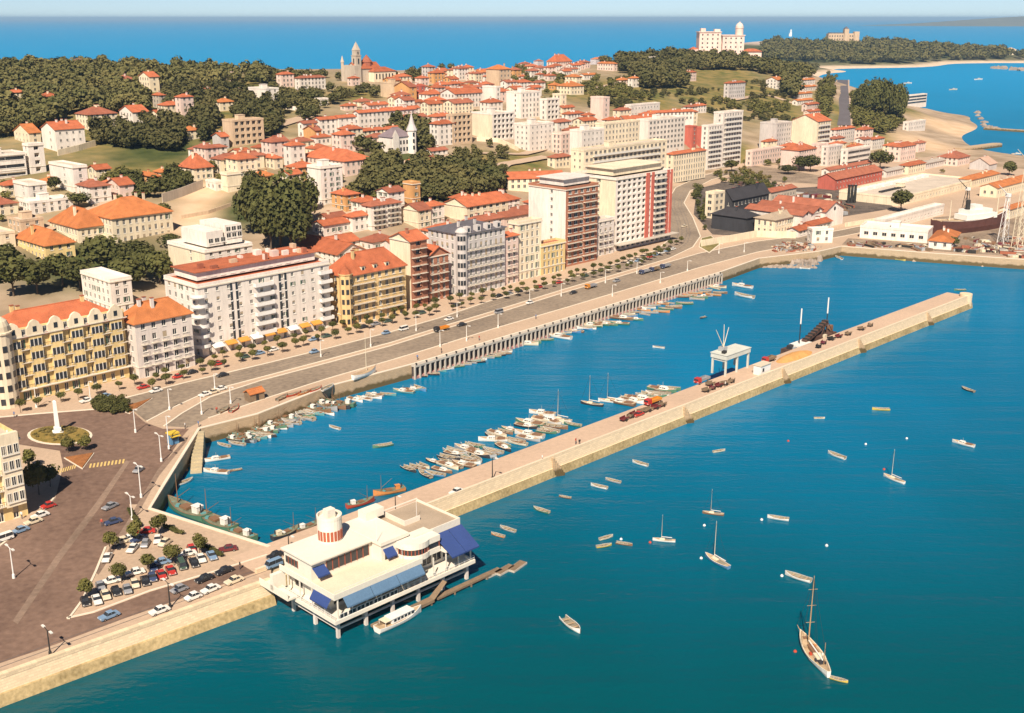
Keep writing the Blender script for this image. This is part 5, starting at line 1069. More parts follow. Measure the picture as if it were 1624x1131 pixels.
# obelisk
p = on(92,687); t = thing('obelisk', 'white stone obelisk on the oval flower bed', 'monument', p+Vector((0,0,.2)), .4); k = mpp(p)
m = MB(); m.box(-8*k,8*k,-8*k,8*k,-.1,1.2*k*2); m.box(-5.5*k,5.5*k,-5.5*k,5.5*k,2.41*k,9*k); m.build('plinth', WHITE, t)
m = MB(); b0, b1, H_ = 3.6*k, 2.6*k, 52*k; m.raw([(s*b,u*b,z) for b,z in ((b0,9.01*k),(b1,H_)) for s,u in ((-1,-1),(1,-1),(1,1),(-1,1))]+[(0,0,H_+2*k)], [(0,1,5,4),(1,2,6,5),(2,3,7,6),(3,0,4,7),(4,5,8),(5,6,8),(6,7,8),(7,4,8)]); m.build('shaft', WHITE, t)
# ------------------------------------------------------------------ the yacht club on piles
def club():
    O = on(535,1015,0); A = PANG; t = thing('yacht_club', 'white modernist yacht club on piles beside the breakwater with blue awnings', 'club building', O+Vector((0,0,1.2)), A); t.scale = (.955,.955,.93)
    W_ = 31.5; wh = mat('club_white', (.76,.69,.57), .75, .07, .2, 2); ter = mat('club_terrace', (.74,.60,.44), .9, .1); brown = mat('club_gravel', (.40,.31,.22), .95, .15)
    red = mat('club_red_frame', (.38,.10,.05), .6, .1)
    for i in range(6):
        for j in range(3):
            x, y = .6+i*6.05, .5+j*6.6
            m = MB(); m.box(x-.28,x+.28,y-.28,y+.28,-4,2.2); m.build('pile', wallm('m'), t)
    for x0,x1,y0,y1 in ((.5,31,.35,.65),(.5,31,6.95,7.25),(.45,.75,.7,13.6),(6.5,6.8,.7,13.6),(30.7,31,.7,13.6)):
        m = MB(); m.box(x0,x1,y0,y1,.35,.65); m.build('brace', wallm('m'), t)
    m = MB(); m.box(-.8,W_+.5,-.8,15.8,2.21,2.95,0); m.build('lower_deck', wh, t)
    # enclosed main floor, glazed front
    m = MB(); xs = cols(29, 2.6, 2.1, .5); facade(m,(1.2,3.2),(1,0),(0,-1),29,2.951,6.9,xs,[(3.6,6.1)],.2); facade(m,(1.2,15.4),(0,-1),(-1,0),12.2,2.951,6.9,[(1.5,4),(7.5,11.5)],[(3.7,6)],.2); m.box(1.5,30.2,3.6,15.4,2.96,6.85,0); m.build('main_wall', wh, t)
    for a, b in xs: g = MB(); g.box(1.2+a,1.2+b,3.38,3.46,3.6,6.1,0); g.box(1.2+(a+b)/2-.05,1.2+(a+b)/2+.05,3.3,3.379,3.6,6.1,1); g.build('window', [GLASS, FRAME], t)
    for y0,y1 in ((3.9,7.9),(11.4,13.9)): g = MB(); g.box(1.38,1.46,y0,y1,3.7,6); g.build('window', GLASS, t)
    for i in range(11):
        m = MB(); x = .1+i*3.1; m.box(x-.1,x+.1,-.55,-.35,2.951,6.9); m.build('column', wh, t)
    for i in range(4): m = MB(); y = 2.6+i*3.6; m.box(-.55,-.35,y-.1,y+.1,2.951,6.9); m.build('column', wh, t)
    # balustrade: glazed panels on the left half, rails on the right
    for i in range(7):
        g = MB(); x = .25+i*1.85; g.box(x,x+1.7,-.72,-.66,2.951,3.05,1); g.box(x,x+1.7,-.72,-.66,3.85,3.95,1); g.box(x,x+.08,-.72,-.66,3.051,3.849,1); g.box(x+.81,x+.89,-.72,-.66,3.051,3.849,1); g.box(x+1.62,x+1.7,-.72,-.66,3.051,3.849,1); g.box(x+.09,x+1.61,-.69,-.68,3.06,3.84,0); g.build('balustrade_panel', [GLASS, WHITE], t)
    for x0, x1, y in ((13.4,W_+.3,-.7),): 
        m = MB(); m.box(x0,x1,y,y+.06,3.85,3.92); m.box(x0,x1,y,y+.06,3.4,3.45)
        for i in range(16): x = x0+(x1-x0)*i/15; m.box(x-.03,x+.03,y+.005,y+.055,2.951,3.84)
        m.build('railing', WHITE, t)
    m = MB(); m.box(-.75,-.69,-.7,15.6,3.85,3.92); m.box(-.75,-.69,-.7,15.6,3.4,3.45)
    for i in range(14): y = -.65+16.2*i/13; m.box(-.74,-.70,y-.03,y+.03,2.951,3.84)
    m.build('railing', WHITE, t)
    # terrace roof over the main floor
    m = MB(); m.box(-.7,19,-.7,15.6,6.91,7.35,0); m.box(-.4,18.7,-.4,15.3,7.351,7.42,1); te = m.build('terrace', [wh, ter], t)
    m = MB(); m.box(-.7,19,-.7,-.5,7.36,8.0); m.box(-.7,-.5,-.49,15.6,7.36,8.0); m.build('terrace_parapet', wh, t)
    m = MB()
    for x0,x1 in ((-.6,18.9),):
        m.box(x0,x1,-.63,-.57,8.45,8.51)
        for i in range(13): x = x0+(x1-x0)*i/12; m.box(x-.025,x+.025,-.62,-.58,8.01,8.44)
    m.build('terrace_rail', WHITE, te)
    def awn(x0, x1, y0, z0, y1, z1, par, n=1, mtl=AWNB):
        for i in range(n):
            a, b = x0+(x1-x0)*i/n+.04, x0+(x1-x0)*(i+1)/n-.04; m = MB()
            m.raw([(a,y0,z0),(b,y0,z0),(b,y1,z1),(a,y1,z1),(a,y1,z1-.3),(b,y1,z1-.3),(a,y0,z0-.06),(b,y0,z0-.06),(b,y1,z1-.06),(a,y1,z1-.06)], [(0,3,2,1),(3,4,5,2),(6,7,8,9),(0,6,9,3),(1,2,8,7)]); m.build('awning', mtl, par)
    AWNL = mat('awning_faded_blue', (.10,.18,.28), .85, .12)
    awn(1.0,18.6,-.72,6.95,-1.9,5.5,t,3,AWNL)
    m = MB(); m.raw([(-.72,.2,6.95),(-.72,5.2,6.95),(-1.7,5.2,5.6),(-1.7,.2,5.6),(-1.7,5.2,5.3),(-1.7,.2,5.3)],[(0,1,2,3),(3,2,4,5)]); m.build('awning', AWNB, t)
    # upper storey set back on the left, with red-framed glazing
    m = MB(); m.box(.2,17.5,7.0,15.2,7.43,10.9,0); up = m.build('upper_storey', wh, t)
    m = MB(); m.box(-.2,17.9,6.3,15.6,10.91,11.2,0); m.box(.1,17.6,6.6,15.3,11.201,11.26,1); m.build('upper_roof', [wh, wh], t)
    for i in range(7): g = MB(); x = 3.4+i*1.35; g.box(x,x+1.2,6.9,6.97,8.2,10.2,0); g.box(x-.07,x,6.86,6.96,8.1,10.3,1); g.box(x+1.2,x+1.27,6.86,6.96,8.1,10.3,1); g.build('window', [GLASS, red], up)
    for i in range(4): g = MB(); y = 11.0+i*.95; g.box(.1,.18,y,y+.8,8.6,9.9,0); g.box(.07,.17,y-.07,y,8.5,10,1); g.build('window', [GLASS, red], up)
    awn(.3,2.9,6.95,10.0,5.2,8.9,up,1)
    # middle pavilion with two blue awnings, flat roof terrace
    m = MB(); m.box(13.5,19.5,4.2,15.3,7.425,10.7,0); m.box(13.2,19.8,3.9,15.7,10.701,11.35,0); m.build('pavilion', wh, t)
    awn(13.8,16.2,4.19,9.8,2.9,8.6,t,1); awn(17.2,19.4,4.19,9.8,2.9,8.6,t,1)
    for x in (14.3,17.6): g = MB(); g.box(x,x+1.6,4.1,4.19,7.6,9.6); g.build('window', GLASS, t)
    # curved glazed bay
    arc = [(20.2+3.4*math.cos(R(a)), 3.6+3.4*math.sin(R(a))) for a in range(180,301,12)]
    m = MB(); m.prism([(20.2,5.2)]+[(16.8,5.2)]+arc+[(24.5,.66),(24.5,5.2)], 6.92, 8.0); m.prism([(16.8,5.3)]+arc+[(24.5,.66),(24.5,5.3)], 9.2, 10.4); m.build('curved_bay', wh, t)
    arc2 = [(20.2+3.2*math.cos(R(a)), 3.6+3.2*math.sin(R(a))) for a in range(180,301,12)]+[(24.4,.86)]
    m = MB()
    for p, q in zip(arc2[:-1], arc2[1:]): m.face([(*p,8.01),(*q,8.01),(*q,9.19),(*p,9.19)])
    m.build('curved_glazing', GLASS, t)
    for p in arc2: m = MB(); m.box(p[0]-.07,p[0]+.07,p[1]-.07,p[1]+.07,8.005,9.195); m.build('mullion', red, t)
    # right hall: white wall, brown gravel roof, long blue awning over the deck
    m = MB(); m.box(19.9,W_,2.8,15.4,6.91,10.3,0); m.box(20.1,W_-.2,3.0,15.2,10.301,10.36,1); m.box(19.9,W_,2.8,3.0,10.31,10.8,0); m.box(W_-.2,W_,3.01,15.4,10.31,10.8,0); m.box(19.9,W_,15.2,15.4,10.81,11.0,0); m.build('hall', [wh, brown], t)
    m = MB(); m.box(24.6,W_+.4,-.7,3.2,6.91,7.2); m.build('hall_slab', wh, t)
    awn(24.8,W_+.3,2.75,9.4,-2.2,6.5,t,2)
    m = MB(); m.box(22.2,22.4,8,15.3,10.37,11.4); m.box(22.41,26,8,8.2,10.37,11.4); m.build('roof_screen', wh, t)
    m = MB(); m.box(17.2,21.5,13.2,15.6,11.36,13.0); m.build('roof_house', wh, t)
    # round look-out tower
    c = (8.2, 12.2); m = MB(); m.lathe([(2.25,11.21),(2.25,15.6),(2.3,15.61),(2.3,16.2),(2.05,16.21),(2.05,15.5),(.5,15.5)], 24, c); tw = m.build('lookout_tower', wh, t)
    for i in range(9): m = MB(); a = R(175+i*17); m.obox((c[0]+2.25*math.cos(a), c[1]+2.25*math.sin(a)), a, .05, .24, 11.6, 13.5); m.build('tower_window', red, tw)
    m = MB(); m.box(c[0]-.8,c[0]+.9,c[1]-.7,c[1]+.7,15.51,17.3); m.build('water_tank', wh, tw)
    for x,y,z0,z1 in ((13.2,5,11.4,15.5),(26,9,10.4,14.2),(16.5,2,7.5,10.5)): m = MB(); m.tube((x,y,z0),(x,y,z1),.05,.03,5); m.build('flagpole', WHITE, t)
    # bridge from the quay, stair to the jetty
    m = MB(); m.box(-2.6,-.2,10.6,19.5,3.1,3.5); m.box(-2.6,-2.45,10.6,19.5,3.51,4.5); m.box(-.35,-.2,15.9,19.5,3.51,4.5); m.build('footbridge', wh, t)
    m = MB(); m.box(-2.6,.1,15.0,15.9,3.51,6.6); m.build('entrance_screen', wh, t)
    FOOT.append((O.x, O.y, UX, UY, 1, 1))
    # jetty and gangway
    j = thing('wooden_jetty', 'sloping wooden gangway and jetty along the front of the yacht club', 'jetty', O, A); m = MB(); m.raw([(10,-2.6,1.0),(19,-2.6,1.0),(19,-1.2,1.0),(10,-1.2,1.0),(22.5,-2.0,2.9),(22.5,-.9,2.9)], [(0,1,2,3),(1,4,5,2)]); m.box(6,19,-2.6,-1.2,.5,.95); m.box(20,33,-2.4,-1.3,.45,.8); m.build('decking', WOOD, j)
    for x in (6.5,10,14,18.5,24,28,32): m = MB(); m.box(x-.12,x+.12,-2.5,-2.26,-2,.44); m.build('post', WOOD, j)
    for i in range(3): p = tag(link('pontoon', None, None, O+Vector((math.cos(A)*(34+i*2.6)-math.sin(A)*(-1.5-i*.7), math.sin(A)*(34+i*2.6)+math.cos(A)*(-1.5-i*.7), 0)), A+.1*i), 'low wooden pontoon floating at the end of the yacht club', 'pontoon', 'pontoons by the yacht club'); m = MB(); m.box(-2.2,2.2,-.8,.8,-.2,.35); m.build('float', CONC, p); m = MB(); m.box(-2.1,2.1,-.7,.7,.36,.42); m.build('decking', WOOD, p)
club()
# ------------------------------------------------------------------ vehicles
PAINTS = {n: mat('car_paint_'+n, c, .3, .04, spec=.5) for n, c in dict(white=(.80,.76,.68), black=(.025,.025,.028), red=(.48,.04,.03), blue=(.20,.30,.42), grey=(.28,.28,.29), green=(.06,.10,.07), maroon=(.16,.03,.03), cream=(.72,.60,.42), orange=(.62,.24,.03), navy=(.05,.07,.14)).items()}
CHROME = mat('chrome', (.6,.6,.6), .25, .05, metal=.8); TYRE = mat('tyre_rubber', (.02,.02,.02), .8, .1); LAMPG = mat('headlamp', (.7,.68,.6), .2, .05)
def extr(m, prof, y, inset=0, mi=0):
    n = len(prof); a = [(x,-y+inset*max(0,z-.5),z) for x,z in prof]; b = [(x,y-inset*max(0,z-.5),z) for x,z in prof]
    m.raw(a+b, [tuple(range(n)), tuple(range(2*n-1,n-1,-1))]+[(i,i+n,(i+1)%n+n,(i+1)%n) for i in range(n)], mi)
def wheels(t, xs, y, r):
    m = MB(); m.tube((0,-.1,0),(0,.1,0),r,n=10,mi=0); m.tube((0,-.115,0),(0,.115,0),r*.5,n=8,mi=1); me = m.mesh('wheel', [TYRE, CHROME])
    for x in xs:
        for s in (-1,1): link('wheel', me, t, (x, s*y, r))
def make_car(L=4.3, kind='saloon'):
    t = thing('car', 'car', 'car', (0,0,0)); k = L/4.3; pm = PAINTS['white']; m = MB()
    if kind == 'saloon': pr = [(-2.1,.32),(-2.15,.55),(-2.08,.78),(-1.1,.86),(-.8,.92),(1.25,.92),(2.0,.86),(2.13,.7),(2.12,.34)]; cb = ((-.85,1.3),(-.35,.85),1.43)
    elif kind == 'round': pr = [(-2.0,.32),(-2.1,.5),(-1.9,.76),(-1.2,.9),(-.8,.95),(1.3,.95),(1.9,.75),(2.05,.5),(2.0,.32)]; cb = ((-.9,1.6),(-.45,.95),1.5)
    else: pr = [(-2.0,.35),(-2.1,.6),(-2.0,1.0),(2.05,1.05),(2.1,.36)]; cb = ((-1.9,2.0),(-1.45,1.95),1.85)
    extr(m, [(x*k,z) for x,z in pr], .84, .12); m.build('body', pm, t)
    (a0,a1),(b0,b1),zt = cb; zb = .9 if kind != 'van' else 1.02; m = MB()
    m.raw([(a0*k,-.76,zb),(a1*k,-.76,zb),(a1*k,.76,zb),(a0*k,.76,zb),(b0*k,-.62,zt),(b1*k,-.62,zt),(b1*k,.62,zt),(b0*k,.62,zt)], [(0,1,5,4),(1,2,6,5),(2,3,7,6),(3,0,4,7)]); m.build('glasshouse', GLASS, t)
    m = MB(); m.raw([(b0*k-.05,-.65,zt),(b1*k+.05,-.65,zt),(b1*k+.05,.65,zt),(b0*k-.05,.65,zt),(b0*k+.1,-.55,zt+.08),(b1*k-.1,-.55,zt+.08),(b1*k-.1,.55,zt+.08),(b0*k+.1,.55,zt+.08)], [(3,2,1,0),(0,1,5,4),(1,2,6,5),(2,3,7,6),(3,0,4,7),(4,5,6,7)]); 
    for s in (-1,1):
        for xb_, xt_ in ((a0,b0),((a0+a1)/2,(b0+b1)/2),(a1,b1)): m.raw([(xb_*k-.05,s*.775,zb-.02),(xb_*k+.05,s*.775,zb-.02),(xt_*k+.05,s*.64,zt),(xt_*k-.05,s*.64,zt)], [(0,1,2,3),(3,2,1,0)])
    m.build('roof', pm, t)
    for s in (-1,1): m = MB(); m.box(s*2.14*k-.06,s*2.14*k+.06,-.82,.82,.4,.52); m.build('bumper', CHROME, t)
    for s in (-1,1): m = MB(); m.box(-2.13*k-.03,-2.08*k,s*.6-.12,s*.6+.12,.58,.76); m.build('headlight', LAMPG, t)
    wheels(t, (-1.3*k,1.3*k), .74, .31); return t
def make_truck():
    t = thing('truck', 'truck', 'truck', (0,0,0)); m = MB(); extr(m, [(-3.4,.6),(-3.45,1.3),(-3.2,2.2),(-1.6,2.25),(-1.55,.6)], 1.05, .06); m.build('body', PAINTS['red'], t)
    m = MB(); m.box(-3.48,-3.4,-.85,.85,1.45,2.0); m.build('windscreen', GLASS, t)
    m = MB(); m.box(-1.45,3.5,-1.1,1.1,.95,1.1,0)
    for a in ((-1.45,3.5,-1.1,-1.02),(-1.45,3.5,1.02,1.1),(-1.45,-1.37,-1.01,1.01),(3.42,3.5,-1.01,1.01)): m.box(*a,1.101,1.7,0)
    m.build('load_bed', PAINTS['orange'], t); m = MB(); m.box(-3.2,3.3,-.4,.4,.55,.94); m.build('chassis', IRON, t)
    for s in (-1,1): m = MB(); m.box(-3.5,-3.44,s*.75-.15,s*.75+.15,.8,1.05); m.build('headlight', LAMPG, t)
    wheels(t, (-2.5,2.2), .95, .48); return t
CS_ = .79
PROTO = {'s': make_car(), 'r': make_car(3.8,'round'), 'v': make_car(4.2,'van'), 't': make_truck()}
USED = {}
def car(px, py, col, where, ang=None, kind='s', group=None, P=None):
    P = P or on(px, py); P = Vector((P.x, P.y, P.z)); a = (UA if ang is None else R(ang))+random.uniform(-.04,.04); src = PROTO[kind]
    kn = {'s':'saloon car','r':'small rounded car','v':'van','t':'lorry'}[kind]; lab = f"{col} {kn} {where}"; g = group or f"vehicles {where}"
    pm = {'body': PAINTS[col], 'roof': PAINTS[col]}
    if kind == 't': pm = {'body': PAINTS[col], 'load_bed': random.choice([PAINTS['orange'], WOOD, PAINTS['grey']])}
    if kind not in USED:
        USED[kind] = 1; src.scale = (CS_,)*3; src.location = P; src.rotation_euler = (0,0,a); src['label'] = lab; src['group'] = g
        for ch in src.children:
            if ch.name.split('.')[0] in pm: ch.material_slots[0].link = 'OBJECT'; ch.material_slots[0].material = pm[ch.name.split('.')[0]]
        return src
    return copy_thing(src, P, a, lab, g, (CS_,)*3, pm)
def cl(x, y): return (x/3.636, 820+y/3.636)
w_ = 'parked in the angled row facing the quay road'
for x,y,c,k in ((493,500,'black','r'),(560,490,'white','s'),(610,462,'cream','s'),(670,440,'black','r'),(735,430,'grey','r'),(778,397,'cream','r'),(838,380,'black','s'),(880,360,'navy','r'),(932,345,'red','s'),(985,320,'red','s'),(1050,290,'green','v'),(1120,275,'black','s'),(1160,250,'white','s'),(1222,235,'blue','s')): car(*cl(x,y), c, w_, 118, k)
w_ = 'parked under the small trees in the middle of the lot'
for x,y,c,k in ((640,380,'white','s'),(580,412,'grey','r'),(780,330,'white','s'),(880,303,'navy','r'),(930,272,'blue','s'),(1080,222,'white','s'),(1105,196,'red','r')): car(*cl(x,y), c, w_, 118 if k == 'r' else 30, k)
car(*cl(1315,195), 'maroon', 'standing alone beside the clipped hedge', 20)
w_ = 'parked at the top of the lot by the broad tree'
for x,y,c,a in ((845,92,'red',10),(910,140,'white',100),(952,160,'cream',70),(840,165,'grey',95),(768,192,'white',85),(705,150,'cream',40),(745,135,'white',30),(620,247,'white',95),(800,137,'navy',60)): car(*cl(x,y), c, w_, a, 'r' if c in ('cream','grey') else 's')
car(*cl(652,38), 'navy', 'driving past the short hedge', 40)
w_ = 'driving along the quay road beside the sea wall'
car(*cl(630,582), 'blue', w_); car(*cl(920,552), 'white', w_); car(*cl(1035,428), 'grey', w_, None, 'r'); car(*cl(1180,367), 'black', w_); car(*cl(1295,322), 'black', w_+' behind another', None, 's')
w_ = 'parked against the sea wall parapet'
for x,y,c,k in ((1115,472,'white','r'),(1215,428,'white','s'),(1350,378,'cream','s')): car(*cl(x,y), c, w_, None, k)
car(437,884, 'black', 'parked at the yacht club entrance'); car(434,899, 'blue', 'parked at the yacht club footbridge', None, 'v'); car(474,872, 'grey', 'parked behind the yacht club tower', None, 'r')
car(724,783, 'white', 'driving alone along the breakwater roadway', None, 's', None, Vector((*P2(on(724,783)), GZ+.05)))
car(220,748, 'grey', 'driving across the square near the quay wall', 75, 'r'); car(175,806, 'grey', 'driving on the brown road past the short hedge', 60, 's')
w_ = 'parked along the kerb before the yellow block'
for x,y,c,k in ((77,805,'red','r'),(64,820,'white','s'),(53,830,'cream','s'),(32,844,'blue','s'),(7,857,'white','v')): car(x,y,c,w_,50,k)
w_ = 'parked along the median of the avenue near the square'
for x,y,c in ((325,628,'white'),(338,624,'cream'),(350,619,'white')): car(x,y,c,w_)
w_ = 'driving along the waterfront avenue'
for x,y,c,k in ((353,597,'black','s'),(247,622,'white','s'),(612,530,'blue','r'),(640,524,'white','v'),(498,560,'blue','r'),(712,508,'white','s'),(791,497,'grey','v'),(909,466,'black','s'),(978,447,'grey','s'),(1000,418,'white','s'),(1085,360,'cream','s'),(732,517,'black','s'),(840,482,'white','r')): car(x,y,c,w_,None,k)
car(700,525,'black','on the lower carriageway of the avenue',None,'t'); car(937,457,'orange','with loaded bed on the avenue',None,'t')
for x,y in ((1022,434),(1038,430),(1055,425)): car(x,y,'navy','halted in a convoy on the avenue median',None,'t')
w_ = 'parked before the waterfront shopfronts'
L = off(FRONT, -9.3)
for i in range(3, 58):
    if random.random() < .62: car(0,0,random.choice(['white','cream','black','grey','blue','white','red','green']), w_, None, random.choice('ssr'), 'vehicles parked before the waterfront shopfronts', Vector((*L[i], GZ)))
def pl(x, y): return Vector((*P2(on(x,y)), GZ+.05))
for x,y,c,lab in ((1113,607,'red','standing on the breakwater short of the loading gantry'),(1219,574,'red','beside the sand heap on the breakwater'),(1035,641,'red','on the breakwater near the moored sailing boats')): car(x,y,c,lab,None,'t',None,pl(x,y))
car(1012,660,'red','parked among handcarts on the breakwater',None,'s',None,pl(1012,660))
# handcarts and stacked gear along the breakwater
def cart(P, a, lab, g, col=WOOD):
    t = thing('handcart', lab, 'cart', P, a, g); m = MB(); m.box(-1.2,1.2,-.6,.6,.55,.68,0); m.build('platform', col, t)
    for s in (-1,1): m = MB(); m.box(-1.2,1.2,s*.6-.04,s*.6+.04,.69,1.1); m.build('side_rail', col, t)
    m = MB(); m.tube((1.2,.3,.6),(2.2,.25,.8),.04); m.tube((1.2,-.3,.6),(2.2,-.25,.8),.04); m.build('shafts', WOOD, t)
    m = MB(); m.tube((0,-.05,0),(0,.05,0),.42,n=10); me = m.mesh('wheel', [IRON])
    for s in (-1,1): link('wheel', me, t, (0,s*.72,.42))
    return t
for i, (x,y) in enumerate([(1000,663),(1006,660),(1018,656),(1028,653),(1040,649),(1050,645),(990,668),(1120,622),(1130,618),(1140,614),(1150,611),(1160,607),(1298,552),(1306,546),(1318,540),(1330,536),(1345,532),(1366,524),(1380,518),(1126,612)]):
    cart(pl(x,y), PANG+random.uniform(-.3,.3), 'dark wooden handcart lined up along the breakwater parapet', 'handcarts on the breakwater', random.choice([WOOD, IRON, PAINTS['maroon']]))
# ------------------------------------------------------------------ boats
BC = {n: mat('boat_'+n, c, .5, .1, .8, 4, spec=.35) for n, c in dict(white=(.80,.76,.68), cream=(.72,.62,.44), green=(.09,.20,.12), blue=(.10,.24,.40), red=(.50,.07,.035), orange=(.62,.24,.07), grey=(.36,.37,.37), black=(.04,.04,.045), yellow=(.62,.44,.08), brown=(.24,.13,.07), teal=(.12,.30,.30)).items()}
DECK = mat('boat_deck', (.46,.33,.20), .8, .2, .8, 5); INSIDE = mat('boat_inside', (.27,.24,.18), .8, .25, .8, 4)
def hull_mesh(L, B, D, open_=True, stern=.72, sheer=.35):
    m = MB(); n = 10; S = []
    for i in range(n+1):
        t = i/n; x = -L/2+L*t; b = B/2*(stern+(1-stern)*min(1,t/.42)**.8 if t < .42 else 1-((t-.42)/.58)**2.4*.97); z = D*(.82+sheer*(2*t-.8)**2)
        S.append((x, max(b,.03), z))
    rows_ = []
    for x, b, z in S: rows_.append([(x,0,-.18*D),(x,b*.62,-.08*D),(x,b*.9,.35*D),(x,b,z),(x,b-.05*B,z),(x,max(b-.09*B,.0),.22*D if open_ else z-.06*D),(x,0,.18*D if open_ else z-.02*D)])
    for i in range(n):
        for s in (1,-1):
            for k in range(6):
                a, b_, c, d = rows_[i][k], rows_[i+1][k], rows_[i+1][k+1], rows_[i][k+1]; q = [(p[0],s*p[1],p[2]) for p in (a,b_,c,d)]
                m.face(q if s < 0 else q[::-1], 0 if k < 3 else (1 if k == 3 else 2))
    for s in (1,-1): r = [(p[0],s*p[1],p[2]) for p in rows_[0]]; m.face(r if s > 0 else r[::-1], 0)
    return m
def boat_proto(kind):
    t = thing('boat', 'boat', 'boat', (0,0,0))
    if kind == 'row':
        t.name = 'rowing_boat'; hull_mesh(5,1.75,.62).build('hull', [BC['white'],BC['white'],INSIDE], t)
        for x in (-1.5,-.2,1.0): m = MB(); m.box(x-.14,x+.14,-.72,.72,.36,.41); m.build('thwart', DECK, t)
        m = MB(); m.tube((-1.6,.25,.47),(1.3,.35,.5),.03); m.build('oar', DECK, t)
    if kind == 'launch':
        t.name = 'motor_launch'; hull_mesh(9,2.7,1.0,False,.8).build('hull', [BC['white'],BC['white'],DECK], t)
        m = MB(); m.raw([(-.7,-.85,.85),(2.0,-.7,.85),(2.0,.7,.85),(-.7,.85,.85),(-.6,-.72,1.55),(1.4,-.6,1.55),(1.4,.6,1.55),(-.6,.72,1.55)], [(0,1,5,4),(1,2,6,5),(2,3,7,6),(3,0,4,7),(4,5,6,7)]); m.build('cabin', BC['white'], t)
        for s in (-1,1):
            for x in (-.3,.4,1.0): m = MB(); m.box(x-.26,x+.26,s*.76-.04,s*.76+.04,1.12,1.4); m.build('window', GLASS, t)
        m = MB(); m.box(-3.6,-1.3,-.9,.9,.9,1.12); m.build('cockpit', BC['brown'], t); m = MB(); m.tube((.2,0,1.55),(.2,0,3.0),.04,.02); m.build('mast', BC['cream'], t)
    if kind == 'sail':
        t.name = 'sailing_boat'; hull_mesh(8,2.2,.8,False,.55).build('hull', [BC['white'],BC['white'],DECK], t)
        m = MB(); m.raw([(-.3,-.6,.72),(1.7,-.45,.72),(1.7,.45,.72),(-.3,.6,.72),(-.2,-.5,1.1),(1.3,-.35,1.1),(1.3,.35,1.1),(-.2,.5,1.1)], [(0,1,5,4),(1,2,6,5),(2,3,7,6),(3,0,4,7),(4,5,6,7)]); m.build('cabin', BC['cream'], t)
        m = MB(); m.box(-2.7,-.5,-.5,.5,.66,.76); m.build('cockpit', INSIDE, t)
        m = MB(); m.tube((.9,0,.7),(.8,0,10.2),.075,.04); m.build('mast', BC['cream'], t); m = MB(); m.tube((.85,0,1.7),(-2.8,0,1.6),.1); m.build('boom', BC['white'], t)
        m = MB()
        for q in ((3.9,0,.9),(-3.8,0,.8),(.7,1.0,.8),(.7,-1.0,.8)): m.tube(q,(.8,0,9.8),.018,n=4)
        m.build('rigging', IRON, t)
    if kind == 'fish':
        t.name = 'fishing_boat'; hull_mesh(13,4.0,1.7,False,.7,.5).build('hull', [BC['green'],BC['brown'],mat('trawler_deck',(.17,.17,.11),.9,.4,.8,3)], t)
        m = MB(); m.box(-4.4,-2.6,-.8,.8,1.3,2.9); m.box(-4.5,-2.45,-.9,.9,2.91,3.0); m.build('wheelhouse', BC['white'], t)
        for y in (-.5,0,.5): m = MB(); m.box(-2.6,-2.55,y-.2,y+.2,2.2,2.7); m.build('window', GLASS, t)
        m = MB(); m.tube((3.2,0,1.4),(3.2,0,8.2),.13,.06); m.build('mast', BC['brown'], t); m = MB(); m.tube((3.1,0,3),(-1.5,0,6.2),.08,.05); m.build('derrick', BC['brown'], t)
        m = MB(); m.box(-.9,1.4,-.9,.9,1.45,1.95); m.build('hatch', BC['brown'], t); m = MB(); m.tube((-5.0,.3,1.5),(-5.0,.3,3.6),.18); m.build('funnel', BC['black'], t)
        m = MB(); [m.obox((x,y),x,.6,.4,1.45,1.8+.2*math.sin(x*3)) for x,y in ((2.2,.7),(4.0,-.2),(4.4,.4),(-5.4,0))]; m.build('nets', BC['teal'], t)
    return t
BP = {k: boat_proto(k) for k in ('row','launch','sail','fish')}; BL = dict(row=5, launch=9, sail=8, fish=13); BUSED = {}
def boat(x0, y0, x1, y1, kind, col, label, group=None, cmin=.55, cmax=1.7, cabin=None):
    A_, B_ = on(x0,y0,0), on(x1,y1,0); P = (A_+B_)/2; d = B_-A_; s = min(max(d.length/BL[kind], cmin), cmax)
    return boat_at(P, math.atan2(d.y,d.x), s, kind, col, label, group, cabin)
def boat_at(P, a, s, kind, col, label, group=None, cabin=None):
    mats = {'hull': BC[col]}
    if cabin: mats['cabin' if kind != 'fish' else 'wheelhouse'] = BC[cabin]
    r = copy_thing(BP[kind], (P.x,P.y,.02), a, label, group, (s,s,s), mats)
    if kind == 'sail' or kind == 'fish': r['category'] = 'sailing boat' if kind == 'sail' else 'fishing boat'
    return r
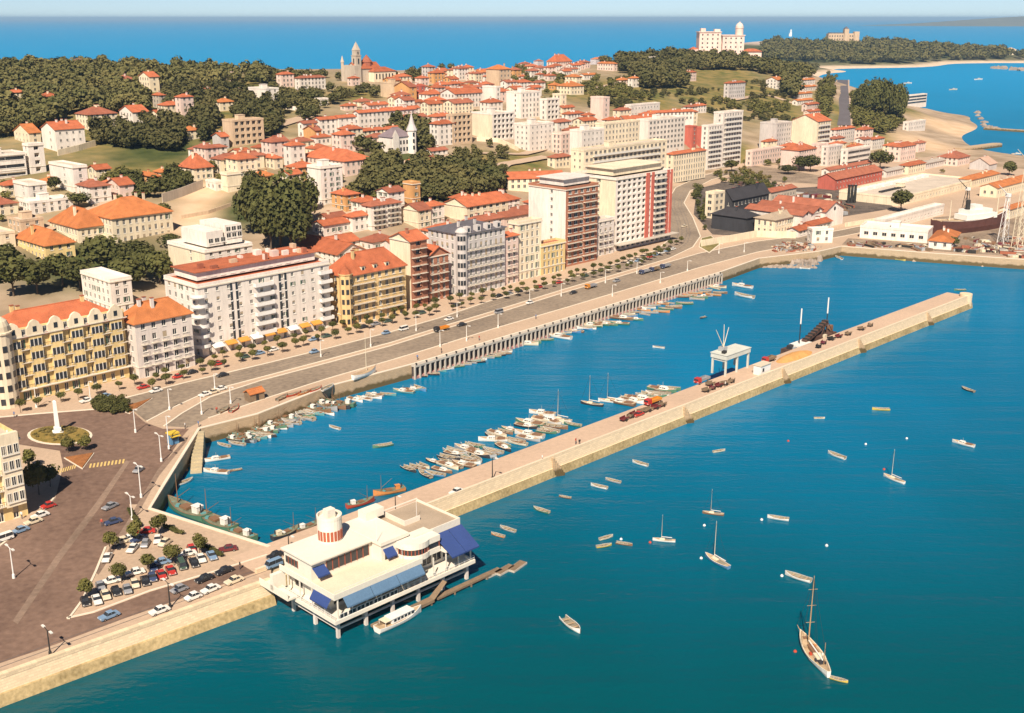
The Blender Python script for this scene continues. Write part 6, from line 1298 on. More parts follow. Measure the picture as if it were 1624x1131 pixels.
for b in [
 (892,982,920,1005,'row','white','lone white dinghy before the yacht club on open water'),
 (1321,1077,1340,1082,'row','yellow','tiny yellow dinghy trailing the big yacht'),
 (1286,924,1245,911,'row','white','long white open boat beside the tall yacht mast'),
 (1156,903,1118,882,'sail','blue','blue-decked sailing boat with slim mast between the buoys'),
 (1071,860,1035,857,'sail','white','white sailing boat with slim mast seen broadside'),
 (1148,818,1114,814,'sail','brown','brown-hulled sailing boat with bare mast'),
 (1251,826,1217,821,'row','white','white open boat with greenish inside right of the sailing boats'),
 (946,869,970,865,'row','yellow','mustard rowing boat beside a pale one'),
 (951,857,972,851,'row','cream','pale rowing boat touching the mustard one'),
 (977,862,1003,866,'row','brown','brown and yellow rowing boat right of the mustard one'),
 (871,815,846,807,'row','green','green-trimmed rowing boat off the breakwater near the yacht club'),
 (905,791,887,788,'row','brown','small brown rowing boat off the breakwater'),
 (963,776,937,770,'row','white','white rowing boat beside a grey one off the breakwater'),
 (984,767,960,761,'row','grey','grey rowing boat beside a white one off the breakwater'),
 (1027,740,1003,733,'row','white','white motor skiff close under the breakwater wall'),
 (1131,718,1150,715,'row','cream','small cream skiff in the middle of the bay'),
 (1340,729,1313,719,'row','white','white rowing boat with yellow thwarts far out in the bay'),
 (1292,664,1307,664,'row','cream','tiny pale skiff far out near the yellow boat'),
 (1411,651,1383,650,'row','yellow','yellow boat with dark keel far out in the bay'),
 (1545,710,1510,701,'launch','white','white cabin cruiser moored at the far side of the bay'),
 (1434,768,1401,755,'sail','white','white day sailer with a short thin mast far out'),
 (1545,623,1525,616,'row','black','dark tender with white inside at the far edge of the bay'),
 (800,853,779,847,'row','orange','orange-trimmed rowing boat beside the blue yacht club awning'),
 (817,845,793,837,'row','grey','dark grey rowing boat next to the orange-trimmed one'),
 (365,727,323,733,'launch','white','white cabin launch with yellow wheelhouse in the harbour corner'),
 (363,752,323,748,'launch','white','open white launch below the yellow-topped one in the harbour corner'),
 (384,745,365,748,'row','brown','brown skiff tied behind the open white launch'),
 (281,771,306,761,'row','white','pale work boat under the harbour corner wall'),
 (282,748,294,747,'row','orange','little orange boat against the harbour corner wall'),
 (302,741,318,731,'row','green','green boat at the foot of the quay stairs'),
 (623,706,591,711,'row','green','solitary green lighter in the middle of the harbour'),
 (539,682,522,677,'row','white','white dinghy adrift below the fishing boats'),
 (563,646,517,641,'fish','green','big green trawler moored under the long quay'),
 (1054,553,1035,551,'row','white','white skiff crossing the inner harbour'),
 (1193,458,1161,453,'launch','white','white launch at the far end of the piled wharf'),
 (1195,474,1165,468,'row','white','long white boat off the far end of the piled wharf'),
 (1120,503,1110,506,'row','black','lone dark skiff off the piled wharf'),
 (1285,427,1268,426,'row','white','white boat drawn up at the rubble yard'),
 (1335,412,1325,408,'row','white','tiny white skiff near the inner harbour corner'),
 (1420,412,1436,414,'row','yellow','yellow boat at the slipway under the shipyard wall'),
 (1532,461,1513,461,'row','green','green boat passing the breakwater head'),
 ]: boat(*b[:7])
for x,y,lab in ((1535,93,'white'),(1552,127,'white'),(1512,143,'cream'),(1440,133,'white'),(1575,96,'white'),(1612,245,'white')):
    boat(x-6,y,x+6,y-.3,'launch',lab,'pale yacht anchored off the beach in the outer bay','yachts in the outer bay',.8,2.2)
for b in [(553,806,591,796,'fish','red','red-bowed trawler with bare mast along the breakwater'),(642,778,592,787,'fish','orange','rusty trawler with orange wheelhouse along the breakwater','orange'),(329,829,268,803,'fish','green','first green trawler along the parking quay'),(372,846,315,822,'fish','green','middle green trawler heaped with nets along the parking quay'),(404,860,356,841,'fish','green','last green trawler at the breakwater root'),
          (432,858,478,840,'fish','black','dark trawler with cream wheelhouse along the breakwater root','cream'),(470,846,512,830,'fish','brown','low dark trawler near the yacht club tower')]:
    boat(*b[:7], None, .5, 1.0, b[7] if len(b) > 7 else None)
# rafts of small craft
def raft(where, line, n, offs, dirpx, lens, kinds, cols_, seed):
    rg = random.Random(seed); L = resample([P2(on(x,y,0)) for x,y in line], n); g = 'boats '+where
    a0 = math.atan2(dirpx[1], dirpx[0])
    for i, p in enumerate(L):
        for o in offs:
            if rg.random() < .2: continue
            k = rg.choice(kinds); c = rg.choice(cols_); ln = rg.uniform(*lens)*(.80 if k == 'row' else .92); s = min(max(ln/BL[k], .5), 1.6)
            P = Vector((p[0]+o[0]+rg.uniform(-1,1), p[1]+o[1]+rg.uniform(-1,1), 0))
            kn = dict(row='open boat', launch='cabin launch', sail='sailing boat', fish='fishing boat')[k]
            boat_at(P, a0+rg.choice((0,math.pi))+rg.gauss(0,.2), s, k, c, f"{c} {kn} {where}", g)
V0 = (math.cos(PANG), math.sin(PANG)); VN = (V0[1], -V0[0]); PER = (-V0[1], V0[0])
mixc = ['white','green','grey','blue','brown','cream','black','brown']
raft('crowded together under the left end of the long quay', [(352,710),(420,692)], 9, [(0,0),(1.5,4.2),(4.5,8.4),(6,12.0)], (1,-.35), (5,8), ['row','row','row','fish'], ['green','brown','grey','teal','white','black'], 1)
raft('rafted beside the big green trawler', [(425,672),(520,655)], 13, [(0,0),(2.5,4.5)], (1,-.6), (6,9), ['row','fish','row','row'], ['green','black','teal','grey','brown','white'], 2)
raft('strung along the long quay past the big green trawler', [(562,636),(660,618)], 9, [(0,0)], (1,-.3), (5,7.5), ['row','row','launch'], ['grey','white','blue','teal'], 3)
raft('huddled off the near end of the piled wharf', [(670,596),(800,563)], 15, [(0,0),(2.2,4.0)], (1,.0), (4.5,7), ['row'], ['green','brown','grey','teal','white','black'], 4)
raft('moored in line along the piled wharf', [(830,548),(985,508)], 11, [(0,0),(3.5,3.8)], (1,-.25), (6,9), ['row','row','launch'], ['white','green','cream','blue','brown'], 5)
raft('clustered along the far half of the piled wharf', [(955,512),(1140,456)], 20, [(0,0),(3,-4.2)], (1,-.2), (5,8), ['row','row','launch'], ['white','grey','green','orange','cream','brown'], 6)
raft('berthed bow-out at the breakwater nearest the yacht club', [(680, 754), (754, 730)], 10, [(0,0),(-4.2,3.0)], (.95,-.6), (5,7.5), ['row','row','row','launch'], mixc, 7)
raft('berthed bow-out midway near the open breakwater', [(749, 728), (804, 708)], 7, [(0,0),(-4.5,3.2)], (.95,-.6), (6,9), ['launch','row','row'], ['white','brown','black','green','grey'], 8)
raft('packed against the breakwater below the white cruisers', [(816, 702), (904, 674)], 11, [(0,0),(-5,3.4)], (.95,-.6), (6,9.5), ['launch','row','row'], ['white','brown','cream','grey','green','black'], 9)
raft('berthed along the breakwater beyond the two-masted pair', [(989, 642), (1062, 618)], 10, [(0,0)], (.95,-.5), (7,10), ['row','launch','row'], ['white','green','grey','brown'], 10)
for b in [(880,660,840,655,'launch','white','big white cruiser with flying bridge off the breakwater berths',1.7),(905,670,872,664,'sail','white','white sloop with tall mast beside the big cruiser',1.5),(955,645,922,640,'sail','black','dark-hulled ketch moored off the breakwater',1.5),(984,640,950,636,'sail','white','white sloop moored beside the dark-hulled ketch',1.5),(800,700,764,699,'launch','white','white launch with orange stern flag off the breakwater berths',1.3),(906,539,868,533,'launch','white','largest white launch along the piled wharf',1.7)]:
    boat(*b[:7], None, .8, b[7])
for k in BP:                                                    # the patterns themselves leave the scene
    o = BP[k]
    for c in list(o.children): bpy.data.objects.remove(c)
    bpy.data.objects.remove(o)
# big two-masted yacht in the foreground
def yacht():
    A_, B_ = on(1314,1075,0), on(1268,1011,0); P = (A_+B_)/2; L_ = min((B_-A_).length,17); t = thing('sailing_yacht', 'large white-hulled yacht with tall cross-treed mast and cluttered wooden deck', 'yacht', P, math.atan2(B_.y-A_.y,B_.x-A_.x))
    hull_mesh(L_,L_*.24,L_*.085,False,.22,.5).build('hull', [BC['white'],BC['cream'],DECK], t); k = L_/16
    mk = mat('yacht_spar', (.42,.27,.13), .6, .2)
    m = MB(); m.tube((3.2*k,0,1),(3.0*k,0,17.5*k),.16*k,.07*k,8); mo = m.build('mast', mk, t)
    for z in (6.5,10.5,14.3): m = MB(); m.tube((3.1*k,-1.0*k,z*k),(3.1*k,1.0*k,z*k),.05*k); m.build('cross_tree', mk, mo)
    m = MB(); m.tube((3*k,0,2.2*k),(-4.5*k,0,2.0*k),.16*k); m.build('boom', BC['white'], t)
    m = MB(); m.tube((-5.2*k,0,1),(-5.2*k,0,6.5*k),.08*k,.05*k); m.build('mizzen_mast', mk, t)
    for x,w,l,h,c in ((.6,.7,1.6,.55,'brown'),(-2.4,.8,1.2,.5,'cream'),(-4.2,.7,.7,.3,'black'),(5.2,.45,.5,.35,'brown')): m = MB(); m.box((x-l)*k,(x+l)*k,-w*k,w*k,1.15*k,(1.3+h)*k); m.build('deckhouse', BC[c], t)
    m = MB(); m.tube((7.8*k,0,1.7*k),(9.8*k,0,2.1*k),.1*k,.05*k); m.build('bowsprit', mk, t)
    m = MB()
    for q in ((9.7,0,2.1),(-7.6,0,1.6),(2.6,1.8,1.4),(2.6,-1.8,1.4),(3.6,1.7,1.4),(3.6,-1.7,1.4)): m.tube((q[0]*k,q[1]*k,q[2]*k),(3.0*k,0,17*k),.025*k,n=4)
    m.build('rigging', IRON, t)
    for i,(x,y) in enumerate(((-.8,1.1),(-1.4,-1.1),(1.9,1.1),(-3.3,.9),(2.2,-1.0))): m = MB(); m.obox((x*k,y*k),i,.35*k,.25*k,1.15*k,1.6*k); m.build('deck_gear', [BC['red'],BC['white'],DECK,BC['black'],BC['orange']][i], t)
yacht()
# passenger launch at the club jetty
def ferry():
    A_, B_ = on(598,1004,0), on(668,970,0); P = (A_+B_)/2; t = thing('passenger_launch', 'white passenger launch with cabin windows tied up below the yacht club', 'launch', P, math.atan2(B_.y-A_.y,B_.x-A_.x)); L_ = (B_-A_).length; k = L_/13
    hull_mesh(L_,L_*.25,L_*.1,False,.8,.4).build('hull', [BC['white'],BC['white'],DECK], t)
    m = MB(); m.box(-3*k,3.2*k,-1.15*k,1.15*k,1.1*k,2.3*k); m.raw([(3.2*k,-1.15*k,1.1*k),(4.2*k,-.9*k,1.1*k),(4.2*k,.9*k,1.1*k),(3.2*k,1.15*k,1.1*k),(3.2*k,-1.15*k,2.3*k),(3.7*k,-.8*k,2.2*k),(3.7*k,.8*k,2.2*k),(3.2*k,1.15*k,2.3*k)],[(0,1,5,4),(1,2,6,5),(2,3,7,6),(4,5,6,7)]); ca = m.build('cabin', BC['white'], t)
    m = MB(); m.box(-3.3*k,3.4*k,-1.3*k,1.3*k,2.31*k,2.42*k); m.build('cabin_roof', BC['white'], t)
    for s in (-1,1):
        for i in range(6): x = (-2.5+i*1.02)*k; m = MB(); m.box(x,x+.7*k,s*1.17*k-.03,s*1.17*k+.03,1.5*k,2.05*k); m.build('window', GLASS, ca)
    m = MB(); m.box(-5*k,-3.1*k,-1.2*k,1.2*k,2.2*k,2.28*k); m.build('stern_canopy', BC['cream'], t)
    for s in (-1,1):
        m = MB(); m.tube((-4.9*k,s*1.1*k,1*k),(-4.9*k,s*1.1*k,2.2*k),.04); m.build('canopy_post', WHITE, t)
ferry()
# dark dredger lying behind the loading gantry, and the gantry itself
def dredger():
    A_, B_ = on(1195,556,0), on(1285,527,0); P = (A_+B_)/2; sP, wP = (P.xy-Pc).dot(PDIR), -4.2; P = Vector(pier(sP, wP, 0)); t = thing('dredger', 'rust-dark dredger with bucket ladder and two tall pale masts at the breakwater', 'ship', P, PANG); t.scale = (.85,.8,.72)
    rust = mat('rusty_iron', (.10,.055,.04), .9, .4, .4, 3); m = MB(); m.prism([(-16,-3.4),(14,-3.4),(17,0),(14,3.4),(-16,3.4)], -1, 2.6); m.build('hull', rust, t)
    m = MB(); m.box(2,13,-2.6,2.6,2.61,4.6); m.build('machinery_house', rust, t); m = MB(); m.raw([(-6,-1,3),(9,-1,8.5),(9,1,8.5),(-6,1,3),(-6,-1,4.4),(9,-1,10.4),(9,1,10.4),(-6,1,4.4)],[(0,1,5,4),(1,2,6,5),(2,3,7,6),(3,0,4,7),(4,5,6,7),(3,2,1,0)]); m.build('bucket_ladder', rust, t)
    for i in range(8): m = MB(); x = -5+i*1.8; m.box(x,x+.9,-1.2,1.2,4.5+i*.72,5.2+i*.72); m.build('bucket', IRON, t)
    m = MB(); m.box(-12,-4,-2.4,2.4,2.61,4.0); m.build('deckhouse', BC['white'], t)
    for x, h in ((-9,19),(9.5,20)): m = MB(); m.tube((x,0,2.6),(x,0,h),.2,.16,8,0); m.tube((x,0,h*.66),(x,0,h+.2),.27,.24,8,1); m.build('mast', [IRON, WHITE], t)
    for s in (-1,1):
        for x0, x1 in ((6,9),(11,9.4),(2,6.5)): m = MB(); m.tube((x0,s*2.2,4.6),(x1,s*.8,9 if x1 > 8 else 7.4),.18); m.build('frame_strut', rust, t)
    for x, y, w, h, c in ((-13.5,1,1.2,1.6,'black'),(-14,-1.4,.8,1.2,'grey'),(-2.5,2.2,.7,1.5,'red'),(-1,-2.2,.9,1.1,'black'),(12.5,0,1.0,2.6,'brown'),(14.8,1.2,.5,1.4,'grey'),(4,-2.9,.8,.9,'cream')): m = MB(); m.box(x-w,x+w,y-w*.6,y+w*.6,2.61,2.6+h+(2 if 2 < x < 13 else 0)); m.build('deck_gear', BC[c], t)
    m = MB(); m.tube((7.5,0,4.6),(7.5,0,8.6),.55,.5,10); m.build('funnel', IRON, t)
dredger()
def gantry():
    P = on(1150,597); GW = mat('gantry_paint', (.60,.60,.52), .7, .15); t = thing('loading_gantry', 'white loading gantry on four legs with derricks at the breakwater edge', 'gantry', Vector((P.x,P.y,GZ+.05)), PANG); H_ = 5.4; t.scale = (.72,.72,.85)
    for x in (0,7.5,15):
        for y in (0,6): m = MB(); m.box(x-.32,x+.32,y-.32,y+.32,-.02,H_); m.build('leg', GW, t)
    m = MB(); m.box(-.6,15.6,-.6,6.6,H_+.01,H_+1.5); m.box(-.8,15.8,-.8,6.8,H_+1.51,H_+1.7); m.build('platform', GW, t)
    for x in (0,7.5,15): m = MB(); m.box(x-.2,x+.2,.33,5.67,H_-.7,H_-.01); m.build('cross_beam', GW, t)
    m = MB(); m.box(2.5,5,3,5.5,H_+1.71,H_+3.1); m.build('winch_house', BC['grey'], t)
    for x1, z1 in ((-1,7.5),(4.2,8.5),(7.4,7)): m = MB(); m.tube((3.8,4,H_+3.0),(x1,4.5,H_+2+z1),.16,.1); m.build('derrick_arm', BC['cream'], t)
    m = MB(); m.obox((1.5,2),.2,1,.7,H_+1.71,H_+2.5); m.build('motor', IRON, t)
gantry()
P = on(1208,592); t = thing('quay_kiosk', 'small white flat-roofed kiosk against the breakwater parapet', 'kiosk', Vector((P.x,P.y,GZ+.05)), PANG); m = MB(); m.box(-2.4,2.4,-1.2,1.2,-.02,2.6); m.build('wall', WHITE, t); m = MB(); m.box(-2.6,2.6,-1.4,1.4,2.61,2.8); m.build('roof', PAINTS['cream'], t); m = MB(); m.box(-1.6,-.8,-1.26,-1.203,.9,1.9); m.build('window', GLASS, t)
P = on(1260,566); m = MB(); V = []; rg = random.Random(3)
e = tag(link('sand_heap', None, None, Vector((P.x,P.y,GZ+.05)), PANG), 'spread heap of orange sand on the breakwater beside the red lorry', 'sand heap')
ring = [[((6.5+1*rg.random())*f*math.cos(i*math.pi/9)*1.25, (2.4+.5*rg.random())*f*math.sin(i*math.pi/9), h) for i in range(18)] for f, h in ((1,0),(.75,.5),(.45,.95),(.15,1.15))]
for a, b in zip(ring[:-1], ring[1:]):
    for i in range(18): m.face([a[i],a[(i+1)%18],b[(i+1)%18],b[i]])
m.face(ring[-1]); m.build('heap', mat('orange_sand', (.58,.30,.10), .95, .2, .5, 4), e)
# ------------------------------------------------------------------ wharf, street furniture, people, haze
def wharf():
    L = resample(pxl([(652,579),(900,505),(1140,433)]), 82); t = tag(link('piled_wharf', None, None, (*L[0], GZ)), 'concrete piled wharf with a row of dark openings along the harbour', 'wharf'); o = Vector((*L[0],GZ)); d = [(p[0]-o.x, p[1]-o.y) for p in L]
    m = MB(); strip(m, d, -1.7, .02, -.45, .12); m.build('deck_beam', CONC, t)
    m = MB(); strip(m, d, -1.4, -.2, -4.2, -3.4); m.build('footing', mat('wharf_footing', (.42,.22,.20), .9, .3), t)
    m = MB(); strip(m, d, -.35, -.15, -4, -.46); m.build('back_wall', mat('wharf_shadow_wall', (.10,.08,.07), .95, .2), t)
    a = math.atan2(d[-1][1], d[-1][0]); q = off(d, -1.5)
    pm = MB(); pm.box(-.2,.2,-.25,.25,-4.2,-.46); pm = pm.mesh('pile', [CONC]); bm = MB(); bm.lathe([(.2,.121),(.16,.5),(.3,.55),(.3,.75),(.1,.8)], 8); bm = bm.mesh('bollard', [IRON])
    for i, p in enumerate(q):
        link('pile', pm, t, (p[0],p[1],0), a)
        if i % 2 == 0: link('bollard', bm, t, (p[0]+.4,p[1]+.4,0), 0)
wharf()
# quay stairs in the corner
P = on(300,690); t = tag(link('quay_stairs', None, None, (P.x,P.y,GZ)), 'pale stone stairs descending to the water in the harbour corner', 'stairs')
st = mat('stair_stone', (.46,.38,.24), .9, .2)
for i in range(12):
    A_ = on(307,686); B_ = on(300,726); v = (B_-A_)/12; p = A_+v*i-P; m = MB(); m.obox((p.x+1.2,p.y), math.atan2(v.y,v.x), .62*v.length, 1.25, -6, .05-i*.33); m.build('step', st, t)
def lamp(bx, by, ty, label, group, col=WHITE, arms=1, z=None):
    P = on(bx, by) if z is None else Vector((*P2(on(bx,by)), z)); h = max(zat(P.x,P.y,ty)-P.z, 4); t = thing('street_lamp', label, 'street lamp', P, PANG, group)
    m = MB(); m.lathe([(.28,0),(.25,.7),(.14,.9)], 8); m.build('base', col, t)
    m = MB(); m.tube((0,0,.85),(0,0,h),.13,.08,7); m.build('pole', col, t)
    for s in (-1,1)[:arms]:
        m = MB(); m.tube((0,0,h),(0,s*1.1,h+.25),.06,n=5); m.build('arm', col, t); m = MB(); m.box(-.18,.18,s*1.35-.4,s*1.35+.4,h+.15,h+.32); m.build('lamp_head', FRAME, t)
for a in ((22,917,870,'white lamp post at the edge of the brown road'),(256,732,691,'white lamp post standing close to the harbour corner wall'),(224,789,739,'pale lamp post near the driving grey car'),(210,824,787,'lamp post beside the short hedge')): lamp(*a, None, WHITE, 2)
for a in ((80,1040,1000,'dark pole with cross-arm at the sea wall corner'),(270,964,925,'dark pole at the sea wall parapet beside parked cars'),(459,881,852,'dark pole beside the yacht club roof')): lamp(*a, None, IRON, 2)
for x,y,yt in ((215,686,649),(269,650,617),(341,618,593),(366,640,614),(320,657,628),(268,712,660),(58,646,615),(144,638,605)): lamp(x,y,yt,'slender lamp post where the avenue enters the square','lamps at the head of the avenue')
for x,y,yt in ((509,566,540),(588,550,523),(660,525,499),(698,550,524),(725,503,480),(740,541,517),(790,520,498),(840,480,460),(890,470,450),(960,449,428),(971,470,452),(1047,449,432),(1010,434,416),(1090,430,414),(1140,402,388),(1180,400,386)): lamp(x,y,yt,'slender lamp post along the waterfront avenue','lamps along the avenue',FRAME)
for x,y,yt in ((628,828,786),(781,762,726)): lamp(x,y,yt,'dark lamp post along the breakwater parapet','lamps on the breakwater',IRON,1,GZ+.05)
# kiosk, hut, boats and gear on the quay
P = on(275,703); t = thing('newspaper_kiosk', 'blue kiosk with yellow awning near the quay stairs', 'kiosk', P, PANG); m = MB(); m.box(-1,1,-.9,.9,0,2.4); m.build('booth', BC['blue'], t); m = MB(); m.box(-1.2,1.2,-1.7,-.92,2.0,2.1); m.box(-1.2,1.2,-1.1,1.1,2.41,2.75); m.build('awning', mat('kiosk_yellow',(.66,.45,.05)), t); m = MB(); m.box(-.7,.7,-.96,-.903,1.1,1.9); m.build('window', GLASS, t)
P = on(404,634); t = thing('tool_hut', 'low orange-roofed brown hut on the quay paving', 'hut', P, PANG); m = MB(); m.box(-2.1,2.1,-1.4,1.4,0,2.2); m.build('wall', WOOD, t); m = MB(); roof_hip(m, 4.2, 2.8, 0, .9, .25, 'g'); o = m.build('roof', ROOFO, t); o.location = (-2.1,-1.4,2.25); m = MB(); m.box(-.4,.4,-1.46,-1.403,.05,1.9); m.build('door', IRON, t)
for i,(x,y,c) in enumerate(((465,627,'red'),(482,624,'orange'),(500,619,'red'),(520,616,'white'),(448,632,'brown'),(355,652,'brown'),(372,650,'red'))):
    P = on(x,y); t = thing('beached_skiff', f"{['red','orange','red','white','brown','brown','red'][i]} skiff drawn up on the quay paving", 'boat', P, PANG+.1*i, 'skiffs on the quay'); hull_mesh(5,1.7,.62).build('hull', [BC[c],BC[c],INSIDE], t)
    for xx in (-1.2,.4): m = MB(); m.box(xx-.14,xx+.14,-.7,.7,.36,.41); m.build('thwart', DECK, t)
P = on(578,597,GZ); t = thing('laid_up_yacht', 'white keel yacht with mast laid up at the quay edge', 'yacht', Vector((P.x,P.y,GZ+.2)), PANG+.15); hull_mesh(9,2.4,1.3,False,.5).build('hull', [BC['white'],BC['brown'],DECK], t); m = MB(); m.tube((.8,0,1.2),(.8,0,12),.09,.05); m.build('mast', BC['cream'], t); m = MB(); m.tube((.8,0,2),(-3,0,2),.08); m.build('boom', BC['cream'], t)
# scrap, timber and small craft in the shipyard
YM = [WOOD, IRON, PAINTS['maroon'], CONC, BC['grey'], BC['brown'], ROOFD, BC['cream']]
def pile_of(label, spots, n, seed, smin=.6, smax=2.2):
    rg = random.Random(seed); 
    for i in range(n):
        (x0,y0),(x1,y1) = rg.choice(spots); P = on(rg.uniform(x0,x1), rg.uniform(y0,y1)); a = rg.uniform(0,3)
        if poly_dist(FLATP, np.array([[P.x,P.y]]))[0] > -3.2 or infoot(P.x,P.y,.5): continue
        k = rg.random(); t = thing('timber_stack' if k < .5 else 'scrap_pile', label+(' of timber baulks' if k < .5 else ' of scrap plates'), 'pile', P, a, label); s = rg.uniform(smin,smax)
        for q in range(3):
            m = MB(); h = rg.uniform(.25,.6)*s
            if k < .5: m.box(-1.6*s,1.6*s,-.7*s+q*.46*s,-.7*s+q*.46*s+.4*s,0,h); m.build('baulk', rg.choice(YM), t)
            else: m.obox((rg.uniform(-.6,.6)*s,rg.uniform(-.5,.5)*s),rg.random()*3,.8*s,.5*s,0,h*1.3); m.build('plate', rg.choice(YM), t)
pile_of('heap in the rubble yard at the avenue end', [((1225,383),(1290,400))], 60, 1, .6, 1.4)
pile_of('heap along the shipyard quay', [((1345,386),(1400,396)),((1400,390),(1470,400)),((1525,392),(1620,408)),((1530,375),(1620,392)),((1480,385),(1624,400))], 130, 2, .7, 2.0)
pile_of('heap in the gasworks yard', [((1150,300),(1215,312)),((1220,305),(1340,325)),((1270,318),(1360,340))], 45, 3, 1, 2.8)
# rubble apron
for k_, (L__, h__) in enumerate(((((1208,423),(1292,425),70),1.0), (((1212,417),(1296,419),80),2.2), (((1220,411),(1298,413),80),3.4), (((1230,406),(1300,407),70),4.2))): rocks('rubble_bank', [L__], 1.7, h__, 70+k_)
# ship on the slipway and shipyard crane
P = on(1540,366); t = thing('slipway_ship', 'cargo ship with dark hull and white superstructure on the shipyard slipway', 'ship', Vector((P.x,P.y,GZ)), R(28)); L_ = 46
hull_mesh(L_,9,7,False,.8,.25).build('hull', [mat('ship_red_black', (.12,.05,.04), .7, .3), BC['white'], DECK], t)
for x0,x1,w,z0,z1 in ((-8,12,3.6,5.8,8.2),(-6,9,3.2,8.21,10.2),(-2,3,2.4,10.21,12.2)): m = MB(); m.box(x0,x1,-w,w,z0,z1); m.build('superstructure', BC['white'], t)
for x, h in ((16,17),(-15,15)): m = MB(); m.tube((x,0,6),(x,0,h),.25,.15); m.build('mast', BC['cream'], t)
m = MB(); m.tube((-4,0,10.2),(-4,0,14.5),1.1,1.0,10); m.build('funnel', IRON, t)
def crane(px, py, ty, label, col):
    P = on(px,py); h = zat(P.x,P.y,ty)-GZ; t = thing('shipyard_crane', label, 'crane', P, .5)
    for sx in (-1,1):
        for sy in (-1,1): m = MB(); m.tube((sx*1.6,sy*1.6,0),(sx*.5,sy*.5,h),.16,.12,5); m.build('leg', col, t)
    n = max(4,int(h/3)); m = MB()
    for i in range(n):
        z0, z1 = h*i/n, h*(i+1)/n; r0, r1 = 1.6-1.1*i/n, 1.6-1.1*(i+1)/n
        for a,b,c,d in ((-1,-1,1,-1),(1,-1,1,1),(1,1,-1,1),(-1,1,-1,-1)): m.tube((a*r0,b*r0,z0),(c*r1,d*r1,z1),.07,n=4)
    m.build('bracing', col, t); m = MB(); m.tube((0,0,h),(-7,0,h+5),.25,.12,5); m.build('jib', col, t); m = MB(); m.box(-.9,.9,-.9,.9,h-.6,h+.8); m.build('cab', WHITE, t)
crane(1612,395,255,'tall pale lattice crane at the edge of the shipyard', BC['cream']); crane(1590,385,310,'shorter white lattice crane beside the scrap', WHITE); crane(1530,345,300,'thin dark derrick behind the slipway ship', IRON)
for i in range(3):
    P = on(1345+i*5, 322); t = thing('gas_chimney', 'thin dark stack in the row of three beside the hedge', 'chimney', P, 0, 'row of three thin stacks'); m = MB(); m.lathe([(.8,0),(.7,9),(.9,9.1),(.9,9.6),(.6,9.6)], 10); m.build('shaft', IRON, t)
# buoys
for i,(x,y) in enumerate(((1311,866),(1261,1034),(1208,825),(1117,834),(1031,861),(1240,914),(1438,696),(1250,700),(985,856),(1112,886),(1402,745),(1373,705))):
    P = on(x,y,0); t = thing('mooring_buoy', 'small white mooring buoy bobbing among the anchored boats', 'buoy', P, 0, 'mooring buoys'); m = MB(); m.lathe([(.1,-.2),(.26,-.05),(.3,.1),(.22,.28),(.05,.34),(.05,.45)], 10); m.build('float', [WHITE, BC['red'], WHITE][i%3], t)
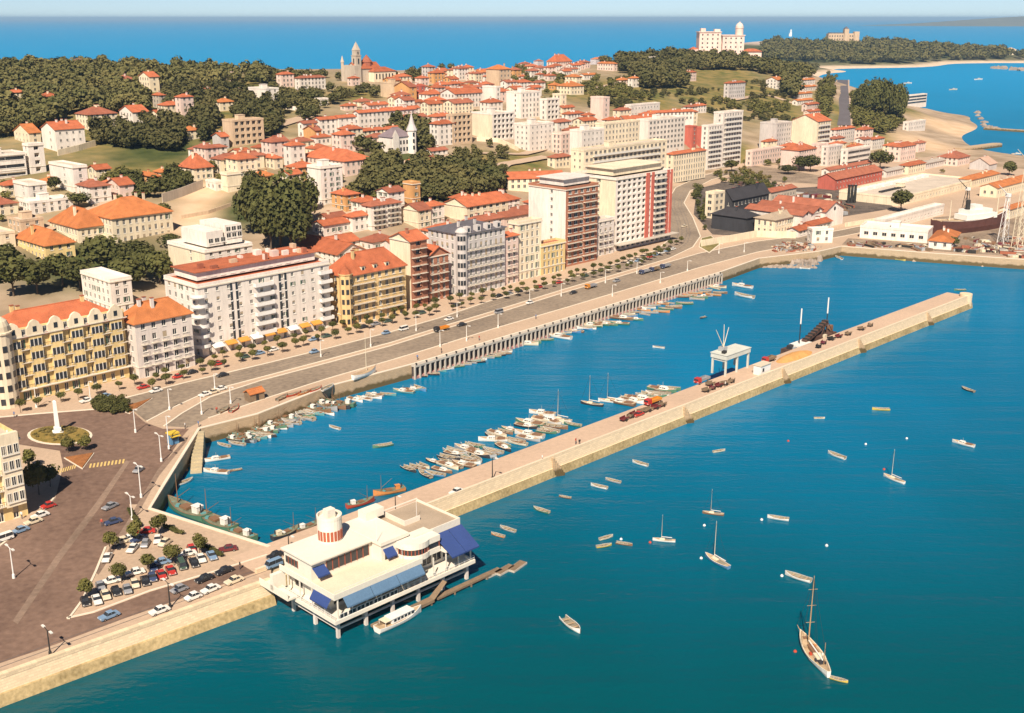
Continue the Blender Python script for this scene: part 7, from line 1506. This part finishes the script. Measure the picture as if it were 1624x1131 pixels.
# people
def person_mesh():
    V = {'pel':(0,0,.95),'chest':(0,0,1.32),'neck':(0,0,1.5),'head':(0,.02,1.66),'lh':(.1,0,.9),'lk':(.11,.03,.5),'lf':(.12,-.02,.06),'lt':(.12,.14,.03),'rh':(-.1,0,.9),'rk':(-.11,.08,.5),'rf':(-.12,.02,.06),'rt':(-.12,.18,.03),'ls':(.2,0,1.42),'le':(.27,-.02,1.14),'lw':(.27,.1,.9),'lm':(.26,.14,.8),'rs':(-.2,0,1.42),'re':(-.27,-.03,1.14),'rw':(-.26,.06,.9),'rm':(-.25,.1,.8)}
    Rr = dict(pel=.15,chest=.16,neck=.06,head=.11,lh=.09,lk=.06,lf=.045,lt=.04,rh=.09,rk=.06,rf=.045,rt=.04,ls=.07,le=.05,lw=.035,lm=.03,rs=.07,re=.05,rw=.035,rm=.03)
    E = [('pel','chest'),('chest','neck'),('neck','head'),('pel','lh'),('lh','lk'),('lk','lf'),('lf','lt'),('pel','rh'),('rh','rk'),('rk','rf'),('rf','rt'),('chest','ls'),('ls','le'),('le','lw'),('lw','lm'),('chest','rs'),('rs','re'),('re','rw'),('rw','rm')]
    K = list(V); me = bpy.data.meshes.new('skel'); me.from_pydata([V[k] for k in K], [(K.index(a),K.index(b)) for a,b in E], []); o = bpy.data.objects.new('skel', me); COL.objects.link(o)
    md = o.modifiers.new('s','SKIN'); sk = me.skin_vertices[0].data
    for i,k in enumerate(K): sk[i].radius = (Rr[k],Rr[k]); sk[i].use_root = (k == 'pel')
    s2 = o.modifiers.new('u','SUBSURF'); s2.levels = 1; s2.render_levels = 1
    dg = bpy.context.evaluated_depsgraph_get(); out = bpy.data.meshes.new_from_object(o.evaluated_get(dg)); bpy.data.objects.remove(o); out.name = 'body'
    out.materials.clear()
    for c in ('cloth_a','cloth_b','skin','hair'): out.materials.append(mat(c, dict(cloth_a=(.08,.08,.10),cloth_b=(.5,.45,.38),skin=(.50,.30,.20),hair=(.03,.02,.015))[c]))
    for p in out.polygons:
        z, x = p.center.z, abs(p.center.x); p.material_index = 3 if z > 1.7 else 2 if z > 1.5 or (z < 1.0 and x > .22) else 1 if z > .95 else 0
    return out
PM = person_mesh(); shirts = [mat('shirt_'+n, c) for n, c in (('white',(.75,.72,.66)),('blue',(.12,.2,.38)),('red',(.45,.08,.05)),('black',(.03,.03,.03)))]; sn = ['white','blue','red','dark']
for i,(x,y,lab,up) in enumerate(((294,680,'standing at the head of the quay stairs',0),(315,677,'leaning at the quay edge by the stairs',0),(162,835,'walking on the brown road near the short hedge',0),(381,903,'walking on the quay road past black cars',0),(35,823,'standing before the yellow block',0),(23,662,'crossing the square near the kerb',0),(913,705,'strolling along the breakwater near the parapet',1),(919,707,'strolling beside another on the breakwater',1),(860,732,'standing alone on the breakwater',1),(662,571,'standing by the near end of the piled wharf',0),(344,655,'standing beside skiffs on the quay',0),(700,560,'walking along the pale promenade',0),(1150,614,'working beside handcarts on the breakwater',1),(850,506,'walking on the promenade along the wharf',0),(760,540,'pausing on the promenade along the wharf',0))):
    P = on(x,y); s = i % 4; o = link('person', PM, None, (P.x,P.y,GZ+(.05 if up else 0)), random.uniform(0,6)); o.material_slots[1].link = 'OBJECT'; o.material_slots[1].material = shirts[s]; tag(o, f"person in {sn[s]} top {lab}", 'person')
# haze over the bay
m = MB(); m.box(-44000,44000,-3500,62000,-9,135)
hz_ = bpy.data.materials.new('sea_haze'); hz_.use_nodes = True; n = hz_.node_tree.nodes; n.remove(n['Principled BSDF']); pv = n.new('ShaderNodeVolumePrincipled'); pv.inputs['Color'].default_value = (.45,.72,1.0,1); pv.inputs['Density'].default_value = .00005; hz_.node_tree.links.new(pv.outputs[0], n['Material Output'].inputs['Volume'])
stuff(m.build('haze', hz_))
